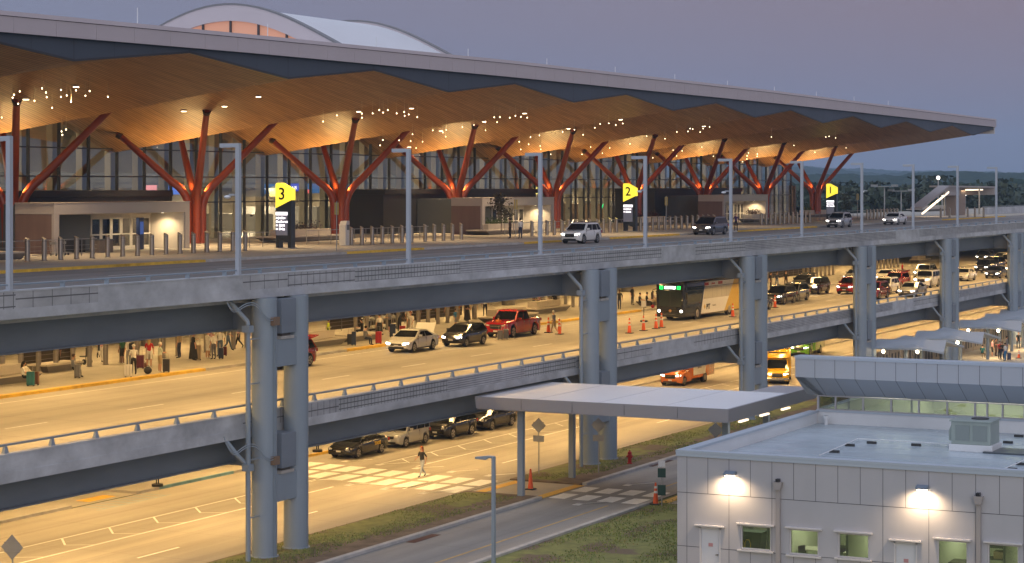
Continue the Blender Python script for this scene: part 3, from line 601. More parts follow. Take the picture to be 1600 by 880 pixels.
# ------------------------------------------------------------------ tree columns
m_red = mat('oxide_red_steel', (.30, .052, .018), .38, var=.08, vs=.8, coat=.15)
def bez(a, b, c, n=8): return [a * (1 - t) ** 2 + b * 2 * t * (1 - t) + c * t * t for t in [i / n for i in range(n + 1)]]
zc = H - .9
TL = ['', '', 'steel tree column at the left edge of the view', 'steel tree column just right of the nearest entrance pavilion', 'steel tree column right of the number three sign', 'steel tree column left of the middle entrance pavilion', 'steel tree column directly behind the white hatchback', 'steel tree column beside the number two sign', 'steel tree column behind the dark minivan', 'steel tree column over the farthest entrance', 'free-standing last steel tree column under the roof tip beside sign one']
for k, uk in enumerate(VK[2:]):
    uk += .45; lb = ['steel tree column outside the frame on the left', 'steel tree column at the left edge of the view', 'steel tree column just right of the nearest entrance pavilion', 'steel tree column behind the number three sign to its right', 'steel tree column left of the middle entrance pavilion', 'steel tree column right of the middle entrance, behind the white car', 'steel tree column directly behind the number two sign', 'steel tree column behind the dark minivan', 'steel tree column at the farthest entrance, last under the glass', 'free-standing last steel tree column under the roof tip'][k]
    t = thing('tree_column', 'red-brown ' + lb, 'column', (uk, 98, ZU + .15), group='red-brown steel tree columns')
    zb = ZU + .15
    for du, dv, tu, tv in ((-1, -1, -5.6, -5), (-1, 1, -3.6, 5), (1, -1, 5.4, -5), (1, 1, 4.6, 5)):
        zt = soff(uk + tu, 98 + tv) - zb; a = Vector((du * .36, dv * .36, 0)); c1 = Vector((du * .38, dv * .38, zc - zb - 1.2)); kx = Vector((du * .42, dv * .42, zc - zb)); tip = Vector((tu, tv, zt + .05)); d = (tip - kx); el = kx + d * .22
        path = [a, c1] + bez(c1 + Vector((0, 0, .2)), kx + Vector((0, 0, .35)), el, 8) + [tip]
        rr = [.33, .33] + [.33 - .02 * i / 8 for i in range(9)] + [.23]
        part('branch', MB().tube(path, rr, 16), m_red, t, smooth=True, angle=60)
        dn = d.normalized(); part('branch_shoe', MB().tube([tip - dn * .45, tip - dn * .1], [.27, .34], 12), mat('shoe_dark', (.06, .03, .02), .6), t)
    part('uplight', MB().cyl(0, 0, zc - zb - .35, zc - zb - .05, .12, 10), m_mull, t)
    for dx, dy, pw in ((-.55, .25, 1250), (.1, .65, 900), (-.45, -.8, 1000), (.5, -.75, 450)):
        s = spot((dx * .6, dy * .6, zc - zb + .45), pw, (1, .68, .27), (dx, dy, 1.1), 118, .9, .12); s.parent = t
# wall-wash uplights standing at the glass, between the tree columns
for k, uk in enumerate(VK[3:]):
    s = spot((uk - 4.2, 104.3, ZU + 2.2), 850, (1, .58, .15), (-.05, -.28, 1), 95, .9, .1)
    b = tag(part('uplight', MB().cyl(0, 0, -.15, .02, .12, 10), m_mull, loc=(uk - 4.2, 104.3, ZU + 2.15)), 'small dark uplight fitting on the glass front, ' + ordn(k) + ' bay from the left', 'uplight', 'uplights along the glass front'); s.parent = b; s.location = (0, 0, .06)
# ------------------------------------------------------------------ pendant lamps and can lights in the soffit
def hang(x, y, drop):
    v = 75.0
    while v < 105.2:
        u = Pv(x, v); z = Zv(x, y, v)
        if z > soff(u, v) - drop and u < 303:
            return u, v, z
        v += .05
    return None
def pxs(l, x0, y0, f): return [(x0 + a / f, y0 + b / f) for a, b in l]
PEND = pxs([(289,345),(136,365),(96,388),(87,408),(316,373),(321,405),(125,450),(237,430),(419,355),(419,403),(459,393),(488,437),(587,395),(616,363),(742,402),(358,478),(523,358),(12,545),(423,640),(454,627),(429,664)], 0, 60, 4.4)
PEND += pxs([(428,408),(355,440),(560,398),(560,420),(617,397),(652,380),(672,393),(697,380),(744,397),(784,390),(786,410),(808,403),(853,417),(935,487),(1007,485),(988,498),(1003,520),(828,508),(818,543),(881,547),(847,581),(757,540),(671,538),(656,566),(1092,469),(1152,458),(1260,418),(1290,417),(1275,444),(1214,487),(1342,420)], 400, 60, 3.385)
PEND += pxs([(18,275),(47,280),(80,284),(145,378),(98,387),(38,412),(88,425),(149,434),(46,452),(152,452),(268,360),(330,348),(376,375),(438,338),(466,318),(512,314),(549,323),(586,315),(416,440),(478,472),(517,445),(624,423),(712,382),(809,396),(852,456),(900,460),(872,360),(931,357),(942,342),(956,345),(995,361),(1011,342),(1045,333),(1004,440),(1065,488),(1250,470),(1243,487),(1298,475),(1243,503),(1298,490),(205,478),(370,478),(745,497),(871,487)], 800, 100, 3.385)
PEND += pxs([(18,217),(306,217),(323,214),(358,222),(137,262),(248,298),(413,275)], 1200, 150, 3.385) + pxs([(408,640),(398,665),(392,695),(489,650),(487,670),(353,720)], 1100, 130, 5.865)
CANS = [(40.4, 155.5), (118.9, 136), (287, 174), (350.7, 166.6), (403.8, 151.6), (560.4, 174.6), (643, 169.6), (689, 204.8), (756.6, 190.6), (639.3, 230), (819.5, 177.4), (888.3, 201.3), (969.6, 187.1), (1099.8, 197.5)]
m_pl = emit('pendant_glow', (1, .80, .50), 7); m_cord = mat('pendant_cord', (.55, .42, .25), .5)
pa = pb = None; npd = 0
where = lambda x: 'left of the first tree column' if x < 40 else 'over the nearest entrance' if x < 260 else 'between sign three and the nearest entrance' if x < 440 else 'above the sign three area' if x < 620 else 'left of the middle entrance' if x < 760 else 'above the middle entrance' if x < 880 else 'between middle entrance and sign two' if x < 1010 else 'right of sign two' if x < 1110 else 'over the farthest entrance' if x < 1230 else 'near the roof tip'
for (x, y) in PEND:
    q = hang(x, y, .95)
    if not q: continue
    u, v, z = q
    if pa is None:
        pa = thing('pendant_lamp', 'x', 'pendant lamp', (u, v, z), group='glowing pendant lamps under the timber soffit'); part('cord', MB().cyl(0, 0, .09, .95, .012, 5), m_cord, pa); part('bulb', MB().ball((0, 0, 0), .04, 0, 8, 6, (1, 1, 1.3)), m_pl, pa); o = pa
    else: o = dup(pa, (u, v, z))
    o['label'] = 'small glowing pendant lamp in the cluster ' + where(x)
m_can = emit('can_glow', (1, .78, .48), 22)
for i, (x, y) in enumerate(CANS):
    q = hang(x, y, .05)
    if not q: continue
    if pb is None:
        pb = thing('can_light', 'x', 'can light', q, group='round can lights set in the timber soffit'); part('trim_ring', MB().cyl(0, 0, -.01, .12, .24, 18), m_pale, pb); part('lens', MB().cyl(0, 0, -.02, -.011, .19, 18), m_can, pb); o = pb
    else: o = dup(pb, q)
    s = spot((0, 0, -.08), 1700, (1, .7, .38), (0, 0, -1), 110, .8, .15); s.parent = o
    o['label'] = 'round can light in the soffit, ' + ordn(i) + ' of fourteen from the left'
# ------------------------------------------------------------------ hills and far woods
def hill_mat(name, a, b):
    m, n, l, bs = base_mat(name); bs.inputs['Roughness'].default_value = 1; bs.inputs['Specular IOR Level'].default_value = 0
    t = n.new('ShaderNodeTexCoord'); nz = n.new('ShaderNodeTexNoise'); nz.inputs['Scale'].default_value = .045; nz.inputs['Detail'].default_value = 5; nz.inputs['Roughness'].default_value = .7; l.new(t.outputs['Object'], nz.inputs[0])
    r = ramp(n, [(.35, a), (.65, b)], 'LINEAR'); l.new(nz.outputs[0], r.inputs[0]); l.new(r.outputs[0], bs.inputs['Base Color']); return m
m_hill = hill_mat('wooded_hill', (.02, .036, .022), (.05, .074, .042))
from mathutils import noise as mnoise
def ridge(name, D0, D1, top, amp, canopy, lab, x0=1050, x1=1750, nn=260, seed=0):
    """wooded ridge running across the far right of the view, real ground rising from D0 to a crest at D1"""
    mb = MB(); rows = 16
    for j in range(rows + 1):
        t = j / rows; D = D0 + (D1 - D0) * t
        for i in range(nn + 1):
            x = x0 + (x1 - x0) * i / nn; L = (x - 800) * D1 / F; u, v = D * CA + L * SA, D * SA - L * CA
            h = top(x) + amp * mnoise.noise(Vector((L / 180, seed, 0))) * 2
            z = (H + h) * sin(pi / 2 * min(1, t * 1.0)) ** 1.3
            z += canopy * (mnoise.noise(Vector((u / 9, v / 9, seed))) + .6 * mnoise.noise(Vector((u / 4, v / 4, seed)))) * (t > .02)
            mb.v.append((u, v, z - (.5 if j == 0 else 0)))
    W = nn + 1
    for j in range(rows):
        for i in range(nn): mb.f.append((j * W + i, j * W + i + 1, (j + 1) * W + i + 1, (j + 1) * W + i)); mb.m.append(0)
    return struct(name, mb, m_hill)
zt = lambda y, D: (HY - y) * D / F
ridge('hill', 1500, 2100, lambda x: zt(interp(x, [(1050, 268), (1300, 272), (1400, 276), (1440, 270), (1480, 268), (1530, 272), (1580, 271), (1700, 268)]), 2100), 1.5, 3.0, '', seed=3)
ridge('hill', 2900, 3800, lambda x: zt(interp(x, [(1050, 262), (1250, 263), (1300, 264), (1360, 268), (1500, 272), (1700, 270)]), 3800), 3, 3.5, '', seed=8)
ridge('hill', 4300, 5200, lambda x: zt(interp(x, [(1050, 256), (1240, 259), (1290, 262), (1400, 267), (1550, 270), (1700, 268)]), 5200), 5, 3, '', seed=11)
ridge('hill', 760, 1050, lambda x: zt(interp(x, [(1050, 290), (1300, 292), (1400, 294), (1450, 288), (1550, 285), (1700, 282)]), 1050), 1.2, 2.4, '', seed=15)
# leafy trees
m_leaf = [mat('leaf_dark', (.026, .042, .026), .7), mat('leaf_mid', (.040, .06, .034), .7), mat('leaf_light', (.06, .078, .042), .7)]
m_bark = mat('bark', (.08, .06, .045), .9)
def tree(name, u, v, z, h, rad, n, seed, lbl, cat='tree', grp=None, ls=.3, mats=None, trunk=.2, base=.25):
    t = thing(name, lbl, cat, (u, v, z), group=grp); rd = random.Random(seed)
    tk = MB(); tk.tube([(0, 0, -.1), (rd.uniform(-.1, .1), 0, h * .4), (0, rd.uniform(-.1, .1), h * .8)], [trunk, trunk * .6, trunk * .25], 8); cl = []
    for k in range(7):
        a = rd.uniform(0, 2 * pi); hh = h * rd.uniform(base + .08, .9); q = rad * rd.uniform(.3, .8); e = (q * cos(a), q * sin(a), hh)
        tk.tube([(0, 0, hh * .6), e], [trunk * .35, trunk * .1], 5); cl.append(e)
    part('trunk', tk, m_bark, t)
    mb = MB()
    for _ in range(n):
        c = rd.choice(cl) if rd.random() < .7 else (0, 0, h * rd.uniform(base + .1, .95)); s = rad * .55
        p = Vector((c[0] + rd.gauss(0, s * .6), c[1] + rd.gauss(0, s * .6), min(h, max(h * base, c[2] + rd.gauss(0, s * .6)))))
        a, b = Vector((rd.gauss(0, 1), rd.gauss(0, 1), rd.gauss(0, 1))).normalized() * ls, Vector((rd.gauss(0, 1), rd.gauss(0, 1), rd.gauss(0, 1))).normalized() * ls
        mb.add([p - a, p - b, p + a, p + b], [(0, 1, 2, 3)], min(2, int(rd.random() * 2.6)))
    part('crown', mb, mats or m_leaf, t); return t
rd = random.Random(9)
for k in range(46):
    x = 1240 + k * 8.2 + rd.uniform(-4, 4); D = rd.uniform(430, 640); yb = HY + H * F / D; L = (x - 800) * D / F
    h = interp(x, [(1230, 17.5), (1340, 17), (1400, 16), (1440, 19), (1530, 16.5), (1620, 18)]) * rd.uniform(.82, 1.08) * (D / 600) ** .1
    tree('broadleaf_tree', D * CA + L * SA, D * SA - L * CA, 0, h, h * .36, 620, k, 'dark leafy tree, ' + ordn(k) + ' from the left in the wood beyond the terminal', grp='trees in the dark wood beyond the roadway', ls=.75, trunk=.35, base=.05)
# ------------------------------------------------------------------ number signs
m_syel = emit('sign_yellow', (1, .80, .06), 1.0); m_sdark = mat('sign_dark_metal', (.035, .045, .055), .35); m_sgrey = emit('sign_grey_face', (.16, .16, .2), .35)
m_stext = emit('sign_text', (1, .95, .97), 1.6); m_snum = mat('sign_numeral', (.01, .01, .008), .6); m_polew = mat('pole_paint', (.42, .46, .52), .4)
for x, y, num, lb in ((446, 388.5, '3', 'nearest tall yellow and black sign with the number three'), (985, 362, '2', 'tall yellow and black sign with the number two, behind a lamp post'), (1300, 345, '1', 'smallest tall yellow and black sign with the number one, by the last tree column')):
    v = 84.4; u = Pv(x, v); t = thing('number_sign', lb, 'sign', (u, v, ZU + .15))
    W2, TH = .68, .30     # half width along v, half thickness along u
    # profile in (v, z): front edge towards the road is -W2
    ypoly = [(W2, 2.95), (W2, 4.72), (W2 - .1, 4.80), (W2 - .42, 4.80), (-W2, 4.32), (-W2, 3.55)]
    part('number_panel', MB().prism(ypoly, 0, -TH, TH), m_syel, t, bevel=.02)
    part('body', MB().prism([(W2, .75), (W2, 2.94), (-W2, 3.54), (-W2, .35), (-W2 + .3, .35), (-W2 + .3, .42)][::1], 0, -TH + .02, TH - .02), m_sdark, t, bevel=.02)
    part('leg', MB().box(-TH + .03, TH - .03, W2 - .3, W2 - .03, 0, .8), m_sdark, t); part('leg', MB().box(-TH + .02, TH - .02, -W2, -W2 + .3, 0, .36), m_sdark, t); part('base_plate', MB().box(-TH - .05, TH + .05, -W2 - .05, W2 + .05, -.02, .04), m_kerb, t)
    part('display_panel', MB().box(-TH - .02, -TH + .01, -W2 + .32, W2 - .05, .95, 2.6), m_sgrey, t)
    text(num, 1.25, m_snum, (-TH - .015, .12, 3.95), (R(90), 0, R(-90)), t, 'numeral', bold=.015)
    part('heading_bar', MB().box(-TH - .05, -TH - .02, -W2 + .3, W2 - .06, 2.42, 2.66), m_stext, t)
    for q, wd in enumerate(('Jetblue', 'Southwest', 'Spirit', 'Delta') if num == '3' else ('United', 'Alaska') if num == '2' else ('American', 'Air Canada')):
        text(wd, .23, m_stext, (-TH - .03, .10, 2.22 - q * .27), (R(90), 0, R(-90)), t, bold=.012)
        part('line_icon', MB().box(-TH - .05, -TH - .02, W2 - .20, W2 - .08, 2.16 - q * .27, 2.28 - q * .27), m_stext, t)
    s = area((-TH - .5, 0, 3.8), 1.0, 22, (1, .85, .2), aim=(-1, 0, -.2)); s.parent = t
# ------------------------------------------------------------------ lamp posts along the upper parapet
pl = None
LL = ['tall square lamp post at the left edge of the upper parapet', 'tall square lamp post standing above the nearest pier', 'tall square lamp post right of sign three', 'tall square lamp post just left of the white hatchback', 'tall square lamp post beside sign two', 'tall square lamp post in front of the dark minivan', 'tall square lamp post left of sign one', 'tall square lamp post right of sign one', 'tall square lamp post beyond the white saloon car', 'tall square lamp post in front of the stair canopy', 'tall square lamp post at the far right of the upper parapet']
for k, lb in enumerate(LL):
    u = 63.2 + 15.42 * k
    if pl is None:
        pl = thing('lamp_post', lb, 'lamp post', (u, 53.07, H - 4.01), group='square lamp posts on the upper parapet')
        part('pole', MB().box(-.1, .1, -.1, .1, 0, 5.86), m_polew, pl, bevel=.01); part('arm', MB().box(-.09, .09, .1, .95, 5.68, 5.86), m_polew, pl, bevel=.01); part('base_plate', MB().box(-.17, .17, -.14, .14, 0, .03), m_polew, pl)
        part('lamp_lens', MB().box(-.06, .06, .35, .9, 5.66, 5.68), mat('unlit_lens', (.6, .6, .6), .3), pl)
    else: dup(pl, (u, 53.07, H - 4.01), label=lb)
for k, (x, y) in enumerate(((358, 308), (1000, 299.5), (1131, 301), (1347, 300))):
    v = 53.35; u = Pv(x + 6, v); c = thing('security_camera', ['nearest', 'second', 'third', 'farthest'][k] + ' white dome camera mounted on a lamp post', 'camera', (u, v + .1, Zv(x, y, v))); part('bracket', MB().box(-.04, .04, -.2, .1, .06, .14), m_polew, c); part('dome', MB().ball((0, .2, 0), .13, 0, 10, 6, (1, 1.3, .6)), mat('camera_white', (.75, .77, .8), .4), c, smooth=True)
# street lamp near the lawn
u, v = 80.2, 41.1; t = thing('street_lamp', 'slim grey street lamp with small head in front of the crosswalk', 'street lamp', (u, v, 0)); part('pole', MB().box(-.07, .07, -.07, .07, 0, 5.35), m_col, t); part('lamp_head', MB().prism([(0, 5.28), (.2, 5.3), (.35, 5.2), (.85, 5.22), (.85, 5.3), (.3, 5.38), (0, 5.38)], 0, -.12, .12), m_col, t, bevel=.02); part('base', MB().cyl(0, 0, 0, .4, .2, 12), m_kerb, t)
# ------------------------------------------------------------------ bollards
m_ss = mat('brushed_steel', (.33, .30, .26), .36, metal=.75, var=.05, vs=3)
def bollard_run(u0, u1, v, z, lab, grp, hgt=1.45, x=None):
    global _b
    n = max(1, round((u1 - u0) / 1.575))
    for k in range(n + 1):
        u = u0 + k * 1.575
        lb = 'slanted steel bollard, ' + ordn(k) + ' from the left ' + lab
        if _b is None:
            _b = thing('bollard', lb, 'bollard', (u, v, z), group=grp)
            mb = MB(); mb.cyl(0, 0, 0, 1.3, .155, 18); 
            # slanted top
            for i in range(18, 36): pass
            top = [(x_, y_, 1.36 + .09 * (y_ / .155)) for x_, y_ in ((.155 * cos(2 * pi * q / 18), .155 * sin(2 * pi * q / 18)) for q in range(18))]
            bot = [(x_, y_, 1.3) for x_, y_, _ in top]; mb.add(bot + top, [(q, (q + 1) % 18, (q + 1) % 18 + 18, q + 18) for q in range(18)] + [tuple(range(18, 36))])
            part('post', mb, m_ss, _b, smooth=True); part('top_band', MB().cyl(0, 0, 1.18, 1.2, .158, 18), mat('band_dark', (.1, .09, .08), .4), _b); part('base_ring', MB().cyl(0, 0, 0, .02, .2, 18), MATS['band_dark'], _b)
        else: dup(_b, (u, v, z), label=lb, group=grp)
_b = None; g1 = 'steel bollards on the upper pavement'; g2 = 'steel bollards on the lower pavement'
zu = ZU + .15; zl_ = ZL + .15
bollard_run(101.7, 125.4, 84, zu, 'in the row before the nearest entrance', g1); bollard_run(139.9, 149.5, 84, zu, 'in the row right of sign three', g1); bollard_run(151.6, 158.6, 84, zu, 'in the short row left of the round planter', g1)
bollard_run(171.5, 190, 84, zu, 'in the row behind the white hatchback', g1); bollard_run(196.4, 217, 84, zu, 'in the row between sign two and the minivan', g1); bollard_run(232.1, 249.5, 84, zu, 'in the row before the farthest entrance', g1); bollard_run(273.2, 288, 84, zu, 'in the row behind the white saloon', g1)
bollard_run(85, 106.5, 79.8, zl_, 'on the lower pavement by the seated traveller', g2); bollard_run(108.2, 120.5, 79.8, zl_, 'on the lower pavement left of the nearest pier', g2); bollard_run(133.5, 152, 79.8, zl_, 'on the lower pavement behind the white saloon', g2)
bollard_run(165, 177, 79.8, zl_, 'on the lower pavement behind the bus queue', g2); bollard_run(199.8, 224, 80.2, zl_, 'on the lower pavement behind the grey cars', g2); bollard_run(236, 246.5, 80.2, zl_, 'on the lower pavement behind the red cars', g2); bollard_run(262, 275, 80.2, zl_, 'at the far end of the lower pavement', g2)
for k, (x, y) in enumerate(((1470, 343), (1484, 343), (1512, 342), (1523.5, 342.5), (1537, 342.5))):
    u, v = Pz(x, y - 3, zu); dup(_b, (u, v, zu), label='slanted bollard by the stair canopy, ' + ordn(k) + ' from the left', group='bollards by the stair canopy')
# guard rails behind the bollards
m_gr = mat('guard_rail_steel', (.33, .33, .33), .35, metal=.6)
def grail(u0, u1, v, z, lb, solid=None):
    t = thing('guard_rail', lb, 'guard rail', (u0, v, z)); L_ = u1 - u0
    mb = MB()
    for k in range(int(L_ / 1.8) + 1): mb.box(k * 1.8 - .025, k * 1.8 + .025, -.02, .02, 0, 1.1)
    part('post', mb, m_gr, t)['kind'] = 'stuff'
    mb = MB()
    for q in (.15, .42, .69, 1.08): mb.box(0, L_, -.015, .015, q, q + (.05 if q > 1 else .02))
    part('rail', mb, m_gr, t)
    if solid: part('mesh_panel', MB().box(0, L_, -.008, .008, .14, 1.05), solid, t)
m_scr = mat('rail_mesh', (.07, .055, .045), .7, var=.1, vs=5)
for a, b, lb in ((88, 113, 'steel guard rail left of the nearest entrance'), (127.5, 137, 'steel guard rail behind sign three'), (139, 158.5, 'steel guard rail between the second and third tree columns'), (173, 189, 'steel guard rail behind the white hatchback'), (196, 216, 'steel guard rail behind sign two bollards'), (232, 251, 'steel guard rail before the farthest entrance'), (262, 300, 'steel guard rail near the last tree column')): grail(a, b, 87.5, zu, lb)
for a, b, lb in ((84, 97.5, 'brown mesh rail at the left end of the lower pavement'), (99, 104, 'brown mesh rail behind the empty wheelchair'), (134, 139, 'brown mesh rail behind the luggage trolleys'), (140, 155, 'brown mesh rail behind the waiting family'), (200, 224, 'brown mesh rail behind the grey cars'), (226, 246, 'brown mesh rail behind the red cars')): grail(a, b, 82.4, zl_, lb, m_scr)
# lower and ground level building fronts
m_lw = mat('lower_wall_panel', (.27, .24, .20), .6, var=.08, vs=.4); m_lw2 = mat('lower_wall_grey', (.13, .125, .12), .5, var=.08, vs=.4)
lw = thing('lower_facade', 'pale panelled terminal wall behind the middle roadway pavement', 'wall', (0, 0, 0)); mb = MB(); rd = random.Random(21); u = 60
while u < 330:
    L_ = rd.choice((3, 4, 6)); mb.box(u, u + L_ - .06, 97.9, 98.4, ZL + .15, 11.6, rd.choice((0, 0, 1, 2))); u += L_
part('wall_panel', mb, [m_lw, m_lw2, mat('lower_glass', (.10, .11, .11), .1)], lw)
[part('wall_pilaster', MB().box(70 + 9 * k, 71.2 + 9 * k, 96.9, 97.9, ZL + .15, 11.6), m_lw2, lw) for k in range(26)]
gw = thing('ground_facade', 'warm lit concrete wall behind the ground level pavement', 'wall', (0, 0, 0)); part('wall_panel', MB().box(60, 330, 95, 95.5, .15, 5.3), m_lw, gw)
# columns under the deck in the middle row
for k, u in enumerate(PU): tag(part('deck_column', MB().cyl(u, 86.5, .1, 11.6, .6, 24), m_lw2, smooth=True), 'round concrete deck column on the lower pavement, ' + ordn(k) + ' from the left', 'column', 'round deck columns')
# ------------------------------------------------------------------ planters and benches
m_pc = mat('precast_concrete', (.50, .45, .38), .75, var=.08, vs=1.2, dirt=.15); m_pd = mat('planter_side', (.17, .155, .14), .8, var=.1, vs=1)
def bench(u, v, z, L_, lb, cat='bench', top=True, plant=None, wid=1.9, name='concrete_bench', rz=0, seed=0):
    t = thing(name, lb, cat, (u, v, z), rz); h = .48; a, b = L_ / 2, wid / 2
    mb = MB(); vs = []
    for s, zz_ in ((.80, 0), (1, h - .1), (1, h)): vs += [(-a * (1 - (1 - s) * 1.0), -b * s, zz_), (a * (1 - (1 - s) * 1.0), -b * s, zz_), (a * (1 - (1 - s)), b * s, zz_), (-a * (1 - (1 - s)), b * s, zz_)]
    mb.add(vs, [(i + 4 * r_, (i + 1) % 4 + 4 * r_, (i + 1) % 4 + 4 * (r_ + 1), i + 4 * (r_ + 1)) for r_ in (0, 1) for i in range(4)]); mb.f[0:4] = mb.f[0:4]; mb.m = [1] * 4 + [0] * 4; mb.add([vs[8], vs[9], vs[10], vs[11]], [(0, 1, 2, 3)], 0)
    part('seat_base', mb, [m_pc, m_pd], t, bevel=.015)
    if top: part('planter_box', MB().box(-a * .62, a * .72, -b * .25, b * .95, h, h + .5), m_pc, t, bevel=.015)
    if plant:
        q = MB(); rr = random.Random(seed)
        for _ in range(520):
            c = Vector((rr.uniform(-a * .5, a * .6), rr.uniform(0, b * .7), h + .5 + abs(rr.gauss(0, .28)))); e = Vector((rr.gauss(0, 1), rr.gauss(0, 1), rr.gauss(0, 1) + 1)).normalized() * .13; f_ = Vector((rr.gauss(0, 1), rr.gauss(0, 1), rr.gauss(0, .5))).normalized() * .07
            q.add([c - f_, c + e, c + f_], [(0, 1, 2)], rr.choice((0, 0, 1)))
        part('foliage', q, plant, t)
    return t
pr = [mat('red_leaf', (.045, .014, .016), .7), mat('red_leaf_dark', (.02, .01, .01), .7)]; pg = [mat('green_leaf', (.07, .11, .02), .7), mat('green_leaf_dark', (.03, .05, .015), .7)]
def on(x, y, z): return Pz(x, y, z)
for x, y, L_, lb, pt, top, lev in ((478, 381, 11, 'long low concrete planter bench with red-leaved shrub behind sign three', pr, True, 1), (787, 370, 10, 'concrete planter bench where two people stand by a potted tree', pg, True, 1), (1020, 356, 11, 'concrete planter bench right of sign two', pr, True, 1),
      (1185, 351, 7, 'concrete planter bench before the farthest entrance', pr, True, 1), (1277, 343, 13, 'long concrete planter bench under sign one', pg, True, 1), (1460, 334, 26, 'long low planter wall left of the stair canopy', pg, True, 1), (-5, 410, 4, 'concrete bench end at the left edge of upper pavement', None, False, 1),
      (93, 583.5, 3.4, 'boat-shaped concrete bench with one seated person in grey', None, False, 0), (-1, 605, 6.2, 'concrete bench with backrest and a seated woman at left edge', None, True, 0), (502, 545, 5.4, 'low concrete planter bench beside the red vehicle', None, True, 0), (566, 536, 4.4, 'concrete bench with a seated man and standing suitcases', None, False, 0),
      (800, 505, 8, 'concrete planter bench behind the red pickup truck', None, True, 0), (858, 492, 7, 'long concrete planter bench right of the red pickup', None, True, 0), (1030, 480, 6, 'concrete bench with seated waiting people left of the bus', None, False, 0), (1441, 414, 6, 'tilted concrete bench beyond the pier, behind the parked cars', None, True, 0), (1205, 468, 4, 'concrete bench just right of the bus rear', None, False, 0)):
    z = zu if lev else zl_; u, v = on(x, y - 4, z); bench(u, v + .3, z, L_, lb, 'planter' if pt else 'bench', top, pt, name='planter_bench' if pt else 'concrete_bench', seed=int(x) + 50, wid=2.2 if lev else 1.5)
u, v = on(802, 371, zu); tree('potted_tree', u, v + 1.2, zu + .6, 3.3, .95, 420, 77, 'small airy young tree in the planter by the middle entrance', ls=.13, trunk=.05, base=.3, mats=[mat('sapling_leaf', (.10, .085, .045), .7), mat('sapling_leaf_dark', (.05, .045, .025), .7), mat('sapling_leaf_light', (.15, .12, .06), .7)])
u, v = on(1335, 333, zu); tree('shrub', u, v + 1.5, zu + .4, 2.7, 1.0, 500, 78, 'olive round shrub right of sign one', 'shrub', ls=.16, trunk=.05, base=.1, mats=[mat('olive_leaf', (.06, .05, .02), .7), mat('olive_leaf_dark', (.03, .03, .012), .7), m_leaf[2]])
u, v = on(1440, 328, zu); tree('shrub', u, v + 2, zu + .4, 3.2, 1.2, 500, 79, 'dark brown-green shrub at the foot of the stair canopy', 'shrub', ls=.18, trunk=.05, base=.1, mats=[MATS['olive_leaf'], MATS['olive_leaf_dark'], m_leaf[2]])
# bus stop style posts and machines on the upper pavement
m_post = mat('galvanised_post', (.35, .36, .36), .4, metal=.5)
for x, y, lb in ((526, 392, 'thin sign post seen edge-on beside the tree column behind sign three'), (806, 374, 'thin sign post beside the two standing people'), (1041, 360, 'thin post with narrow yellow plate right of sign two'), (1340, 341, 'thin post with narrow yellow plate near the olive shrub')):
    u, v = Pz(x, y, zu); v = max(v, 76.6); t = thing('sign_post', lb, 'sign post', (u, v, zu)); part('post', MB().cyl(0, 0, 0, 3.5, .035, 8), m_post, t); part('sign_plate', MB().box(-.02, .02, -.16, .16, 2.55, 3.4), mat('pale_yellow_plate', (.45, .36, .12), .5), t)
u, v = Pz(552, 384, zu); t = thing('baggage_kiosk', 'tall pale luggage trolley machine left of the bollards by sign three', 'kiosk', (u, v + .8, zu)); part('body', MB().prism([(-.3, 0), (.3, 0), (.3, 1.9), (-.05, 1.9), (-.3, 1.55)], 1, -.3, .3), mat('kiosk_white', (.55, .53, .5), .4), t, bevel=.03); part('screen', MB().box(-.1, .25, -.31, -.3, 1.2, 1.6), m_greyp, t)
u, v = Pz(111, 388, zu); t = thing('information_kiosk', 'dark navy upright kiosk inside the nearest entrance', 'kiosk', (u, 92.2, zu)); part('body', MB().box(-.28, .28, -.15, .15, 0, 2.3), mat('kiosk_navy', (.012, .025, .085), .35), t, bevel=.02); part('screen', MB().box(-.2, .2, -.16, -.15, 1.1, 2.0), emit('kiosk_screen', (.03, .08, .3), .6), t)
for x, y, w2, lb in ((130, 397, 1.1, 'low dark waste bins beside the nearest entrance'), (168, 393, 1.2, 'dark concrete bin group in front of the sliding doors'), (178, 397, .8, 'brown square bin before the nearest doors')):
    u, v = Pz(x, y - 2, zu); v += 1; t = thing('waste_bin', lb, 'bin', (u, v, zu)); part('body', MB().box(-w2, w2, -.35, .35, 0, .85), mat('bin_' + str(int(x)), (.16, .13, .11) if x > 170 else (.05, .05, .05), .6), t, bevel=.03); part('lid', MB().box(-w2 - .03, w2 + .03, -.38, .38, .85, .92), m_greyp, t, bevel=.02)
# ------------------------------------------------------------------ stair canopy at the far right
v0 = 83; t = thing('stair_canopy', 'pale covered stair with sloping roof and strip lamps at the right', 'canopy', (0, 0, 0))
uA, uB, uC = Pv(1440, v0), Pv(1483, v0), Pv(1556, v0); zA, zB, zC = Zv(1440, 324, v0), Zv(1483, 290, v0), Zv(1556, 291.5, v0); zD = Zv(1556, 304.5, v0)
m_can2 = mat('canopy_metal', (.40, .37, .36), .5)
part('roof', MB().prism([(uB, zB - .25), (uC, zC - .2), (uC, zC), (uB, zB)], 1, v0, v0 + 3), m_can2, t); part('roof_end', MB().box(uC - .9, uC, v0, v0 + 3, zD, zC - .2), m_can2, t)
part('stair_roof', MB().prism([(uA, zA - .3), (uB, zB - .3), (uB, zB), (uA, zA)], 1, v0, v0 + 1.6), m_can2, t); part('rear_panel', MB().box(uB + 2, uC - .9, v0 + 2.6, v0 + 2.9, zD, zC - .25), mat('warm_panel', (.34, .25, .19), .6), t)
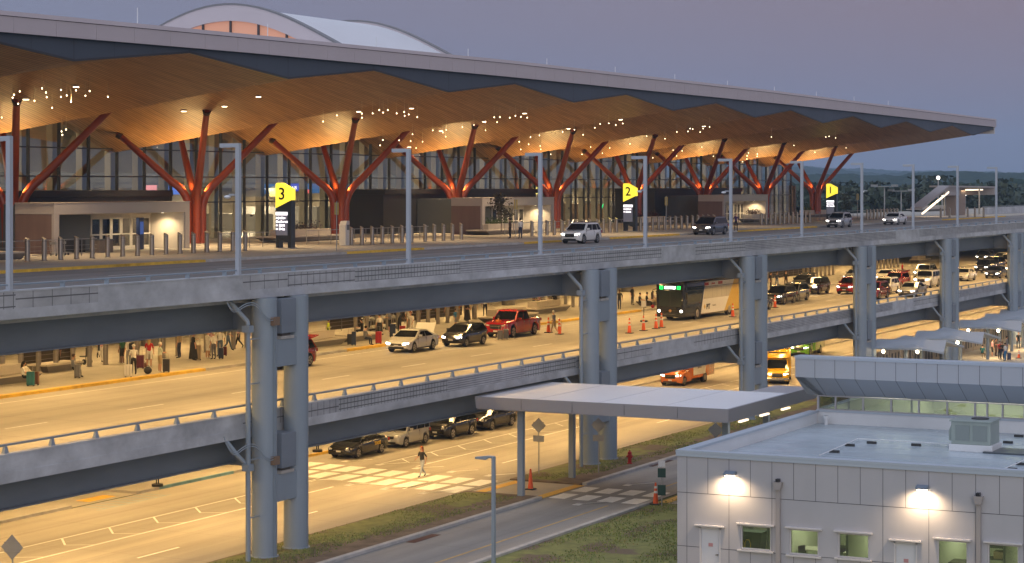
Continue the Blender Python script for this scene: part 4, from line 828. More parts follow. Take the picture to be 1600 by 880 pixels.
part('pillar', MB().box(uB + 7, uB + 13, v0 + .9, v0 + 2.4, zu, zC - .25), mat('warm_concrete', (.27, .215, .18), .7), t); part('side_wall', MB().box(uB - .3, uB + 8, v0 + .5, v0 + .8, zD, zB - .26), m_can2, t)
for x in (1481, 1535): u = Pv(x, v0); part('post', MB().box(u - .12, u + .12, v0 + .4, v0 + .6, zu, zC - .2), m_post, t)
m_tube = emit('strip_lamp', (1, .80, .58), 1.8)
part('strip_lamp', MB().box(Pv(1507, v0 + 1), Pv(1535, v0 + 1), v0 + .9, v0 + 1.2, zC - .62, zC - .42), m_tube, t)
ua, ub = Pv(1441, v0 + .5), Pv(1482, v0 + .5); dz = 1.1
part('strip_lamp', MB().prism([(ua, zA - dz + .05), (ub - (ub - ua) * .52, zA + (zB - zA) * .48 - dz + .0), (ub - (ub - ua) * .52, zA + (zB - zA) * .48 - dz + .22), (ua, zA - dz + .25)], 1, v0 + .4, v0 + .6), m_tube, t); part('strip_lamp', MB().prism([(ua + (ub - ua) * .52, zA + (zB - zA) * .52 - dz), (ub, zB - dz), (ub, zB - dz + .22), (ua + (ub - ua) * .52, zA + (zB - zA) * .52 - dz + .22)], 1, v0 + .4, v0 + .6), m_tube, t)
s = area(((uB + uC) / 2, v0 + 1.2, zC - .6), 8, 260, (1, .72, .42), sy=1); s.parent = t; s = area(((ua + ub) / 2, v0 + .9, (zA + zB) / 2 - .6), 6, 120, (1, .72, .42), sy=1); s.parent = t
mb = MB(); mb.box(Pv(1537, 82), U1 + 80, 82, 82.4, zu, zu + 1.1); w_ = tag(part('barrier_wall', mb, m_fas), 'grey concrete barrier at the far end of the upper deck', 'barrier'); part('handrail', MB().box(Pv(1537, 82), U1 + 80, 82.1, 82.2, zu + 1.2, zu + 1.28), m_post, w_)
# far car-park light poles
for k, (x, yb, yt) in enumerate(((1382, 326, 291), (1408, 326, 298), (1508, 318, 303), (1466, 316, 278), (1472, 322, 303))):
    D = 380; L = (x - 800) * D / F; u, v = D * CA + L * SA, D * SA - L * CA; zt_ = H + (HY - yt) * D / F; t = thing('light_pole', 'distant car park light pole beyond the upper deck, ' + ordn(k) + ' from the left' if k < 2 else ['', '', 'short lamp pole under the stair canopy', 'thin mast with one white lamp above the stair', 'small pole behind the sloping stair'][k], 'light pole', (u, v, 0)); part('pole', MB().cyl(0, 0, 0, zt_, .12, 8), m_post, t)
    if k < 2: part('lamp_head', MB().box(-1.2, 1.2, -1.4, 1.4, zt_ - .15, zt_).box(-.9, -.2, -2.6, -1.5, zt_ - .1, zt_ + .3).box(.2, .9, 1.5, 2.6, zt_ - .1, zt_ + .3), m_post, t)
    else: part('lamp_head', MB().ball((0, 0, zt_), .35), emit('far_lamp', (1, .9, .8), 3), t)
# ------------------------------------------------------------------ white office building (front right)
def Pu(x, y, u):
    X = x - 800; v = (F * u * SA - X * u * CA) / (X * SA + F * CA); D = u * CA + v * SA; return v, H - (y - HY) * D / F
m_pan = mat('office_panel', (.455, .45, .475), .45, var=.05, vs=.6, dirt=.12, stretch=(1, 1, .35), spec=.4); m_seam = mat('panel_seam', (.10, .10, .11), .7); m_cop = mat('coping_metal', (.42, .48, .55), .4)
m_mem = mat('roof_membrane', (.47, .54, .60), .22, var=.10, vs=.35, dirt=.35); m_white2 = mat('parapet_white', (.68, .70, .72), .6, var=.05, vs=.6)
m_odoor = mat('office_door', (.62, .63, .66), .45)
UO, VO, ZP, ZR = 85.2, 34.7, 5.35, 4.80
off = thing('office_building', 'white panelled low office with flat roof and wall lamps at lower right', 'office', (0, 0, 0))
VEND = 6.0
wins = [(1157, 1205, 820, 858), (1233, 1279, 826, 866), (1309, 1358, 832, 871), (1464, 1512, 843, 884), (1543, 1592, 849, 891)]; doors = [(1093, 1126, 823), (1397, 1433, 846)]
# wall with openings: strips between the openings
holes = []
for x0, x1, y0, y1 in wins:
    va, zt_ = Pu(x0, y0, UO); vb, _ = Pu(x1, y0, UO); _, zb_ = Pu(x0, y1, UO); holes.append((vb, va, zb_, zt_, 'w'))
for x0, x1, y0 in doors:
    va, zt_ = Pu(x0, y0, UO); vb, _ = Pu(x1, y0, UO); holes.append((vb, va, 0.0, zt_, 'd'))
holes.sort()
mb = MB(); v = VEND
for a, b, zb_, zt_, k in holes:
    mb.box(UO, UO + .3, v, a, 0, ZP - .001); 
    if zb_ > .01: mb.box(UO, UO + .3, a, b, 0, zb_)
    mb.box(UO, UO + .3, a, b, zt_, ZP - .001); v = b
mb.box(UO, UO + .3, v, VO, 0, ZP - .001)
mb.box(UO + .3, 103.3, VO - .3, VO, 0, ZP - .001); part('wall', mb, m_pan, off)
# recessed panel joints, real strips 3 mm proud
mb = MB(); vv_ = VO - .45
while vv_ > VEND:
    for (z0, z1) in ((0, 1.3), (1.3, 3.62), (3.62, ZP - .12)):
        if not any(a - .02 < vv_ < b + .02 and zb_ < z1 - .3 and zt_ > z0 + .3 for a, b, zb_, zt_, k in holes): mb.box(UO - .003, UO, vv_ - .011, vv_ + .011, z0, z1)
    vv_ -= .97
for z in (1.3, 3.62):
    segs = [(VEND, VO)]
    for a, b, zb_, zt_, k in holes:
        if zb_ < z < zt_: segs = [s for (p, q) in segs for s in (((p, a), (b, q)) if p < a and b < q else ((p, q),))]
    for p, q in segs: mb.box(UO - .004, UO, p, q, z - .013, z + .013)
uu = 86.2
while uu < 103: mb.box(uu - .011, uu + .011, VO, VO + .003, 0, ZP - .12); uu += .97
part('panel_joints', mb, m_seam, off)
mb = MB(); mb.box(UO - .06, UO + .42, VEND, VO + .06, ZP, ZP + .10); mb.box(UO + .42, 103.2, VO - .42, VO + .06, ZP, ZP + .10); mb.box(UO - .05, UO, VEND, VO + .05, ZP - .16, ZP); mb.box(UO, 103.2, VO, VO + .05, ZP - .16, ZP); part('coping', mb, m_cop, off)
mb = MB(); mb.box(UO + .3, 103.3, VEND, VO - .3, ZR - .2, ZR); part('roof', mb, m_mem, off)
mb = MB(); mb.box(UO + .3, UO + .34, VEND, VO - .3, ZR, ZP); mb.box(UO + .34, 103.2, VO - .34, VO - .3, ZR, ZP); part('parapet_lining', mb, m_white2, off)
mb = MB(); 
for k in range(9): mb.box(87.2 + 1.9 * k, 87.24 + 1.9 * k, VEND, VO - .4, ZR, ZR + .006)
part('membrane_seam', mb, mat('membrane_lap', (.36, .44, .50), .4), off)
m_wglass = glass('office_glass', (.80, .86, .78), .08); m_wfr = mat('window_frame_white', (.60, .58, .58), .5)
m_room = mat('office_wall_paint', (.62, .64, .51), .8, var=.04, vs=1); m_floor = mat('office_floor', (.42, .45, .33), .5)
for i, (a, b, zb_, zt_, k) in enumerate(holes):
    if k == 'd':
        d = part('door', MB().box(UO + .08, UO + .13, a + .06, b - .06, 0, zt_ - .06), m_odoor, off, bevel=.005); part('handle', MB().box(UO, UO + .08, a + .14, a + .2, 1.0, 1.05).box(UO + .0, UO + .03, a + .14, a + .26, 1.0, 1.03), m_ss, d); part('notice', MB().box(UO + .07, UO + .079, (a + b) / 2 - .1, (a + b) / 2 + .1, 1.35, 1.5), mat('notice_red', (.5, .25, .25), .6), d)
        part('door_frame', MB().box(UO - .01, UO + .3, a, a + .06, 0, zt_).box(UO - .01, UO + .3, b - .06, b, 0, zt_).box(UO - .01, UO + .3, a, b, zt_ - .06, zt_), m_wfr, off); part('drip_cap', MB().box(UO - .14, UO, a - .2, b + .2, zt_ + .04, zt_ + .1), m_wfr, off)
    else:
        wn = part('window', MB().box(UO + .10, UO + .115, a + .06, b - .06, zb_ + .06, zt_ - .06), m_wglass, off)
        part('frame', MB().box(UO + .05, UO + .16, a, a + .06, zb_, zt_).box(UO + .05, UO + .16, b - .06, b, zb_, zt_).box(UO + .05, UO + .16, a + .06, b - .06, zb_, zb_ + .06).box(UO + .05, UO + .16, a + .06, b - .06, zt_ - .06, zt_), m_wfr, wn)
        part('sill', MB().box(UO - .12, UO + .05, a - .12, b + .12, zb_ - .07, zb_), m_wfr, wn); part('drip_cap', MB().box(UO - .14, UO, a - .15, b + .15, zt_ + .03, zt_ + .09), m_wfr, wn)
mb = MB(); mb.box(94.0, 94.1, VEND, VO - .3, .02, 3.2); mb.box(UO + .3, 94, VEND, VO - .3, 3.2, 3.25); part('room_wall', mb, m_room, off); part('room_floor', MB().box(UO + .3, 94, VEND, VO - .3, .0, .03), m_floor, off)
for vx in (15.0, 20.5, 23.5, 27.1, 30.6): part('partition', MB().box(UO + .3, 94, vx, vx + .1, .03, 3.2), m_room, off)
for vx in (12.5, 17.8, 22, 25.3, 28.8, 32.4): s = area((89.4, vx, 3.1), 2.2, 110, (1, .96, .74)); s.parent = off
def wl(name, v, z):
    t = thing(name, '', 'wall lamp', (UO, v, z)); part('hood', MB().prism([(0, -.02), (0, .12), (-.12, .16), (-.42, .06), (-.42, .0)], 1, -.24, .24), mat('lamp_hood', (.16, .2, .26), .4), t, bevel=.01); part('lens', MB().box(-.36, -.08, -.17, .17, -.06, -.03), emit('wall_lamp_lens', (1, .84, .62), 12), t)
    s = spot((-.5, 0, -.08), 360, (1, .70, .40), (.42, 0, -1), 150, .9, .12); s.parent = t; return t
for (x, y), lb in (((1143, 741), 'left glowing wall lamp on the office front above the first window'), ((1443, 763), 'right glowing wall lamp on the office front above the second door')):
    v, z = Pu(x, y, UO); wl('wall_lamp', v, z)['label'] = lb
for x, yt in ((1217, 752), (1530, 774)):
    v, z = Pu(x, yt, UO); dp_ = part('downpipe', MB().box(UO - .16, UO - .002, v - .09, v + .09, 0, z - .2), mat('downpipe_paint', (.36, .33, .32), .5), off); part('hopper', MB().prism([(v - .12, z - .35), (v + .12, z - .35), (v + .2, z - .02), (v - .2, z - .02)], 0, UO - .24, UO - .002), MATS['downpipe_paint'], dp_)
    c = tag(part('wall_camera', MB().box(UO - .24, UO - .004, v - .08, v + .08, z - .018, z + .12), mat('camera_black', (.02, .02, .025), .4), bevel=.02), 'small black camera above the ' + ('left' if x < 1400 else 'right') + ' downpipe on the office wall', 'camera')
# things in the rooms seen through the windows
m_tb = mat('table_top', (.62, .6, .52), .4); m_bk = mat('black_plastic', (.02, .02, .02), .5)
def table(u, v, lb):
    t = thing('table', lb, 'table', (u, v, .03)); part('table_top', MB().box(-.5, .5, -.75, .75, .72, .76), m_tb, t); [part('leg', MB().box(-.03, .03, s * .6 - .03, s * .6 + .03, 0, .72), m_bk, t) for s in (-1, 1)]
def chair(u, v, rz, lb):
    t = thing('office_chair', lb, 'chair', (u, v, .03), rz); part('seat', MB().box(-.24, .24, -.24, .24, .44, .5), m_bk, t, bevel=.02); part('backrest', MB().box(-.26, -.2, -.22, .22, .6, 1.0), m_bk, t, bevel=.02); [part('leg', MB().box(x - .015, x + .015, y - .015, y + .015, 0, .44), m_bk, t) for x in (-.2, .2) for y in (-.2, .2)]
def wv(x): return Pu(x, 860, UO + 4.5)[0]
table(90, wv(1275), 'pale table seen through the second office window'); chair(89.2, wv(1252), 1.2, 'black chair beside the table in the second window')
table(90, wv(1345), 'pale table seen through the third office window'); chair(89.2, wv(1337), 1.4, 'black chair in front of the table in the third window'); chair(90.2, wv(1312), 0, 'black chair at the left side of the third window')
t = thing('recycling_cart', 'dark cart with yellow hoop handles behind the first office window', 'cart', (89.0, wv(1180), .03)); part('bin', MB().prism([(-.55, .15), (.55, .15), (.7, 1.5), (-.7, 1.5)], 0, -.4, .4), mat('cart_green_black', (.03, .045, .035), .5), t); [part('hoop', MB().tube([(-.45, d, .35), (-.45, d, 1.0), (-.45, d + .08, 1.15), (-.45, d + .2, 1.15), (-.45, d + .26, 1.0), (-.45, d + .26, .3)], .025, 6), mat('hoop_yellow', (.6, .38, .02), .4), t) for d in (-.2, .1)]; [part('wheel', MB().tube([(x, -.45, .1), (x, -.38, .1)], .1, 10), m_bk, t) for x in (-.3, .3)]
t = thing('cabinet', 'dark office cabinets behind the second window', 'cabinet', (92.5, wv(1262) + 1.4, .03)); part('body', MB().box(-.3, .3, -.8, .8, 0, 1.9), m_bk, t); [part('handle', MB().box(-.33, -.3, y - .12, y + .12, 1.3, 1.36), m_tb, t) for y in (-.4, .4)]
t = thing('desk', 'dark workbench with monitor arm behind the fourth office window', 'desk', (88.4, wv(1490), .03)); part('desk_top', MB().box(-.5, .5, -1.1, 1.1, .9, 1.0).box(-.45, -.4, -1.1, 1.1, 0, .9), mat('desk_brown', (.05, .04, .03), .5), t); part('monitor_arm', MB().tube([(0, .5, 1.0), (0, .5, 1.6), (0, -.1, 1.75), (0, -.1, 1.5)], .03, 6), m_bk, t)
t = thing('equipment_rack', 'dark shelving with boxes behind the fifth office window', 'rack', (89.6, wv(1570), .03)); [part('shelf', MB().box(-.3, .3, -.9, .9, z, z + .05), m_bk, t) for z in (.5, 1.0, 1.5, 1.9)]; [part('box', MB().box(-.25, .25, y, y + .4, 1.05, 1.35), mat('carton', (.3, .22, .12), .8), t) for y in (-.7, 0)]
# roof equipment
def onroof(x, y): return Pz(x, y, ZR)
t = thing('air_handler', 'square metal rooftop air handling unit on the office roof', 'hvac unit', (*onroof(1524, 703), ZR)); 
part('curb', MB().box(-.9, .9, -1.0, 1.0, 0, .32), m_white2, t, bevel=.02); m_hv = mat('galvanised_casing', (.34, .40, .37), .35, metal=.4, var=.06, vs=2); part('body', MB().box(-.85, .85, -.9, .9, .32, 1.35), m_hv, t, bevel=.02); part('hood', MB().prism([(.9, .45), (1.05, .45), (1.05, .9), (.9, 1.25)], 0, -.7, .7), m_hv, t); part('lid', MB().box(-.92, .92, -.97, .97, 1.35, 1.42), m_hv, t, bevel=.01); part('fan_grille', MB().cyl(.1, -.2, 1.42, 1.46, .4, 20), m_bk, t)
for q in range(2): part('louvre', MB().box(-.88, -.85, -.75 + q * .8, -.1 + q * .8, .5, 1.2), mat('louvre_grey', (.22, .26, .25), .4), t)
lbs = ['nearest', 'second', 'third', 'fourth', 'fifth', 'sixth', 'seventh', 'eighth', 'ninth', 'tenth']
for k, (x, y) in enumerate([(1303.8, 707.5), (1328, 697.5), (1362, 693.5), (1431.6, 697), (1490, 699.5), (1553, 700), (1575, 693), (1592, 683), (1581, 735), (1596, 727)]):
    u, v = onroof(x, y); o = part('conduit_block', MB().prism([(-.09, 0), (.09, 0), (.06, .11), (-.06, .11)], 1, -.22, .22), m_bk, loc=(u, v, ZR + .004)); tag(o, 'small black rubber support block on the office roof, ' + ordn(k) + ' along the white conduit', 'support block', 'black rubber blocks on the office roof')
pts = [(*onroof(x, y), ZR + .13) for x, y in ((1281, 716), (1340, 690), (1372, 691.5), (1492, 699))]; tag(part('roof_conduit', MB().tube(pts, .025, 6), m_white2), 'thin white conduit bending across the office roof', 'conduit')
pts = [(*onroof(x, y), ZR + .13) for x, y in ((1568, 738), (1600, 724), (1640, 700))]; tag(part('roof_conduit', MB().tube(pts, .025, 6), m_white2), 'short white conduit at the right edge of the office roof', 'conduit')
u, v = onroof(1583, 706); tag(part('roof_hatch', MB().box(u - 1.2, u + .7, v - 1.5, v + 1.1, ZR, ZR + .08), mat('hatch_dark', (.07, .085, .10), .3), bevel=.02), 'dark flat hatch on the office roof right of the air handler', 'roof hatch')
u, v = onroof(1272, 664); tag(part('roof_vent', MB().cyl(u + .4, v - .5, ZR, ZR + .45, .1, 10).cyl(u + .4, v - .5, ZR + .3, ZR + .45, .15, 10), m_white2), 'small white vent pipe in the far roof corner', 'vent')
# clerestory volume behind
cl = thing('clerestory_block', 'raised office block with slanted eave and long lit window band', 'building', (0, 0, 0)); UC_, VC = 103.3, 34.4; ZS, ZT = 5.50, 6.22
part('base_wall', MB().box(UC_, UC_ + .3, VEND - 2, VC, 0, ZS - .02).box(UC_ + .3, 118, VC - .3, VC, 0, ZS - .02), m_white2, cl); part('sill_band', MB().box(UC_ - .06, UC_ + .3, VEND - 2, VC + .03, ZS - .1, ZS), m_cop, cl)
xs = [1278, 1305, 1348, 1392, 1435, 1479.5, 1523, 1542, 1566, 1600, 1640, 1690, 1740]; vs_ = [Pu(x, 630, UC_)[0] for x in xs]; vs_[0] = VC
for a, b in zip(vs_[1:], vs_):
    wn = part('window', MB().box(UC_ + .10, UC_ + .115, a + .04, b - .04, ZS, ZT), m_wglass, cl); part('frame', MB().box(UC_ + .03, UC_ + .2, a - .04, a + .04, ZS, ZT).box(UC_ + .03, UC_ + .2, a + .04, b - .04, ZS, ZS + .05).box(UC_ + .03, UC_ + .2, a + .04, b - .04, ZT - .05, ZT), m_pan, wn)
part('corner_post', MB().box(UC_, UC_ + .25, VC - .1, VC, ZS, ZT), m_pan, cl)
wn = part('window', MB().box(UC_ + .3, 117, VC - .12, VC - .10, ZS, ZT), m_wglass, cl)
E0, EV = 101.5, 34.95; mb = MB()      # slanted eave with seams
vq = EV
def eave(va, vb, g=.012):
    mb.add([(E0, va - g, 7.28), (E0, vb + g, 7.28), (E0, vb + g, 8.31), (E0, va - g, 8.31), (UC_ + .02, va - g, ZT + .02), (UC_ + .02, vb + g, ZT + .02)], [(0, 3, 2, 1), (4, 0, 1, 5)])
mb.add([(E0, EV, 7.28), (E0, EV, 8.31), (118, EV, 8.31 - 1.9), (118, EV, 6.3), (UC_ + .02, VC, ZT + .02), (118, VC, ZT + .02)], [(0, 1, 2, 3), (0, 3, 5, 4)]); mb.add([(E0, EV, 7.28), (E0, EV - .5, 7.28), (UC_ + .02, EV - .9, ZT + .02), (UC_ + .02, VC, ZT + .02)], [(0, 1, 2, 3)])
while vq > VEND: eave(vq, vq - 1.04); vq -= 1.04
part('eave', mb, mat('eave_panel', (.40, .43, .47), .45, var=.03, vs=.3), cl)
part('eave_backing', MB().add([(E0 + .02, VEND, 7.29), (E0 + .02, EV - .02, 7.29), (E0 + .02, EV - .02, 8.29), (E0 + .02, VEND, 8.29), (UC_ + .04, VEND, ZT + .05), (UC_ + .04, VC, ZT + .05)], [(0, 1, 2, 3), (4, 5, 1, 0)]), m_seam, cl)
part('roof', MB().add([(E0 - .03, EV + .03, 8.34), (E0 - .03, VEND, 8.34), (E0 + .9, VEND, 8.34), (E0 + .9, EV + .03, 8.34), (118, EV + .03, 6.45), (118, VEND, 6.45), (E0 - .03, EV + .03, 8.2), (E0 - .03, VEND, 8.2)], [(0, 3, 2, 1), (3, 4, 5, 2), (0, 1, 7, 6)]), m_cop, cl)
part('room_wall', MB().box(107.5, 107.6, VEND, VC - .4, ZS - 3, 7.4).box(UC_ + .3, 107.5, 29.5, 29.6, ZS - 2, 7.2), m_room, cl); part('room_ceiling', MB().box(UC_ + .3, 107.5, VEND, VC - .4, 6.9, 6.95), m_room, cl)
for k, x in enumerate((1398, 1500, 1583, 1680)):
    v = Pu(x, 630, 105)[0]; part('ceiling_tube', MB().prism([(v + .9, 6.35), (v - .9, 6.28), (v - .9, 6.36), (v + .9, 6.43)], 0, 104.9, 105.02), emit('tube_white', (1, .98, .9), 5), cl); s = area((105, v, 6.8), 2.6, 75, (1, .95, .70)); s.parent = cl
# ------------------------------------------------------------------ flat white canopy
c = thing('flat_canopy', 'large flat white canopy on square posts in front of the second pier', 'canopy', (0, 0, 0)); ZC1, ZC0 = 5.50, 4.80
m_cf = mat('canopy_fascia', (.30, .30, .33), .45, var=.03, vs=.3); CU0, CU1, CV0, CV1 = 101.2, 110.6, 38.4, 53.0
part('roof_deck', MB().box(CU0 + .15, CU1 - .15, CV0 + .15, CV1 - .15, ZC1 - .1, ZC1 - .02), m_roofw, c)
part('roof_seam', MB().box(CU0 + .16, CU1 - .16, 42.1, 42.14, ZC1 - .02, ZC1 - .012).box(CU0 + .16, CU1 - .16, 45.8, 45.84, ZC1 - .02, ZC1 - .012).box(CU0 + .16, CU1 - .16, 49.5, 49.54, ZC1 - .02, ZC1 - .012), mat('seam_grey', (.5, .51, .54), .6), c)
[part('fascia_joint', MB().box(CU0 + .0, CU0 + .03, q, q + .015, ZC0 + .12, ZC1 - .02), m_seam, c) for q in (41.2, 44.2, 47.2, 50.2)]
part('fascia', MB().add([(CU0, CV0, ZC1), (CU1 + 6, CV0, ZC1), (CU1 + 6, CV0 + .15, ZC1), (CU0 + .15, CV0 + .15, ZC1), (CU0, CV1, ZC1), (CU0 + .15, CV1 - .15, ZC1), (CU0 + .05, CV0 + .05, ZC0), (CU1 + 6, CV0 + .05, ZC0), (CU0 + .05, CV1 - .05, ZC0 + .08), (CU1, CV1, ZC1), (CU1, CV1 - .15, ZC1), (CU1, CV1 - .05, ZC0 + .08)],
     [(0, 6, 7, 1), (0, 1, 2, 3), (0, 3, 5, 4), (0, 4, 8, 6), (4, 5, 10, 9), (4, 9, 11, 8)]), m_cf, c)
part('rear_fascia', MB().box(CU1 - .15, CU1, CV0 + .15, CV1 - .15, ZC0 + .1, ZC1), m_white2, c); part('walkway_roof', MB().box(CU1, CU1 + 6, CV0 + .2, CV0 + 3, ZC0 + .3, ZC1 - .2), m_cf, c)
part('soffit', MB().box(CU0 + .1, CU1 - .1, CV0 + .1, CV1 - .1, ZC0 + .02, ZC0 + .07), m_cf, c)
for u, v in ((102.6, 50.9), (110.2, 51.4), (103.2, 39.3), (110.2, 39.6)): part('post', MB().box(u - .16, u + .16, v - .16, v + .16, 0, ZC0 + .02), m_col, c, bevel=.01)
for u in (103.6, 106.8, 110.2): part('strip_lamp', MB().box(u - .6, u + .6, 38.42, 38.56, ZC0 - .16, ZC0 - .07), m_tube, c); s = area((u, 38.5, ZC0 - .18), 1.1, 8, (1, .9, .8), sy=.15); s.parent = c
# ------------------------------------------------------------------ road signs, cones, hydrant
m_sb = mat('sign_back_aluminium', (.36, .37, .37), .45, metal=.4)
def dia(x, yb, yc, lb, side=.66, plate=True, D0=None):
    if yb: u, v = Pz(x, yb, 0); D = u * CA + v * SA; z = H - (yc - HY) * D / F
    else: z = 2.9; u, v = Pz(x, yc, z)
    t = thing('road_sign', lb, 'road sign', (u, v, 0), R(8)); part('post', MB().cyl(.03, 0, 0, z + .35, .032, 8), m_post, t)
    part('sign_back', MB().prism([(-side, z), (0, z - side), (side, z), (0, z + side)], 0, -.012, .0), m_sb, t, bevel=.004)
    part('stiffener', MB().box(-.035, -.013, -.35, .35, z - .2, z - .16).box(-.035, -.013, -.35, .35, z + .16, z + .2), m_post, t)
    if plate: part('sub_plate', MB().box(-.012, 0, -.34, .34, z - side - .5, z - side - .14), m_sb, t)
for a in ((841.6, 743, 664.8, 'grey back of a diamond road sign between canopy posts, left one', .45), (935, 742, 664.3, 'back of a diamond road sign in front of the second pier, turned', .45), (1118, None, 672, 'diamond sign back partly hidden behind the canopy corner', .45), (19, 900, 855, 'large grey diamond sign back at the lower left corner', .5)):
    dia(a[0], a[1] if a[0] > 30 else None, a[2], a[3], a[4], a[0] > 30)
t = thing('sign_post', 'post with stacked white and green plates by the second crosswalk', 'sign post', (*Pz(1034, 792, 0), 0), R(-70)); part('post', MB().cyl(0, 0, 0, 2.45, .03, 8), m_post, t); part('white_plate', MB().box(-.18, .18, -.04, -.03, 2.1, 2.45), mat('plate_white', (.7, .7, .72), .5), t); part('green_plate', MB().box(-.21, .21, -.04, -.03, 1.55, 2.03), mat('plate_green', (.02, .06, .045), .5), t); part('green_plate', MB().box(-.21, .21, -.04, -.03, .6, 1.15), MATS['plate_green'], t)
m_or = mat('cone_orange', (.75, .105, .02), .5); m_cw = mat('cone_white', (.7, .68, .62), .5)
def cone(u, v, z, lb, h=1.1, band=True):
    t = thing('traffic_cone', lb, 'traffic cone', (u, v, z)); part('cone_body', MB().cyl(0, 0, .06, h, .15, 14, r1=.045), m_or, t, smooth=True); part('rubber_base', MB().box(-.26, .26, -.26, .26, 0, .06), m_bk, t, bevel=.02)
    if band:
        for z0 in (h * .52, h * .74):
            ra = lambda q: .15 - .105 * (q - .06) / (h - .06) + .004
            part('white_band', MB().cyl(0, 0, z0, z0 + .12, ra(z0), 14, r1=ra(z0 + .12)), m_cw, t)
cone(*Pz(829, 765.5, 0), .02, 'orange cone beside the left canopy post', 1.15, False); cone(*Pz(1024.5, 789, 0), .03, 'orange and white cone by the second crosswalk sign post', 1.15)
u, v = Pz(984, 724.5, .1); t = thing('fire_hydrant', 'small red fire hydrant on the dry verge right of the pier', 'fire hydrant', (u, v, .1)); m_h = mat('hydrant_red', (.38, .012, .015), .4); part('barrel', MB().cyl(0, 0, 0, .62, .11, 14).cyl(0, 0, .0, .06, .17, 14).cyl(0, 0, .5, .55, .15, 14), m_h, t); part('bonnet', MB().ball((0, 0, .64), .13, 0, 12, 6, (1, 1, .9)).cyl(0, 0, .72, .82, .035, 8), m_h, t, smooth=True)
for s in (-1, 1): part('nozzle', MB().tube([(0, s * .08, .42), (0, s * .2, .42)], .06, 10), m_h, t)
# cones on the middle roadway
for k, (x, y, lb) in enumerate([(857, 520, 'orange cone left of the man beside the red pickup'), (874, 522.5, 'orange cone right of the man beside the red pickup'), (983.5, 521, 'leftmost orange and white cone in front of the bus'), (1005.5, 517, 'orange and white cone below the small sign by the bus'), (1025, 514, 'orange cone at the left front corner of the bus'), (1033.5, 512, 'orange cone just left of the bus headlight'), (1145, 495.5, 'orange cone at the rear wheel of the bus'), (1211, 481, 'leaning orange cone beside the dark car after the third pier')]): cone(*Pz(x, y, ZL), ZL, lb, 1.15)
cone(*Pz(1592, 560, .05), .05, 'tiny orange cone at the right edge of the plaza', .8)
u, v = Pz(1006, 503, ZL); t = thing('portable_sign', 'small white sign on a dark stand left of the bus', 'sign', (u, v, ZL)); part('base', MB().cyl(0, 0, 0, .12, .3, 16), m_bk, t); part('post', MB().cyl(0, 0, .12, 1.6, .03, 8), m_bk, t); part('sign_face', MB().box(-.03, -.01, -.22, .22, 1.2, 1.7), mat('plate_white', (.7, .7, .72), .5), t)
for x, y, lb in ((246, 760, 'dark stand base of a portable sign on the ground pavement'), (496, 706, 'round black stand base near the yellow kerb behind the taxis')):
    u, v = Pz(x, y, .15); t = thing('portable_sign', lb, 'sign', (u, v, .15)); part('base', MB().cyl(0, 0, 0, .14, .32, 16), m_bk, t); part('post', MB().cyl(-.1, 0, .14, 1.6, .03, 8).cyl(.1, 0, .14, 1.6, .03, 8), m_bk, t); part('sign_face', MB().box(-.25, .25, -.02, .02, 1.3, 1.9), m_sb, t)
u, v = Pz(993, 606, .15); t = thing('poster_wall', 'white and yellow poster hoarding beyond the canopy at ground level', 'hoarding', (u, 72.5, .15)); part('wall_panel', MB().box(-6, 5.0, 0, .15, 0, 2.3), mat('hoarding_grey', (.3, .3, .3), .6), t); [part('poster', MB().box(-5.6 + k * 2.1, -3.9 + k * 2.1, -.03, 0, .4, 2.0), mat('poster_white' if k < 4 else 'poster_yellow', (.6, .58, .52) if k < 4 else (.65, .45, .03), .5), t) for k in range(5)]
# ------------------------------------------------------------------ shelters with folded roofs and the plaza
pz = MB(); pz.box(162, 330, 38, 54.45, -.2, .05); struct('plaza', pz, m_walk); m_sr = mat('shelter_roof', (.40, .45, .50), .5, var=.04, vs=.5)
SLB = ['nearest folded grey shelter roof behind the raised office block', 'second folded grey shelter roof, right of the nearest one', 'third folded shelter roof, above the group of people', 'fourth folded shelter roof at the right edge', 'fifth folded shelter roof, far right behind the others', 'farthest small shelter roof near the right edge of view']
for k, (x, y) in enumerate(((1428, 537), (1490, 523.5), (1553, 506), (1590, 496), (1612, 489), (1630, 484))):
    u, v = Pz(x, y, 3.35); t = thing('shelter', SLB[k], 'shelter', (u, v, .05), R(0))
    mb = MB(); P_ = [(-4.6, 2.4, 3.2), (-1.3, 3.0, 3.7), (2.8, 2.9, 3.3), (5.6, 2.4, 3.6), (-4.8, -2.0, 3.3), (-1.9, -3.1, 2.8), (2.3, -2.2, 3.5), (5.2, -3.0, 2.85), (0, .2, 3.6)]
    fs = [(0, 4, 5, 8), (0, 8, 1), (1, 8, 6, 2), (8, 5, 6), (2, 6, 7), (2, 7, 3)]
    mb.add(P_, fs); mb.add([(a, b, c_ - .16) for a, b, c_ in P_], [f[::-1] for f in fs])
    for a, b in ((0, 4), (4, 5), (5, 6), (6, 7), (7, 3), (3, 2), (2, 1), (1, 0)): mb.add([P_[a], P_[b], (P_[b][0], P_[b][1], P_[b][2] - .16), (P_[a][0], P_[a][1], P_[a][2] - .16)], [(0, 1, 2, 3)])
    part('roof', mb, m_sr, t)
    for a, b in ((-2.5, 0), (3.5, .3)): part('post', MB().cyl(a, b, 0, 3.2, .16, 12), m_col, t)
    for a, b in ((-3.2, -1.2), (1.8, -1.4), (-4, 1.5), (4.5, 1.0)): part('globe_lamp', MB().ball((a, b, 2.85), .14), emit('shelter_globe', (1, .8, .5), 22), t)
    s = area((-1, 0, 2.7), 3, 240, (1, .70, .38), sy=1.5); s.parent = t
wz = thing('plaza_wall', 'beige slotted low wall behind the shelters', 'wall', (0, 0, 0)); u = 166
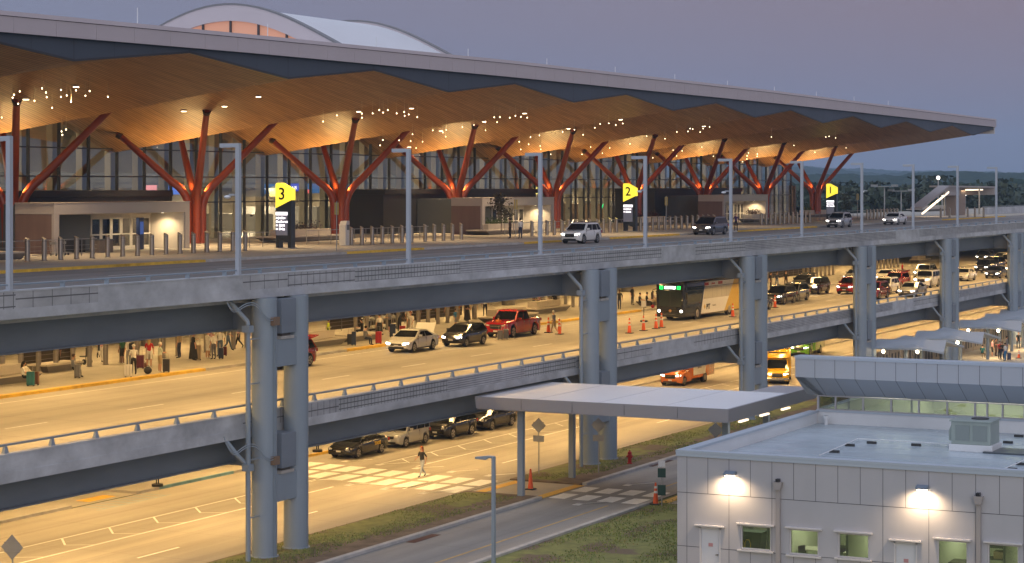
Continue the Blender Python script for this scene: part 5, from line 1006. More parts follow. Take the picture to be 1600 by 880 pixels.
while u < 290: part('wall_panel', MB().box(u, u + 3.4, 54.6, 54.9, 0, 2.2), m_lw, wz); part('slot', MB().box(u + .5, u + .9, 54.58, 54.6, .4, 1.8).box(u + 1.5, u + 1.9, 54.58, 54.6, .4, 1.8).box(u + 2.5, u + 2.9, 54.58, 54.6, .4, 1.8), m_bk, wz); u += 3.7
# containers and hoardings far right on the lower level
def ubox(x0, x1, y0, y1, v, name, lb, cat, m, extra=None):
    a, b = Pv(x0, v), Pv(x1, v); z1, z0 = Zv((x0 + x1) / 2, y0, v), Zv((x0 + x1) / 2, y1, v); t = thing(name, lb, cat, (a, v, z0))
    part('body', MB().box(0, b - a, 0, 2.4, 0, z1 - z0), m, t)
    n = int((b - a) / .6); mb = MB(); [mb.box(k * .6 + .1, k * .6 + .35, -.06, 0, .1, z1 - z0 - .1) for k in range(n)]; 
    part('ribs', mb, m, t)
ubox(1557, 1577.5, 385, 402, 95, 'shipping_container', 'blue-grey ribbed container at the far right of the lower level', 'container', mat('container_blue', (.13, .22, .28), .6)); ubox(1578, 1601, 385, 402, 95, 'shipping_container', 'pale green-grey ribbed container beside the blue-grey one', 'container', mat('container_pale', (.42, .47, .45), .6))
ubox(1516, 1556, 388, 404, 96, 'site_hoarding', 'pale wall panel left of the containers', 'hoarding', mat('hoarding_pale', (.42, .45, .46), .6)); ubox(1409, 1437, 402, 413, 96, 'site_hoarding', 'pale panels between the fourth and fifth piers', 'hoarding', MATS['hoarding_pale'])
# ------------------------------------------------------------------ air: thin haze over the whole place
hz = MB().box(-200, 6500, -3500, 5200, -1.2, 175); o = struct('haze', hz, None, kind='stuff'); hm, hn, hl, hb = base_mat('haze_air'); hn.remove(hb)
pv_ = hn.new('ShaderNodeVolumePrincipled'); pv_.inputs['Color'].default_value = (.55, .74, 1, 1); pv_.inputs['Density'].default_value = .00017; pv_.inputs['Anisotropy'].default_value = .1
hl.new(pv_.outputs[0], hn['Material Output'].inputs['Volume']); o.data.materials.clear(); o.data.materials.append(hm); o['label'] = 'thin blue evening haze over the whole site'; o['category'] = 'haze'
# ------------------------------------------------------------------ vehicles
m_tyre = mat('tyre_rubber', (.018, .018, .018), .85); m_rim = mat('alloy_rim', (.45, .44, .42), .3, metal=.9); m_cglass = mat('car_glass', (.012, .014, .016), .04, spec=.8); m_cblk = mat('car_black_trim', (.014, .014, .015), .45)
m_hl = emit('headlight_on', (1, .93, .82), 9); m_hl0 = mat('headlight_off', (.55, .55, .55), .1, spec=.9); m_tl = mat('tail_light', (.30, .008, .008), .2); m_tlon = emit('tail_light_on', (1, .03, .02), 1.6); m_plate = mat('number_plate', (.6, .6, .58), .5); m_chr = mat('chrome', (.6, .6, .6), .15, metal=1)
PAINT = {}
def paint(k):
    cols = dict(white=(.72, .71, .68), black=(.012, .012, .014), silver=(.36, .36, .36), grey=(.16, .165, .17), red=(.42, .012, .014), maroon=(.20, .012, .022), navy=(.015, .022, .06), tan=(.42, .33, .2), dark=(.04, .042, .047), orange=(.62, .16, .02), yellow=(.72, .40, .01), green=(.14, .40, .02))
    if k not in PAINT: PAINT[k] = mat('car_paint_' + k, cols[k], .16, metal=.0 if k in ('white', 'orange', 'yellow', 'green') else .15, coat=1, spec=.5)
    return PAINT[k]
SPEC = dict(
 saloon=dict(L=4.85, W=1.86, hood=[(0, .60), (.12, .70), (.5, .80), (1.25, .97), (3.9, 1.04), (4.5, 1.04), (4.75, .98), (4.85, .75)], gh=(1.15, 2.05, 3.15, 4.2), H=1.45, r=.335, wx=(.93, 3.78), belt=.98),
 hatch=dict(L=4.1, W=1.72, hood=[(0, .62), (.12, .76), (.4, .88), (.95, 1.02), (3.6, 1.08), (3.98, 1.06), (4.1, .8)], gh=(.75, 1.85, 3.55, 4.0), H=1.52, r=.31, wx=(.78, 3.3), belt=1.02),
 suv=dict(L=4.6, W=1.86, hood=[(0, .70), (.1, .90), (.4, 1.0), (1.15, 1.1), (4.1, 1.15), (4.5, 1.12), (4.6, .85)], gh=(1.05, 1.85, 4.05, 4.5), H=1.70, r=.37, wx=(.9, 3.6), belt=1.09),
 boxy=dict(L=4.2, W=1.8, hood=[(0, .70), (.1, .86), (.4, .96), (.95, 1.04), (3.8, 1.08), (4.12, 1.06), (4.2, .8)], gh=(.85, 1.55, 3.9, 4.12), H=1.62, r=.33, wx=(.82, 3.4), belt=1.04),
 minivan=dict(L=5.1, W=1.98, hood=[(0, .68), (.1, .82), (.4, .94), (.95, 1.08), (4.6, 1.12), (5.0, 1.1), (5.1, .85)], gh=(.8, 1.95, 4.65, 5.02), H=1.75, r=.36, wx=(.95, 4.0), belt=1.08),
 jeep=dict(L=4.6, W=1.9, hood=[(0, .75), (.05, 1.05), (.3, 1.12), (1.5, 1.2), (4.3, 1.22), (4.5, 1.2), (4.6, .9)], gh=(1.45, 1.7, 4.35, 4.5), H=1.85, r=.42, wx=(.8, 3.7), belt=1.2),
 pickup=dict(L=5.8, W=2.02, hood=[(0, .80), (.08, 1.08), (.4, 1.16), (1.45, 1.24), (5.6, 1.28), (5.76, 1.26), (5.8, .9)], gh=(1.4, 2.15, 3.55, 3.85), H=1.92, r=.42, wx=(1.0, 4.55), belt=1.22),
 van=dict(L=6.4, W=2.05, hood=[(0, .80), (.1, 1.05), (.4, 1.15), (1.1, 1.28), (2.4, 1.3), (2.45, 1.3)], gh=(1.0, 1.75, 2.35, 2.4), H=2.1, r=.40, wx=(.85, 4.7), belt=1.25))
def pl_(x, tab): return interp(x, tab)
def make_vehicle(kind, col, lights=True, open_back=False, rimcol=None):
    S = SPEC[kind]; L_, W_, H_, r = S['L'], S['W'], S['H'], S['r']; X = lambda s: L_ / 2 - s; Pm = paint(col); out = []
    body_len = S['hood'][-1][0]; xs = sorted(set([0, .03, .08, .15, .3, .5, body_len - .02, body_len - .08, body_len - .2, body_len] + [i * body_len / 22 for i in range(23)] + [w_ + r * 1.16 * cos(pi * k / 10) for w_ in S['wx'] for k in range(11)] + [p for p, _ in S['hood']]))
    xs = [x for x in xs if 0 <= x <= body_len]; fr = (0, .12, .35, .6, .82, .95, 1); tf = (1, .9, .55, 0)
    def half(x, f):
        e = min(x, (body_len - x) if kind != 'van' else 9); q = 1.0 if e > .55 else .70 + .30 * sqrt(max(0, 1 - (1 - e / .55) ** 2))
        return W_ / 2 * q * (.94 + .06 * sin(pi * min(1, f * 1.25)) if f < .8 else 1.0 - .05 * ((f - .8) / .2) ** 2 - .02)
    mb = MB(); rows = []
    for x in xs:
        top = pl_(x, S['hood']); bot = .23 if .3 < x < body_len - .3 else .23 + .1 * (1 - min(x, body_len - x) / .3)
        for w_ in S['wx']:
            d = abs(x - w_)
            if d < r * 1.16: bot = max(bot, r + sqrt((r * 1.16) ** 2 - d * d))
        bot = min(bot, top - .08); ring = []
        for f in fr: ring.append((X(x), half(x, f), bot + (top - .05 - bot) * f))
        for t_ in tf[1:]: ring.append((X(x), half(x, 1) * t_, top + .03 * (1 - t_ * t_)))
        full = ring + [(a, -b, c) for a, b, c in ring[-2::-1]]; rows.append(full)
    n = len(rows[0])
    for rr in rows: mb.v += rr
    for i in range(len(rows) - 1):
        for k in range(n - 1): mb.f.append((i * n + k, i * n + k + 1, (i + 1) * n + k + 1, (i + 1) * n + k)); mb.m.append(0)
    mb.f.append(tuple(range(n))[::-1]); mb.m.append(0); mb.f.append(tuple(range((len(rows) - 1) * n, len(rows) * n))); mb.m.append(0)
    g0, g1, g2, g3 = S['gh']; zb = S['belt'] - .02; wb = W_ / 2 * .93; wr = W_ / 2 * .76 if kind not in ('jeep', 'van', 'boxy') else W_ / 2 * .84; zr = H_
    # greenhouse (painted) with crowned roof
    gs = [(g0, zb, wb, .0), (g1 - .06, zr - .06, wr + .015, .0), (g1 + .08, zr - .015, wr, .02), ((g1 + g2) / 2, zr, wr, .03), (g2 - .1, zr - .03, wr, .02), (g2 + .05, zr - .08, wr, 0), (g3, zb + .02, wb * .97, 0)]
    o = len(mb.v); m_ = 9
    ring = []
    for x, z, wv_, cr in gs:
        if x in (g0, g3): pts = [(X(x), wb, zb)] * 1 + [(X(x), wv_ * t_, z) for t_ in (1, .5, 0, -.5, -1)] + [(X(x), -wb, zb)]
        else: pts = [(X(x), wb, zb)] + [(X(x), wv_ * t_, z + cr * (1 - t_ * t_)) for t_ in (1, .5, 0, -.5, -1)] + [(X(x), -wb, zb)]
        ring.append(pts)
    for p in ring: mb.v += p
    for i in range(len(gs) - 1):
        for k in range(6): mb.f.append((o + i * 7 + k, o + i * 7 + k + 1, o + (i + 1) * 7 + k + 1, o + (i + 1) * 7 + k)); mb.m.append(0)
    if kind == 'pickup':   # open bed: dark well on top of the rear deck
        mb.box(X(5.65), X(3.95), -W_ / 2 * .82, W_ / 2 * .82, 1.28, 1.325, 1)
    out.append(('body', mb, [Pm, m_cblk], True, None))
    # glass panes
    gm = MB(); e = .014
    def lerp(a, b, t): return a + (b - a) * t
    def front(xa, za, wa, xb, zb2, wb2, sgn, i0=.07, i1=.06):
        P0 = [(X(lerp(xa, xb, i0)) + sgn * e, s * lerp(wa, wb2, i0) * .93, lerp(za, zb2, i0) + e) for s in (1, -1)]; P1 = [(X(lerp(xa, xb, 1 - i1)) + sgn * e, s * lerp(wa, wb2, 1 - i1) * .92, lerp(za, zb2, 1 - i1) + e) for s in (1, -1)]
        gm.add([P0[0], P0[1], P1[1], P1[0]], [(0, 1, 2, 3), (3, 2, 1, 0)])
    front(g0, zb, wb, g1 - .06, zr - .06, wr, 1)
    if not open_back and kind != 'van': front(g3, zb + .02, wb * .97, g2 + .05, zr - .08, wr, -1, .12, .08)
    zt_, zb_ = zr - .13, zb + .03; win = []
    xa0 = g0 + (g1 - g0) * .34; xa1 = g1 + .06
    xe0 = g3 - (g3 - g2) * .35; xe1 = g2 - .02
    nwin = {'pickup': 2, 'van': 1, 'minivan': 3, 'suv': 3, 'jeep': 3, 'boxy': 3}.get(kind, 3 if kind == 'hatch' else 2)
    cutf = {1: [0, 1], 2: [0, .52, 1], 3: [0, .40, .76, 1]}[nwin]
    for s in (1, -1):
        for a, b in zip(cutf, cutf[1:]):
            q = []
            for f, lo_f in ((a + .015, True), (b - .015, True), (b - .015, False), (a + .015, False)):
                x = lerp(xa0, xe0, f) if lo_f else lerp(xa1, xe1, f); z = zb_ if lo_f else zt_; t_ = (z - zb) / (zr - .06 - zb); y = lerp(wb, wr + .01, t_) + e
                q.append((X(x), s * y, z))
            gm.add(q, [(0, 1, 2, 3), (3, 2, 1, 0)])
    out.append(('windows', gm, m_cglass, False, None))
    # underbody, wheels
    out.append(('underbody', MB().box(X(body_len - .25 if kind != 'van' else L_ - .3), X(.25), -W_ / 2 * .80, W_ / 2 * .80, .24, .72), m_cblk, False, None))
    for wx in S['wx']:
        for s in (1, -1):
            y0, y1 = s * (W_ / 2 - .25), s * (W_ / 2 - .02); wm = MB(); wm.tube([(X(wx), y0, r), (X(wx), lerp(y0, y1, .15), r), (X(wx), lerp(y0, y1, .88), r), (X(wx), y1, r)], [r * .92, r, r, r * .93], 22)
            rm = MB(); rm.tube([(X(wx), y1 - s * .015, r), (X(wx), y1 + s * .006, r)], [r * .70, r * .68], 20); hub = y1 + s * .008
            for k in range(5):
                a = 2 * pi * k / 5 + .3; a2 = a + .32; R1 = r * .6
                rm.add([(X(wx) + r * .16 * cos(a + .1), hub + s * .003, r + r * .16 * sin(a + .1)), (X(wx) + R1 * cos(a - .0), hub + s * .003, r + R1 * sin(a - .0)), (X(wx) + R1 * cos(a2 + .25), hub + s * .003, r + R1 * sin(a2 + .25)), (X(wx) + r * .16 * cos(a2 + .1), hub + s * .003, r + r * .16 * sin(a2 + .1))], [(0, 1, 2, 3), (3, 2, 1, 0)], 1)
            out.append(('wheel', wm, m_tyre, True, [('rim', rm, [rimcol or m_rim, m_cblk])]))
    # front: grille, intake, lamps, plate; mirrors, door handles, tail lamps
    zt = pl_(.10, S['hood']); big = kind in ('pickup', 'jeep', 'van', 'suv')
    g_ = MB(); g_.box(X(.14), X(-.012), -W_ * .22, W_ * .22, zt * (.60 if big else .70), zt * .90); g_.box(X(.14), X(-.015), -W_ * .30, W_ * .30, .30, .42); out.append(('grille', g_, m_cblk, False, None))
    out.append(('grille_bar', MB().box(X(.1), X(-.02), -W_ * .20, W_ * .20, zt * .77, zt * .80), m_chr, False, None))
    out.append(('number_plate', MB().box(X(.1), X(-.025), -.16, .16, .44, .55), m_plate, False, None))
    for s in (1, -1):
        hm_ = MB(); zl = zt * (.78 if big else .80); y_a, y_b = s * W_ * .25, s * W_ * .37
        hm_.prism([(y_a, zl), (y_b, zl + .02), (y_b, zl + .15), (y_a, zl + .10)], 0, X(.30), X(.0), 0); hm_.box(X(.42), X(.13), s * W_ * .36, s * W_ * .445, zl + .03, zl + .14)
        out.append(('headlight', hm_, m_hl if lights else m_hl0, False, None))
        out.append(('tail_light', MB().box(X(L_ + .012), X(L_ - .25), s * W_ * .30, s * W_ * .455, (S['hood'][-2][1] - .28), (S['hood'][-2][1] - .08)), m_tl, False, None)) if kind != 'van' else None
        out.append(('mirror', MB().box(X(g0 + .62), X(g0 + .47), s * W_ * .47, s * W_ * .57, zb + .06, zb + .20).box(X(g0 + .6), X(g0 + .5), s * W_ * .45, s * W_ * .48, zb + .04, zb + .1), Pm if kind != 'jeep' else m_cblk, False, None))
        hd = MB()
        for f in (.47, .83)[: (2 if nwin > 1 else 1)]: x = lerp(xa0, xe0, f); hd.box(X(x + .17), X(x), s * (W_ / 2 - .03), s * (W_ / 2 + .012), zb - .14, zb - .11)
        for f in (.0, .5, .92)[: (3 if nwin > 1 else 2)]: x = lerp(xa0, xe0, f); hd.box(X(x + .012), X(x), s * (W_ / 2 - .04), s * (W_ / 2 - .012 + .004), .36, zb - .02, 1)
        out.append(('door_handle', hd, [m_chr, m_cblk], False, None))
    out.append(('sill_trim', MB().box(X(S['wx'][1] - r * 1.2), X(S['wx'][0] + r * 1.2), -W_ / 2 * .965, W_ / 2 * .965, .22, .30), m_cblk, False, None))
    if kind in ('suv', 'minivan', 'jeep'): out.append(('roof_rail', MB().box(X(g2), X(g1 + .3), wr * .86, wr * .92, zr + .01, zr + .06).box(X(g2), X(g1 + .3), -wr * .92, -wr * .86, zr + .01, zr + .06), m_cblk, False, None))
    if open_back:
        hb_ = MB(); ang = .35 if kind != 'saloon' else .9
        x0, z0 = (g2 + .05, zr - .05) if kind != 'saloon' else (g3 - .05, S['hood'][-3][1] + .02)
        x1, z1 = (x0 + .8, z0 + .12) if kind != 'saloon' else (x0 + .42, z0 + .62)
        hb_.add([(X(x0), -wr, z0), (X(x0), wr, z0), (X(x1), wr, z1), (X(x1), -wr, z1), (X(x0) , -wr, z0 + .07), (X(x0), wr, z0 + .07), (X(x1), wr, z1 + .07), (X(x1), -wr, z1 + .07)], [(3, 2, 1, 0), (4, 5, 6, 7), (0, 1, 5, 4), (1, 2, 6, 5), (2, 3, 7, 6), (3, 0, 4, 7)])
        out.append(('tailgate', hb_, Pm, False, None))
    return S, out
VC_ = {}
def vehicle(kind, col, px, z, lb, at='fn', rz=pi, lights=True, open_back=False, cat='car', name=None, group=None, du=0):
    """px = where the near front (fn) or near rear (rn) wheel meets the road"""
    key = (kind, col, lights, open_back); nm = name or {'saloon': 'saloon_car', 'hatch': 'hatchback_car', 'suv': 'sport_utility_car', 'boxy': 'compact_car', 'minivan': 'minivan', 'jeep': 'off_road_car', 'pickup': 'pickup_truck', 'van': 'van'}[kind]
    S = SPEC[kind]; u, v = Pz(px[0], px[1], z); sg = 1 if abs(rz) > pi / 2 else -1
    lx = S['L'] / 2 - S['wx'][0 if at == 'fn' else 1]; ly = (S['W'] / 2 - .05) * sg
    u0 = u - (lx * cos(rz) - ly * sin(rz)); v0 = v - (lx * sin(rz) + ly * cos(rz))
    if key in VC_: t = dup(VC_[key], (u0, v0, z), rz, lb, group)
    else:
        t = thing(nm, lb, cat, (u0, v0, z), rz, group)
        for pn, mb, mt, sm, sub in make_vehicle(kind, col, lights, open_back)[1]:
            o = part(pn, mb, mt, t, smooth=sm, angle=28)
            if sub:
                for sn, sm_, smt in sub: part(sn, sm_, smt, o)
        if kind != 'van': VC_[key] = t
    t['category'] = cat; return t
g = 'cars on the middle roadway'; Z = ZL
vehicle('saloon', 'white', (647.4, 551), Z, 'white saloon car with open boot and bright headlights, middle roadway', open_back=True, group=g, rz=pi + .05)
vehicle('hatch', 'black', (728.8, 542), Z, 'black hatchback car parked between the white saloon and red pickup', lights=True, group=g)
vehicle('pickup', 'red', (802, 527.5), Z, 'bright red pickup truck parked on the middle roadway', lights=False, group=g, cat='pickup truck')
vehicle('suv', 'red', (484, 572), Z, 'red car with raised tailgate mostly hidden behind the nearest pier', at='rn', open_back=True, group=g)
vehicle('suv', 'black', (1226, 476), Z, 'black car with lights on just right of the third pier', group=g)
vehicle('suv', 'grey', (1247, 471.5), Z, 'grey metallic car with one dazzling headlight right of the third pier', group=g)
vehicle('suv', 'dark', (1280.5, 460), Z, 'dark car with white headlights behind the grey metallic one', group=g)
vehicle('hatch', 'dark', (1262, 452), Z, 'small dark car with raised tailgate behind the grey car', open_back=True, group=g)
vehicle('suv', 'red', (1336, 460), Z, 'red car partly behind the downpipe of the fourth pier', group=g)
vehicle('saloon', 'silver', (1344, 441), Z, 'silver car directly behind the red car left of the fourth pier', group=g)
vehicle('suv', 'maroon', (1387, 466), Z, 'maroon car emerging from behind the fourth pier, seen from its side', at='rn', group=g, lights=False)
vehicle('suv', 'white', (1403, 458.7), Z, 'white car behind the maroon car right of the fourth pier', at='rn', group=g, lights=False)
vehicle('suv', 'red', (1419, 449), Z, 'red car with raised tailgate behind the two white cars', at='rn', open_back=True, group=g)
vehicle('saloon', 'white', (1404, 440), Z, 'white saloon car in the rear row right of the fourth pier', at='rn', group=g)
vehicle('saloon', 'silver', (1433, 464.5), Z, 'silver saloon car closest to the railing between fourth and fifth piers', group=g)
vehicle('jeep', 'white', (1455, 450), Z, 'tall white off-road car left of the fifth pier', group=g)
vehicle('suv', 'silver', (1452, 436), Z, 'silver car behind the tall white off-road car', group=g)
vehicle('saloon', 'white', (1523, 438), Z, 'white saloon car just right of the fifth pier', at='rn', group=g, lights=False)
vehicle('saloon', 'navy', (1564, 435.5), Z, 'navy saloon car with bright headlights near the right edge', group=g)
vehicle('suv', 'black', (1546, 427), Z, 'black car with headlights behind the white saloon at right', group=g)
vehicle('minivan', 'dark', (1560, 423), Z, 'dark people carrier in the rear row at right', group=g)
vehicle('pickup', 'white', (1585, 420), Z, 'white pickup truck in the rear row near the right edge', group=g)
vehicle('suv', 'tan', (1594, 429), Z, 'tan car with headlights at the far right edge', group=g)
vehicle('saloon', 'navy', (1203, 484), Z, 'navy car with red tail lamp half hidden by the third pier', at='rn', group=g, lights=False)
vehicle('suv', 'dark', (1545, 409.5), Z, 'dark car in the farthest row above the navy car', group=g); vehicle('saloon', 'silver', (1573, 411), Z, 'silver car in the farthest row near the containers', group=g); vehicle('suv', 'white', (1600, 414), Z, 'white car in the farthest row at the frame edge', group=g)
g = 'cars on the upper roadway'
vehicle('suv', 'white', (912.5, 381), ZU, 'white car with headlights driving on the upper roadway past the middle entrance', group=g)
vehicle('minivan', 'dark', (1115, 367.5), ZU, 'dark people carrier on the upper roadway right of sign two', group=g)
vehicle('suv', 'silver', (1317, 356), ZU, 'silver car on the upper roadway below sign one', group=g); vehicle('saloon', 'white', (1404, 351.5), ZU, 'white saloon car with glaring headlights, farthest on the upper roadway', group=g)
g = 'taxis waiting at ground level'
tx = vehicle('saloon', 'black', (560, 716.4), 0, 'black taxi saloon with yellow lettering, first in the waiting line', lights=False, group=g, cat='taxi')
vehicle('boxy', 'silver', (634.4, 699.6), 0, 'silver compact taxi, second in the waiting line', lights=False, group=g, cat='taxi'); vehicle('suv', 'black', (707.6, 686), 0, 'black taxi, third in the waiting line', lights=False, group=g, cat='taxi'); vehicle('minivan', 'black', (769, 672.4), 0, 'black people carrier taxi, last in the waiting line under the canopy edge', lights=False, group=g, cat='taxi')
m_ty = mat('taxi_yellow', (.7, .45, .03), .5); text('TAXI', .28, m_ty, (-.75, .945, .72), (R(90), 0, pi), tx, sx=1.2, bold=.012); part('roof_sign', MB().box(-.35, -.1, -.3, .3, 1.48, 1.6), m_ty, tx, bevel=.02)
# city bus
def loft_box(L_, W_, z0, z1, r=.12, m=0):
    mb = MB(); prof = []
    for cx, cz, a0 in ((W_ / 2 - r, z1 - r, 0), (-W_ / 2 + r, z1 - r, pi / 2)):
        for k in range(4): a = a0 + pi / 2 * k / 3; prof.append((cx + r * cos(a), cz + r * sin(a)))
    prof = [(W_ / 2, z0)] + prof + [(-W_ / 2, z0)]; n = len(prof); xs = [-L_ / 2, -L_ / 2 + .08, L_ / 2 - .25, L_ / 2 - .08, L_ / 2]; sc = [.97, 1, 1, .96, .88]
    for x, s in zip(xs, sc): mb.v += [(x, y * s, z0 + (z - z0) * (1 - (1 - s) * .35)) for y, z in prof]
    for i in range(4):
        for k in range(n - 1): mb.f.append((i * n + k, (i + 1) * n + k, (i + 1) * n + k + 1, i * n + k + 1)); mb.m.append(m)
        mb.f.append((i * n + n - 1, (i + 1) * n + n - 1, (i + 1) * n, i * n)); mb.m.append(m)
    mb.f.append(tuple(range(n))); mb.m.append(m); mb.f.append(tuple(range(4 * n, 5 * n))[::-1]); mb.m.append(m); return mb
def wheels(t, xs, W_, r):
    for x in xs:
        for s in (1, -1):
            y0, y1 = s * (W_ / 2 - .3), s * (W_ / 2 + .006); wm = part('wheel', MB().tube([(x, y0, r), (x, y1, r)], r, 22), m_tyre, t, smooth=True)
            part('rim', MB().tube([(x, y1 - .01 * s, r), (x, y1 + s * .012, r)], [r * .66, r * .6], 18).tube([(x, y1, r), (x, y1 + s * .03, r)], r * .2, 10), m_rim, wm); part('wheel_arch', MB().tube([(x, s * (W_ / 2 - .2), r + .02), (x, s * (W_ / 2 + .004), r + .02)], r * 1.2, 20), m_cblk, t)
LB, WB, HB = 12.2, 2.59, 3.25; u, v = Pz(1089.8, 499, ZL); u2, v2 = Pz(1137.5, 492.3, ZL); ang = math.atan2(v2 - v, u2 - u) * .5; rz = pi + ang
fx = LB / 2 - 2.7; ly = WB / 2
bu = thing('city_bus', 'white, black and yellow city bus with green lit destination display', 'bus', (u - (fx * cos(rz) - ly * sin(rz)), v - (fx * sin(rz) + ly * cos(rz)), ZL), rz)
m_bw = mat('bus_white', (.75, .72, .66), .35, coat=.6); m_bb = mat('bus_black', (.022, .024, .024), .25, coat=.8); m_by = mat('bus_yellow', (.62, .38, .02), .35, coat=.6)
part('body', loft_box(LB, WB, .32, HB, .2), m_bb, bu, smooth=True)
Y = WB / 2 + .004
for s in (1, -1):
    y = s * Y; yo = s * (Y + .008)
    part('white_panel', MB().prism([(LB / 2 - 3.4, .42), (LB / 2 - 4.4, 3.02), (-LB / 2 + 1.3, 3.02), (-LB / 2 + 3.6, .42)], 1, y, yo), m_bw, bu); part('yellow_panel', MB().prism([(-LB / 2 + 3.6, .42), (-LB / 2 + 1.3, 3.02), (-LB / 2 + .12, 3.02), (-LB / 2 + .12, .42)], 1, y, yo), m_by, bu)
    part('window_band', MB().prism([(LB / 2 - 3.95, 1.62), (LB / 2 - 4.3, 2.55), (-LB / 2 + 1.75, 2.55), (-LB / 2 + 2.55, 1.62)], 1, s * (Y + .009), s * (Y + .012)), mat('tinted_bus_window', (.50, .46, .38), .2), bu)
    part('window', MB().prism([(LB / 2 - .5, 1.3), (LB / 2 - .5, 2.75), (LB / 2 - 4.15, 2.75), (LB / 2 - 3.5, 1.3)], 1, y, s * (Y + .004)), m_cglass, bu)
    wp = MB(); [wp.box(LB / 2 - 5.9 - q * 1.05, LB / 2 - 5.88 - q * 1.05, s * (Y + .012), s * (Y + .014), 1.62, 2.55) for q in range(4)]; part('window_post', wp, m_cblk, bu)
    part('roof_line', MB().box(-LB / 2 + .2, LB / 2 - 1.2, s * (Y + .012), s * (Y + .02), 2.60, 2.64), m_cblk, bu)
    part('red_notice', MB().box(LB / 2 - 5.1, LB / 2 - 4.2, s * (Y + .009), s * (Y + .014), 2.72, 2.96).box(LB / 2 - 8.2, LB / 2 - 7.2, s * (Y + .009), s * (Y + .014), 2.72, 2.96), mat('notice_red2', (.42, .03, .03), .5), bu)
text('PIT', .62, m_cblk, (LB / 2 - 5.0, Y + .016, .92), (R(90), 0, pi), bu, sx=1.0, bold=.02); text('TRANSIT', .2, mat('bus_small_letter', (.25, .23, .2), .5), (LB / 2 - 6.3, Y + .016, .98), (R(90), 0, pi), bu); text('pittransit', .2, mat('notice_letter', (.5, .1, .08), .5), (LB / 2 - 6.1, Y + .018, 2.84), (R(90), 0, pi), bu, bold=.01)
part('logo_mark', MB().prism([(LB / 2 - 4.2, .75), (LB / 2 - 4.05, .95), (LB / 2 - 4.2, 1.2), (LB / 2 - 4.4, .95)], 1, Y + .009, Y + .014), m_by, bu)
part('roof_cover', MB().box(-LB / 2 + .8, LB / 2 - 1.4, -1.05, 1.05, HB - .01, HB + .16), m_bw, bu, bevel=.05); part('front_roof_cap', MB().prism([(LB / 2 - 1.6, HB - .02), (LB / 2 - .35, HB - .12), (LB / 2 - .7, HB + .08), (LB / 2 - 1.6, HB + .16)], 1, -.85, .85), m_bw, bu)
XF = LB / 2; part('windscreen', MB().add([(XF + .012, -1.02, 1.15), (XF + .012, 1.02, 1.15), (XF + .006, 1.0, 2.45), (XF + .006, -1.0, 2.45), (XF - .03, -1.1, 1.15), (XF - .03, 1.1, 1.15)], [(0, 1, 2, 3)]), mat('bus_windscreen', (.03, .045, .04), .05, spec=.8), bu); part('screen_divider', MB().box(XF + .01, XF + .02, -.015, .015, 1.15, 2.45), m_cblk, bu)
part('destination_display', MB().box(XF - .02, XF + .02, -.95, .95, 2.52, 2.86), m_cblk, bu); text('SHUTTLE', .27, emit('display_white', (1, 1, 1), 6), (XF + .03, 0, 2.69), (R(90), 0, R(90)), bu, sx=.85, bold=.012)
for s in (1, -1): part('green_icon', MB().box(XF + .02, XF + .03, s * .62, s * .92, 2.56, 2.83), emit('display_green', (.01, .9, .12), 2.5), bu); part('icon_mark', MB().box(XF + .03, XF + .034, s * .70, s * .84, 2.62, 2.74), m_cblk, bu); part('headlight', MB().tube([(XF - .1, s * .98, .78), (XF + .02, s * .98, .78)], .11, 12), m_hl, bu); part('mirror', MB().box(XF + .1, XF + .25, s * 1.45, s * 1.6, 1.75, 2.3).tube([(XF - .1, s * 1.2, 2.6), (XF + .2, s * 1.45, 2.5), (XF + .18, s * 1.52, 2.2)], .03, 6), m_cblk, bu, bevel=.02)
for y in (-.9, -.25, 0, .25, .9): part('marker_light', MB().box(XF - .12, XF - .03, y - .05, y + .05, HB - .20, HB - .12), emit('marker_amber', (1, .55, .1), 2), bu)
part('round_badge', MB().tube([(XF - .02, 0, .8), (XF + .03, 0, .8)], .12, 14), mat('badge_copper', (.55, .3, .15), .35, metal=.5), bu); part('bumper', MB().box(XF - .3, XF + .06, -1.12, 1.12, .3, .55), m_bb, bu, bevel=.04); wheels(bu, (fx, fx - 7.1), WB, .5)
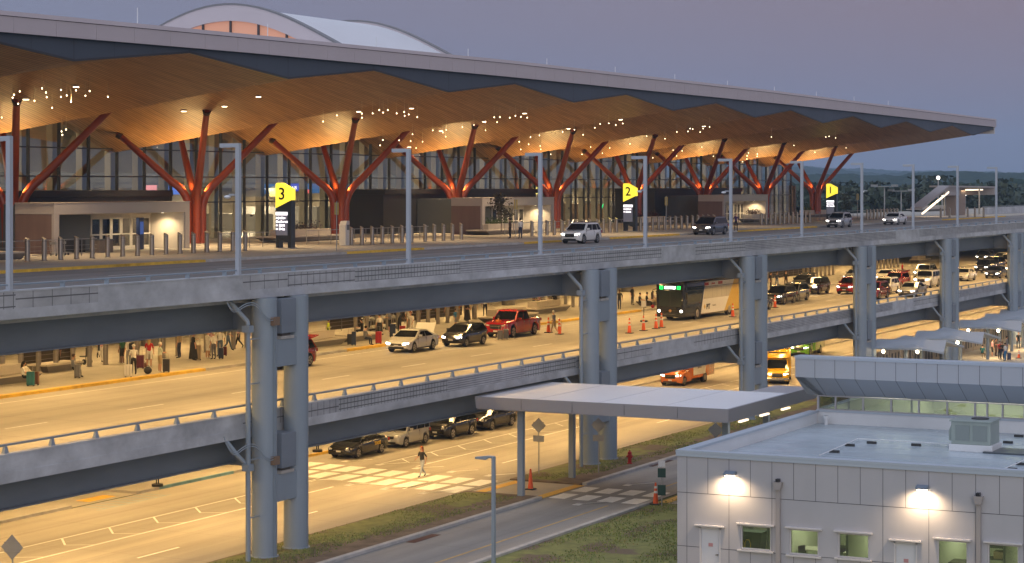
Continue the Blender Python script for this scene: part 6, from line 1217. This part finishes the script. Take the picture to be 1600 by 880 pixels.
# cutaway shuttle buses
def cutaway(px, z, lb, col, rz, nm, front_text=None):
    LL_, WW = 7.4, 2.3; u, v = Pz(px[0], px[1], z); fx = LL_ / 2 - .85; ly = .97; t = thing(nm, lb, 'shuttle bus', (u - (fx * cos(rz) - ly * sin(rz)), v - (fx * sin(rz) + ly * cos(rz)), z), rz)
    S, ps = make_vehicle('van', col)
    for pn, mb, mt, sm, sub in ps:
        mb.v = [(x - 3.2 + LL_ / 2, y, zz_) for x, y, zz_ in mb.v]
        if pn == 'wheel' and mb.v[0][0] < 0: continue
        o = part(pn, mb, mt, t, smooth=sm)
        if sub:
            for sn, sm_, smt in sub: sm_.v = [(x - 3.2 + LL_ / 2, y, zz_) for x, y, zz_ in sm_.v]; part(sn, sm_, smt, o)
    bx = loft_box(LL_ - 2.1, WW, .5, 2.85, .15); bx.v = [(x - 1.05, y, zz_) for x, y, zz_ in bx.v]; part('passenger_body', bx, paint(col), t, smooth=True)
    part('roof_cap', MB().prism([(LL_ / 2 - 2.15, 2.2), (LL_ / 2 - 1.5, 2.15), (LL_ / 2 - 1.7, 2.6), (LL_ / 2 - 2.15, 2.83)], 1, -1.05, 1.05), paint(col), t, bevel=.03)
    for s in (1, -1):
        for k in range(4): part('window', MB().box(-LL_ / 2 + .5 + k * 1.15, -LL_ / 2 + 1.5 + k * 1.15, s * 1.15, s * 1.158, 1.55, 2.4), m_cglass, t)
    x_r = LL_ / 2 - 5.1
    for s in (1, -1):
        y0, y1 = s * .85, s * 1.16; wm = part('wheel', MB().tube([(x_r, y0, .4), (x_r, y1, .4)], .4, 20), m_tyre, t, smooth=True); part('rim', MB().tube([(x_r, y1 - .01 * s, .4), (x_r, y1 + s * .01, .4)], .25, 16), m_rim, wm); part('wheel_arch', MB().tube([(x_r, s * .9, .42), (x_r, s * 1.154, .42)], .48, 20), m_cblk, t)
    return t
t = cutaway((1069.5, 603), 0, 'orange and white shuttle bus with black lettering at ground level', 'orange', pi, 'shuttle_bus')
part('white_panel', MB().box(-1.5, 1.3, 1.16, 1.168, .75, 2.7), m_bw, t); text('GLOBE RUNNER', .40, m_cblk, (-.1, 1.175, 2.05), (R(90), 0, pi), t, sx=.8, bold=.015); text('SHUTTLE', .26, m_cblk, (-.1, 1.175, 1.35), (R(90), 0, pi), t, sx=.8)
t = cutaway((1232.5, 600), 0, 'yellow shuttle bus facing the camera, right of the third pier', 'yellow', R(199), 'shuttle_bus'); part('front_sign', MB().box(2.0, 2.05, -.75, .75, 2.3, 2.62), m_cblk, t); text('AIRPORT PARKING', .17, emit('amber_letter', (1, .6, .1), 1), (2.06, 0, 2.46), (R(90), 0, R(90)), t, bold=.004); part('bumper_chrome', MB().box(3.62, 3.76, -.95, .95, .38, .58), m_chr, t, bevel=.03); [part('marker_light', MB().box(2.1, 2.2, y - .05, y + .05, 2.72, 2.8), MATS['marker_amber'], t) for y in (-.8, -.2, .2, .8)]
cutaway((1266, 557), 0, 'bright green shuttle bus behind the raised office eave', 'green', pi + .12, 'shuttle_bus')
# ------------------------------------------------------------------ people
m_skin = mat('skin_light', (.48, .27, .18), .55); m_skin2 = mat('skin_brown', (.20, .10, .06), .55)
CL = {}
def cloth(k):
    cols = dict(white=(.66, .64, .6), black=(.018, .018, .02), green=(.03, .11, .06), red=(.42, .015, .02), grey=(.2, .21, .24), navy=(.02, .03, .07), khaki=(.34, .26, .16), jean=(.10, .15, .24), pale=(.42, .46, .38), pink=(.5, .28, .3), teal=(.02, .18, .2), blue=(.03, .16, .34), orange=(.55, .2, .03), purple=(.06, .02, .09), plaid=(.10, .10, .13), vest=(.62, .75, .03), tan=(.35, .22, .12), lightjean=(.42, .46, .5), brown=(.08, .045, .03), blond=(.45, .3, .12), redhair=(.28, .07, .02), whitehair=(.55, .52, .47), dark=(.02, .015, .012))
    if k not in CL: CL[k] = mat('cloth_' + k, cols[k], .8, var=.08, vs=6) if k not in ('skin', 'skin2') else None
    return CL[k]
def body_mesh(pose):
    V = {}; E = []; Rr = {}; T_ = {}
    def p(n, co, r, par=None, tg=0):
        V[n] = co; Rr[n] = r
        if par: E.append((par, n)); T_[(par, n)] = tg
    lean = {'sit': .02, 'walk': .05, 'bend': .28}.get(pose, 0)
    hz = .50 if pose == 'sit' else .93
    X0 = 0
    p('pel', (0, 0, hz), .135); p('wst', (lean * .3, 0, hz + .17), .120, 'pel', 1); p('chs', (lean, 0, hz + .38), .140, 'wst', 1); p('nkb', (lean * 1.15, 0, hz + .53), .06, 'chs', 1); p('nk', (lean * 1.2 + .01, 0, hz + .60), .052, 'nkb', 0)
    hx = lean * 1.3 + .03 + (.04 if pose == 'sit' else 0); p('hd1', (hx, 0, hz + .66), .072, 'nk', 0); p('hd2', (hx, 0, hz + .73), .088, 'hd1', 0); p('hd3', (hx - .01, 0, hz + .80), .062, 'hd2', 0); p('nose', (hx + .105, 0, hz + .70), .014, 'hd2', 0)
    for s, sn in ((1, 'L'), (-1, 'R')):
        if pose == 'sit': hip, kn, an, to = (.06, s * .10, hz - .01), (.44, s * .12, hz - .02), (.46, s * .12, .09), (.62, s * .13, .04)
        elif pose == 'walk': f = s; hip, kn, an, to = (0, s * .09, .90), (.14 if f > 0 else -.02, s * .09, .50), (.27 if f > 0 else -.30, s * .09, .09 if f > 0 else .16), ((.41, s * .09, .06) if f > 0 else (-.19, s * .09, .05))
        else: hip, kn, an, to = (0, s * .10, .90), (.02, s * .115, .50), (-.01, s * .12, .09), (.14, s * .15, .035)
        p('hip' + sn, hip, .10, 'pel', 3); p('kn' + sn, kn, .062, 'hip' + sn, 3); mid = tuple((a + b) / 2 - (0.02 if i == 0 and pose != 'sit' else 0) for i, (a, b) in enumerate(zip(kn, an))); p('cf' + sn, mid, .058, 'kn' + sn, 4); p('an' + sn, an, .040, 'cf' + sn, 4); p('to' + sn, to, .036, 'an' + sn, 5)
        sh = (lean, s * .185, hz + .49)
        if pose == 'sit': el, wr = (lean + .10, s * .24, hz + .24), (lean + .34, s * .13, hz + .19)
        elif pose == 'hold': el, wr = (.03, s * .25, 1.17), (.26, s * .12, 1.15)
        elif pose == 'phone': el, wr = ((.03, s * .25, 1.17), (.24, s * .10, 1.28)) if s > 0 else ((-.02, s * .26, 1.15), (.02, s * .28, .90))
        elif pose == 'walk': el, wr = ((-.10, s * .25, 1.17), (-.02, s * .27, .93)) if s > 0 else ((.10, s * .25, 1.17), (.26, s * .22, 1.06))
        elif pose == 'bend': el, wr = (.34, s * .24, 1.16), (.52, s * .20, .95)
        else: el, wr = (-.03, s * .26, 1.15), (.03, s * .29, .90)
        p('sh' + sn, sh, .062, 'chs', 1); p('el' + sn, el, .043, 'sh' + sn, 1); p('wr' + sn, wr, .028, 'el' + sn, 2)
        d = (Vector(wr) - Vector(el)).normalized(); sd_ = Vector((0, 1, 0)).cross(d).normalized(); pm = Vector(wr) + d * .07; p('pm' + sn, tuple(pm), .030, 'wr' + sn, 0)
        for q, (o_, l_) in enumerate(((-.027, .075), (-.009, .085), (.009, .082), (.027, .065))):
            b0 = pm + sd_ * o_ + d * .03; mid_ = b0 + d * l_ * .5; tip = mid_ + d * l_ * .42 + Vector((0, -s * .015, 0)); p('f%d%s' % (q, sn), tuple(mid_), .010, 'pm' + sn, 0); p('g%d%s' % (q, sn), tuple(tip), .008, 'f%d%s' % (q, sn), 0)
        tb = Vector(wr) + d * .03; p('th' + sn, tuple(tb + sd_ * -.05 + d * .03), .011, 'wr' + sn, 0); p('ti' + sn, tuple(tb + sd_ * -.065 + d * .06), .009, 'th' + sn, 0)
    names = list(V); idx = {n: i for i, n in enumerate(names)}; me = bpy.data.meshes.new('b'); me.from_pydata([V[n] for n in names], [(idx[a], idx[b]) for a, b in E], [])
    o = bpy.data.objects.new('b', me); COL.objects.link(o); mo = o.modifiers.new('s', 'SKIN'); mo.use_smooth_shade = True; mo.branch_smoothing = .3
    sv = me.skin_vertices[0].data
    for n, i in idx.items():
        rx = Rr[n]; ry = rx * (1.25 if n in ('pel', 'wst', 'chs') else 1); sv[i].radius = (ry, rx * (.85 if n in ('wst', 'chs') else 1)); sv[i].use_root = n == 'pel'
    sb = o.modifiers.new('ss', 'SUBSURF'); sb.levels = 1; sb.render_levels = 1
    dg = bpy.context.evaluated_depsgraph_get(); dg.update(); m2 = bpy.data.meshes.new_from_object(o.evaluated_get(dg)); bpy.data.objects.remove(o)
    m2.materials.clear(); [m2.materials.append(m_skin) for _ in range(6)]
    segs = [(Vector(V[a]), Vector(V[b]), T_[(a, b)]) for a, b in E]
    for f in m2.polygons:
        c = f.center; best = None
        for a, b, tg in segs:
            ab = b - a; t = max(0, min(1, (c - a).dot(ab) / max(1e-9, ab.dot(ab)))); dd = (c - a - ab * t).length
            if best is None or dd < best[0] - 1e-6: best = (dd, tg, t)
        tg = best[1]
        if tg == 1 and c.z < hz + .03 and pose != 'bend': tg = 3
        if c.z > hz + .60 and abs(c.y) < .12: tg = 0
        f.material_index = tg; f.use_smooth = True
    m2.name = 'person_body'; return m2
BM = {}; HM = {}
def hair_mesh(style, hz):
    k = (style, hz)
    if k in HM: return HM[k]
    mb = MB(); mb.ball((-.012, 0, .062), .105, 0, 12, 8, (1.02, .92, .92)); mb.v = [(x if x < .05 or z > .085 else .05, y, z) for x, y, z in mb.v]
    if style == 'long': mb.tube([(-.05, 0, .06), (-.09, 0, -.06), (-.10, 0, -.22), (-.09, 0, -.30)], [.08, .09, .075, .03], 10)
    if style == 'cap': mb.box(.04, .16, -.07, .07, .07, .09)
    HM[k] = mb.mesh('hair', cloth('brown'), True); return HM[k]
HX = {'sit': .02 * 1.3 + .07, 'walk': .095, 'bend': .28 * 1.3 + .03}
def person(x, y, z, pose, heading, top, legs, lb, hair='dark', style='short', shorts=False, sleeve=None, skin=None, h=1.0, dress=None, pack=None, seat=0, dz=0, group=None, xy=None):
    if pose not in BM: BM[pose] = body_mesh(pose)
    u, v = xy if xy else Pz(x, y, z); sk = skin or m_skin
    t = thing('person', lb, 'person', (u, v, z + dz), R(heading), group); t.scale = (h, h, h)
    b = bpy.data.objects.new('body', BM[pose]); COL.objects.link(b); b.parent = t
    ms = [sk, cloth(top), cloth(sleeve) if sleeve else sk, cloth(legs), sk if shorts else cloth(legs), cloth('white' if shorts else 'black')]
    for i, mt in enumerate(ms): b.material_slots[i].link = 'OBJECT'; b.material_slots[i].material = mt
    hz = .50 if pose == 'sit' else .93; hx = HX.get(pose, .03)
    ho = bpy.data.objects.new('hair', hair_mesh(style, 0)); COL.objects.link(ho); ho.parent = t; ho.location = (hx - .015, 0, hz + .70); ho.material_slots[0].link = 'OBJECT'; ho.material_slots[0].material = cloth(hair)
    if dress: part('dress', MB().tube([(0, 0, hz + .22), (0, 0, hz), (0, 0, hz - .35), (0, 0, dress)], [.16, .20, .24, .29], 14, cap=False), cloth(legs), t, smooth=True)
    if pack: part('backpack', MB().box(-.34, -.15, -.15, .15, hz + .12, hz + .52), cloth(pack), t, bevel=.05)
    if top == 'vest': part('reflective_stripe', MB().tube([(0, 0, hz + .22), (0, 0, hz + .27)], [.21, .21], 14, cap=False), cloth('white'), t)
    return t
LW = ZL + .15; UW = ZU + .15; fc = 180  # heading degrees: 180 faces along -u; 270 faces the road
Q = [
 (35, 603, LW, 'sit', 250 + 60, 'white', 'black', 'seated woman in white top at the far left bench of the lower pavement', dict(hair='dark', style='long')),
 (113, 590, LW, 'sit', 310, 'grey', 'black', 'seated person in grey shirt on the boat-shaped bench at left', dict(hair='brown')),
 (191, 569.5, LW, 'stand', 90, 'green', 'black', 'person in dark green shirt and black shorts seen from behind', dict(shorts=True)),
 (209, 586, LW, 'hold', 60, 'white', 'black', 'person in white shirt and cap beside a white suitcase', dict(hair='whitehair', style='cap')),
 (201, 573, LW, 'stand', 80, 'white', 'grey', 'person with black backpack behind the white-capped person', dict(pack='black')),
 (233, 574, LW, 'phone', 20, 'red', 'white', 'blond woman in red sleeveless top and white shorts', dict(hair='blond', style='long', shorts=True)),
 (250, 582, LW, 'hold', 330, 'pale', 'khaki', 'white-haired person in pale green shirt and khaki shorts', dict(hair='whitehair', shorts=True)),
 (302, 563.5, LW, 'phone', 330, 'black', 'black', 'woman in long black sleeveless dress with beige suitcase', dict(dress=.12, hair='brown')),
 (324.5, 560.5, LW, 'hold', 340, 'white', 'white', 'person in white top and white shorts left in the group by the pier', dict(shorts=True, hair='blond')),
 (334, 562, LW, 'stand', 80, 'white', 'plaid', 'person in white shirt and grey check trousers seen from behind', dict(hair='whitehair')),
 (344, 557, LW, 'stand', 200, 'white', 'jean', 'tall person in white shirt and jeans right in the group by the pier', dict(hair='whitehair', h=1.04)),
 (330, 556, LW, 'stand', 250, 'pink', 'grey', 'person half hidden in the middle of the white-shirted group', dict(hair='brown')),
 (356, 548.5, LW, 'walk', 290, 'grey', 'jean', 'person in grey top and jeans walking beside a bollard near the pier', {}),
 (373, 544.5, LW, 'walk', 120, 'pink', 'black', 'person in pale pink top and dark trousers next to the downpipe', {}),
 (513, 538, LW, 'stand', 300, 'vest', 'black', 'attendant in yellow high visibility vest right of the nearest pier', dict(sleeve='navy')),
 (570, 540, LW, 'sit', 330, 'grey', 'navy', 'seated man in grey shirt on the bench beside black suitcases', {}),
 (566, 527, LW, 'sit', 90, 'black', 'black', 'seated person in black behind the man in grey', {}),
 (593, 529, LW, 'stand', 60, 'white', 'black', 'woman in white top and long dark skirt by the red suitcase', dict(dress=.25, hair='dark')),
 (609, 521, LW, 'hold', 100, 'grey', 'black', 'person in grey shirt behind the dark suitcase stack', dict(shorts=True)),
 (624, 519, LW, 'bend', 340, 'black', 'black', 'person in black top leaning over red luggage', dict(hair='dark')),
 (639, 514, LW, 'phone', 200, 'white', 'khaki', 'tall person in white behind the white saloon', {}),
 (644, 524, LW, 'bend', 190, 'white', 'white', 'person in white stooping above the roof of the white saloon', dict(hair='redhair')),
 (682, 501.5, LW, 'stand', 270, 'black', 'black', 'person in black between two bollards', {}),
 (698.5, 503, LW, 'stand', 80, 'tan', 'khaki', 'person in tan top and khaki shorts behind the bollards', dict(shorts=True)),
 (711.5, 512, LW, 'stand', 270, 'blue', 'grey', 'child in bright blue shirt on the kerb behind the black hatchback', dict(h=.82, shorts=True)),
 (716, 501, LW, 'hold', 250, 'orange', 'tan', 'person in white sun hat behind the child in blue', dict(hair='whitehair', style='cap', shorts=True)),
 (730, 505.5, LW, 'hold', 260, 'black', 'black', 'woman in black holding white and green flowers', dict(dress=.3)),
 (741, 499, LW, 'stand', 200, 'grey', 'navy', 'person in grey behind the woman in black', {}),
 (778, 528, ZL, 'bend', 20, 'orange', 'purple', 'person in orange top and purple trousers stooping beside the red pickup', dict(h=.9, hair='brown')),
 (866, 522.5, ZL, 'walk', 80, 'grey', 'khaki', 'man in grey shirt and khaki shorts walking between cones', dict(hair='whitehair', shorts=True)),
 (866, 486, LW, 'stand', 250, 'black', 'black', 'man in dark suit standing behind the long bench right of the pickup', dict(sleeve='black')),
 (834, 480, LW, 'sit', 250, 'navy', 'black', 'leftmost seated person in navy behind the red pickup', {}), (843, 479.5, LW, 'sit', 270, 'pink', 'jean', 'middle seated person in pink behind the red pickup', {}), (853, 479, LW, 'sit', 300, 'white', 'grey', 'seated person in white leaning, behind the red pickup', {}),
 (968, 484, LW, 'walk', 200, 'black', 'navy', 'person in dark clothes just right of the second pier', {}), (988, 477, LW, 'stand', 260, 'black', 'black', 'standing person in black at the left end of the bus queue', {}),
 (999, 481, LW, 'sit', 280, 'black', 'navy', 'seated person in black, left in the bus queue', {}), (1010, 480, LW, 'sit', 300, 'black', 'black', 'seated person in black holding a bag nearer the bus', {}), (1019, 478, LW, 'sit', 270, 'pink', 'khaki', 'seated person in pink beside the bus', {}), (1025, 477.5, LW, 'sit', 270, 'white', 'khaki', 'seated person in white closest to the bus mirror', {}),
 (577, 514, LW, 'stand', 300, 'tan', 'navy', 'person in tan behind the first row of luggage trolleys', {}), (600, 507, LW, 'hold', 200, 'pale', 'jean', 'person in pale green behind the navy suitcase, near the girder', {}),
 (655, 508, LW, 'stand', 90, 'black', 'khaki', 'person in black top and khaki legs right of the tall person in white', {}), (668, 506, LW, 'hold', 260, 'red', 'navy', 'person in dull red between bollards left of the person in black', {}),
 (758, 494, LW, 'stand', 200, 'white', 'black', 'person in white above the red pickup bonnet', {}), (90, 577, LW, 'stand', 90, 'purple', 'black', 'person in dark purple behind the boat-shaped bench', {}), (160, 566, LW, 'walk', 200, 'pink', 'white', 'person in pink between bollards near the wheelchairs', {}), (280, 560, LW, 'stand', 100, 'khaki', 'navy', 'person in khaki between the white-haired person and black dress', {}),
 (1204, 452, LW, 'stand', 270, 'black', 'black', 'standing person in black just right of the third pier', {}), (1214, 451, LW, 'stand', 200, 'navy', 'jean', 'person in navy and jeans before the beige bollards', {}), (1228, 449, LW, 'bend', 200, 'black', 'brown', 'person in black stooping before the beige bollards', dict(pack='black')),
 (1421.5, 446.5, ZL, 'walk', 80, 'khaki', 'khaki', 'person in beige walking beside the red car with raised tailgate', {}), (1410, 433, LW, 'stand', 270, 'red', 'black', 'person in red jacket behind the white cars', dict(sleeve='red')), (1572, 416.5, ZL, 'stand', 180, 'tan', 'khaki', 'person in tan beside the white pickup at far right', {}),
 (797, 373, UW, 'stand', 100, 'brown', 'black', 'person in brown jacket at the upper planter beside the sign post', dict(sleeve='brown')), (813, 373, UW, 'stand', 60, 'white', 'navy', 'man in white shirt and dark trousers at the upper planter', dict(sleeve='white')), (1150, 361, UW, 'stand', 200, 'purple', 'black', 'person in dark purple beside the dark people carrier', {}),
 (1535, 560, .05, 'sit', 0, 'teal', 'khaki', 'seated person in teal under the plaza shelter', {}), (1550.5, 558, .05, 'stand', 300, 'pink', 'black', 'person in pink top and black shorts in the plaza group', dict(shorts=True)), (1556, 557, .05, 'hold', 260, 'brown', 'brown', 'person in brown in the plaza group', {}),
 (1562, 561.5, .05, 'stand', 240, 'red', 'black', 'person in red shirt in the plaza group', {}), (1566, 562.5, .05, 'hold', 200, 'black', 'navy', 'person in black in the plaza group', {}), (1570.5, 564.5, .05, 'stand', 80, 'white', 'blue', 'person in white top and blue trousers at the front of the plaza group', {}), (1573, 553, .05, 'stand', 270, 'grey', 'jean', 'person in grey at the back of the plaza group', {}), (1591, 545, .05, 'bend', 200, 'black', 'black', 'person in black bending at the right edge of the plaza', {}),
]
for k, (x, y, z, pose, hd, top, legs, lb, kw) in enumerate(Q):
    person(x, y, z, pose, hd, top, legs, lb, skin=m_skin2 if k in (2, 19, 22, 34, 39) else None, **kw)
person(660, 746, .01, 'walk', 158, 'black', 'lightjean', 'woman with long red hair, black top and light jeans on the crosswalk', hair='redhair', style='long', h=1.03)
# ------------------------------------------------------------------ luggage
m_wh = m_cblk
def case(x, y, z, col, lb, h=.72, w_=.46, rz=25, handle=True, nm='suitcase'):
    w_ *= .84; u, v = Pz(x, y, z); t = thing(nm, lb, 'suitcase' if nm == 'suitcase' else 'bag', (u, v, z), R(rz)); mt = mat('shell_' + col, {'teal': (.015, .13, .15), 'grey': (.17, .17, .18), 'white': (.62, .62, .6), 'maroon': (.11, .015, .03), 'black': (.02, .02, .022), 'beige': (.33, .25, .16), 'navy': (.015, .03, .08), 'red': (.36, .012, .02), 'orange': (.5, .13, .02), 'brown': (.16, .07, .04)}[col], .4)
    if nm == 'suitcase':
        part('shell', MB().box(-.13, .13, -w_ / 2, w_ / 2, .06, h), mt, t, bevel=.03); part('shell_rib', MB().box(-.135, .135, -w_ * .25, -w_ * .22, .1, h - .05).box(-.135, .135, w_ * .22, w_ * .25, .1, h - .05), m_wh, t)
        if handle: part('handle', MB().tube([(0, -.1, h), (0, -.1, h + .34), (0, .1, h + .34), (0, .1, h)], .012, 6), m_chr, t)
        [part('wheel', MB().tube([(a, b - .02, .03), (a, b + .02, .03)], .03, 8), m_wh, t) for a in (-.1, .1) for b in (-w_ / 2 + .05, w_ / 2 - .05)]
    else: part('bag_body', MB().ball((0, 0, h * .45), h * .5, 0, 12, 8, (.6, 1, .9)), mt, t, smooth=True); part('strap', MB().tube([(0, -.12, h * .8), (0, 0, h * 1.1), (0, .12, h * .8)], .015, 6), m_wh, t)
    return t
for a in [(48, 603.5, LW, 'teal', 'teal suitcase with raised handle beside the seated woman', .8, .5), (56, 602, LW, 'brown', 'brown suitcase behind the teal one', .75, .4), (121, 591, LW, 'grey', 'slim grey suitcase beside the seated person in grey', .78, .4), (200.5, 589.5, LW, 'white', 'white suitcase with stickers near the yellow kerb', .72, .48),
          (219.5, 576, LW, 'maroon', 'maroon suitcase behind the white-capped person', .8, .5), (260, 582, LW, 'black', 'tall black suitcase held by the white-haired person', .78, .46), (310, 563, LW, 'beige', 'tall beige suitcase beside the black dress', .95, .42), (345.5, 561, LW, 'navy', 'narrow navy suitcase right of the group', .7, .35), (351, 556.5, LW, 'maroon', 'maroon case just right of the navy suitcase', .6, .35),
          (546.5, 539, LW, 'black', 'black suitcase left of the concrete bench', .75, .4), (553, 540, LW, 'navy', 'dark upright suitcase leaning at the seated man', .95, .35), (591.5, 537.5, LW, 'red', 'bright red suitcase beside the bench', .85, .5), (613.5, 527, LW, 'navy', 'navy suitcase with smaller case strapped in front', .95, .5), (629, 522, LW, 'red', 'dull red suitcase below the person in black', .6, .5),
          (781.5, 531.5, ZL, 'grey', 'left grey suitcase beside the red pickup', .70, .45), (790.5, 530.5, ZL, 'grey', 'right grey suitcase beside the red pickup', .74, .45), (874.5, 521, ZL, 'orange', 'small orange suitcase behind the cone', .7, .3), (1576.7, 563, .05, 'navy', 'navy suitcase in front of the plaza group', .7, .4)]: case(*a)
case(231, 584.5, LW, 'black', 'round black bag lying on the pavement by the yellow kerb', .48, nm='travel_bag'); case(226, 574, LW, 'brown', 'small brown bag at the feet of the woman in red', .3, nm='travel_bag'); case(1020, 481.5, LW, 'red', 'red bag on the ground beside the seated people near the bus', .35, nm='travel_bag')
# wheelchair, carts
def wheelchair(x, y, lb, rz):
    u, v = Pz(x, y, LW); t = thing('wheelchair', lb, 'wheelchair', (u, v, LW), R(rz)); part('seat', MB().box(-.22, .25, -.24, .24, .46, .52), m_cblk, t, bevel=.02); part('backrest', MB().box(-.28, -.22, -.24, .24, .5, 1.05), m_cblk, t, bevel=.02); part('footrest', MB().box(.35, .6, -.18, .18, .12, .15), m_cblk, t)
    part('frame', MB().tube([(-.38, -.24, .95), (-.25, -.24, .95), (-.22, -.24, .2), (.3, -.24, .2), (.45, -.24, .15)], .015, 6).tube([(-.38, .24, .95), (-.25, .24, .95), (-.22, .24, .2), (.3, .24, .2), (.45, .24, .15)], .015, 6), m_cblk, t)
    for s in (-1, 1): w_ = part('wheel', MB().tube([(-.15, s * .28, .17), (-.15, s * .31, .17)], .17, 16), m_tyre, t); part('caster', MB().tube([(.38, s * .22, .07), (.38, s * .25, .07)], .07, 10), m_tyre, t)
    part('label_disc', MB().tube([(-.285, 0, .85), (-.295, 0, .85)], .07, 12), m_cw, t)
wheelchair(133, 569.5, 'empty black wheelchair with a white disc on its backrest', 90); wheelchair(160, 559, 'second empty dark wheelchair further back', 30)
def trolley(x, y, lb, z=None):
    z = LW if z is None else z
    u, v = Pz(x, y, z); t = thing('luggage_trolley', lb, 'luggage trolley', (u, v, z), 0, 'luggage trolleys parked in rows'); part('frame', MB().tube([(-.3, -.25, 1.0), (-.3, .25, 1.0)], .02, 6).tube([(-.3, -.25, 1.0), (-.15, -.25, .2), (.5, -.2, .15)], .018, 6).tube([(-.3, .25, 1.0), (-.15, .25, .2), (.5, .2, .15)], .018, 6), m_post, t); part('platform', MB().box(-.15, .5, -.25, .25, .17, .2), m_post, t); part('basket', MB().box(-.28, -.05, -.22, .22, .75, .92), m_post, t)
    for a, b in ((-.15, -.22), (-.15, .22), (.45, 0)): part('wheel', MB().tube([(a, b - .02, .08), (a, b + .02, .08)], .08, 10), m_tyre, t)
for k, x in enumerate((572, 577, 582, 587, 600, 605, 610, 616)): trolley(x, 518 - k * .8, 'steel luggage trolley, ' + ordn(k) + ' from the left in the rows behind the seated man')
trolley(86, 400, 'steel luggage trolley left of the nearest sliding doors', ZU + .15); trolley(100, 399, 'steel luggage trolley beside the navy kiosk', ZU + .15)
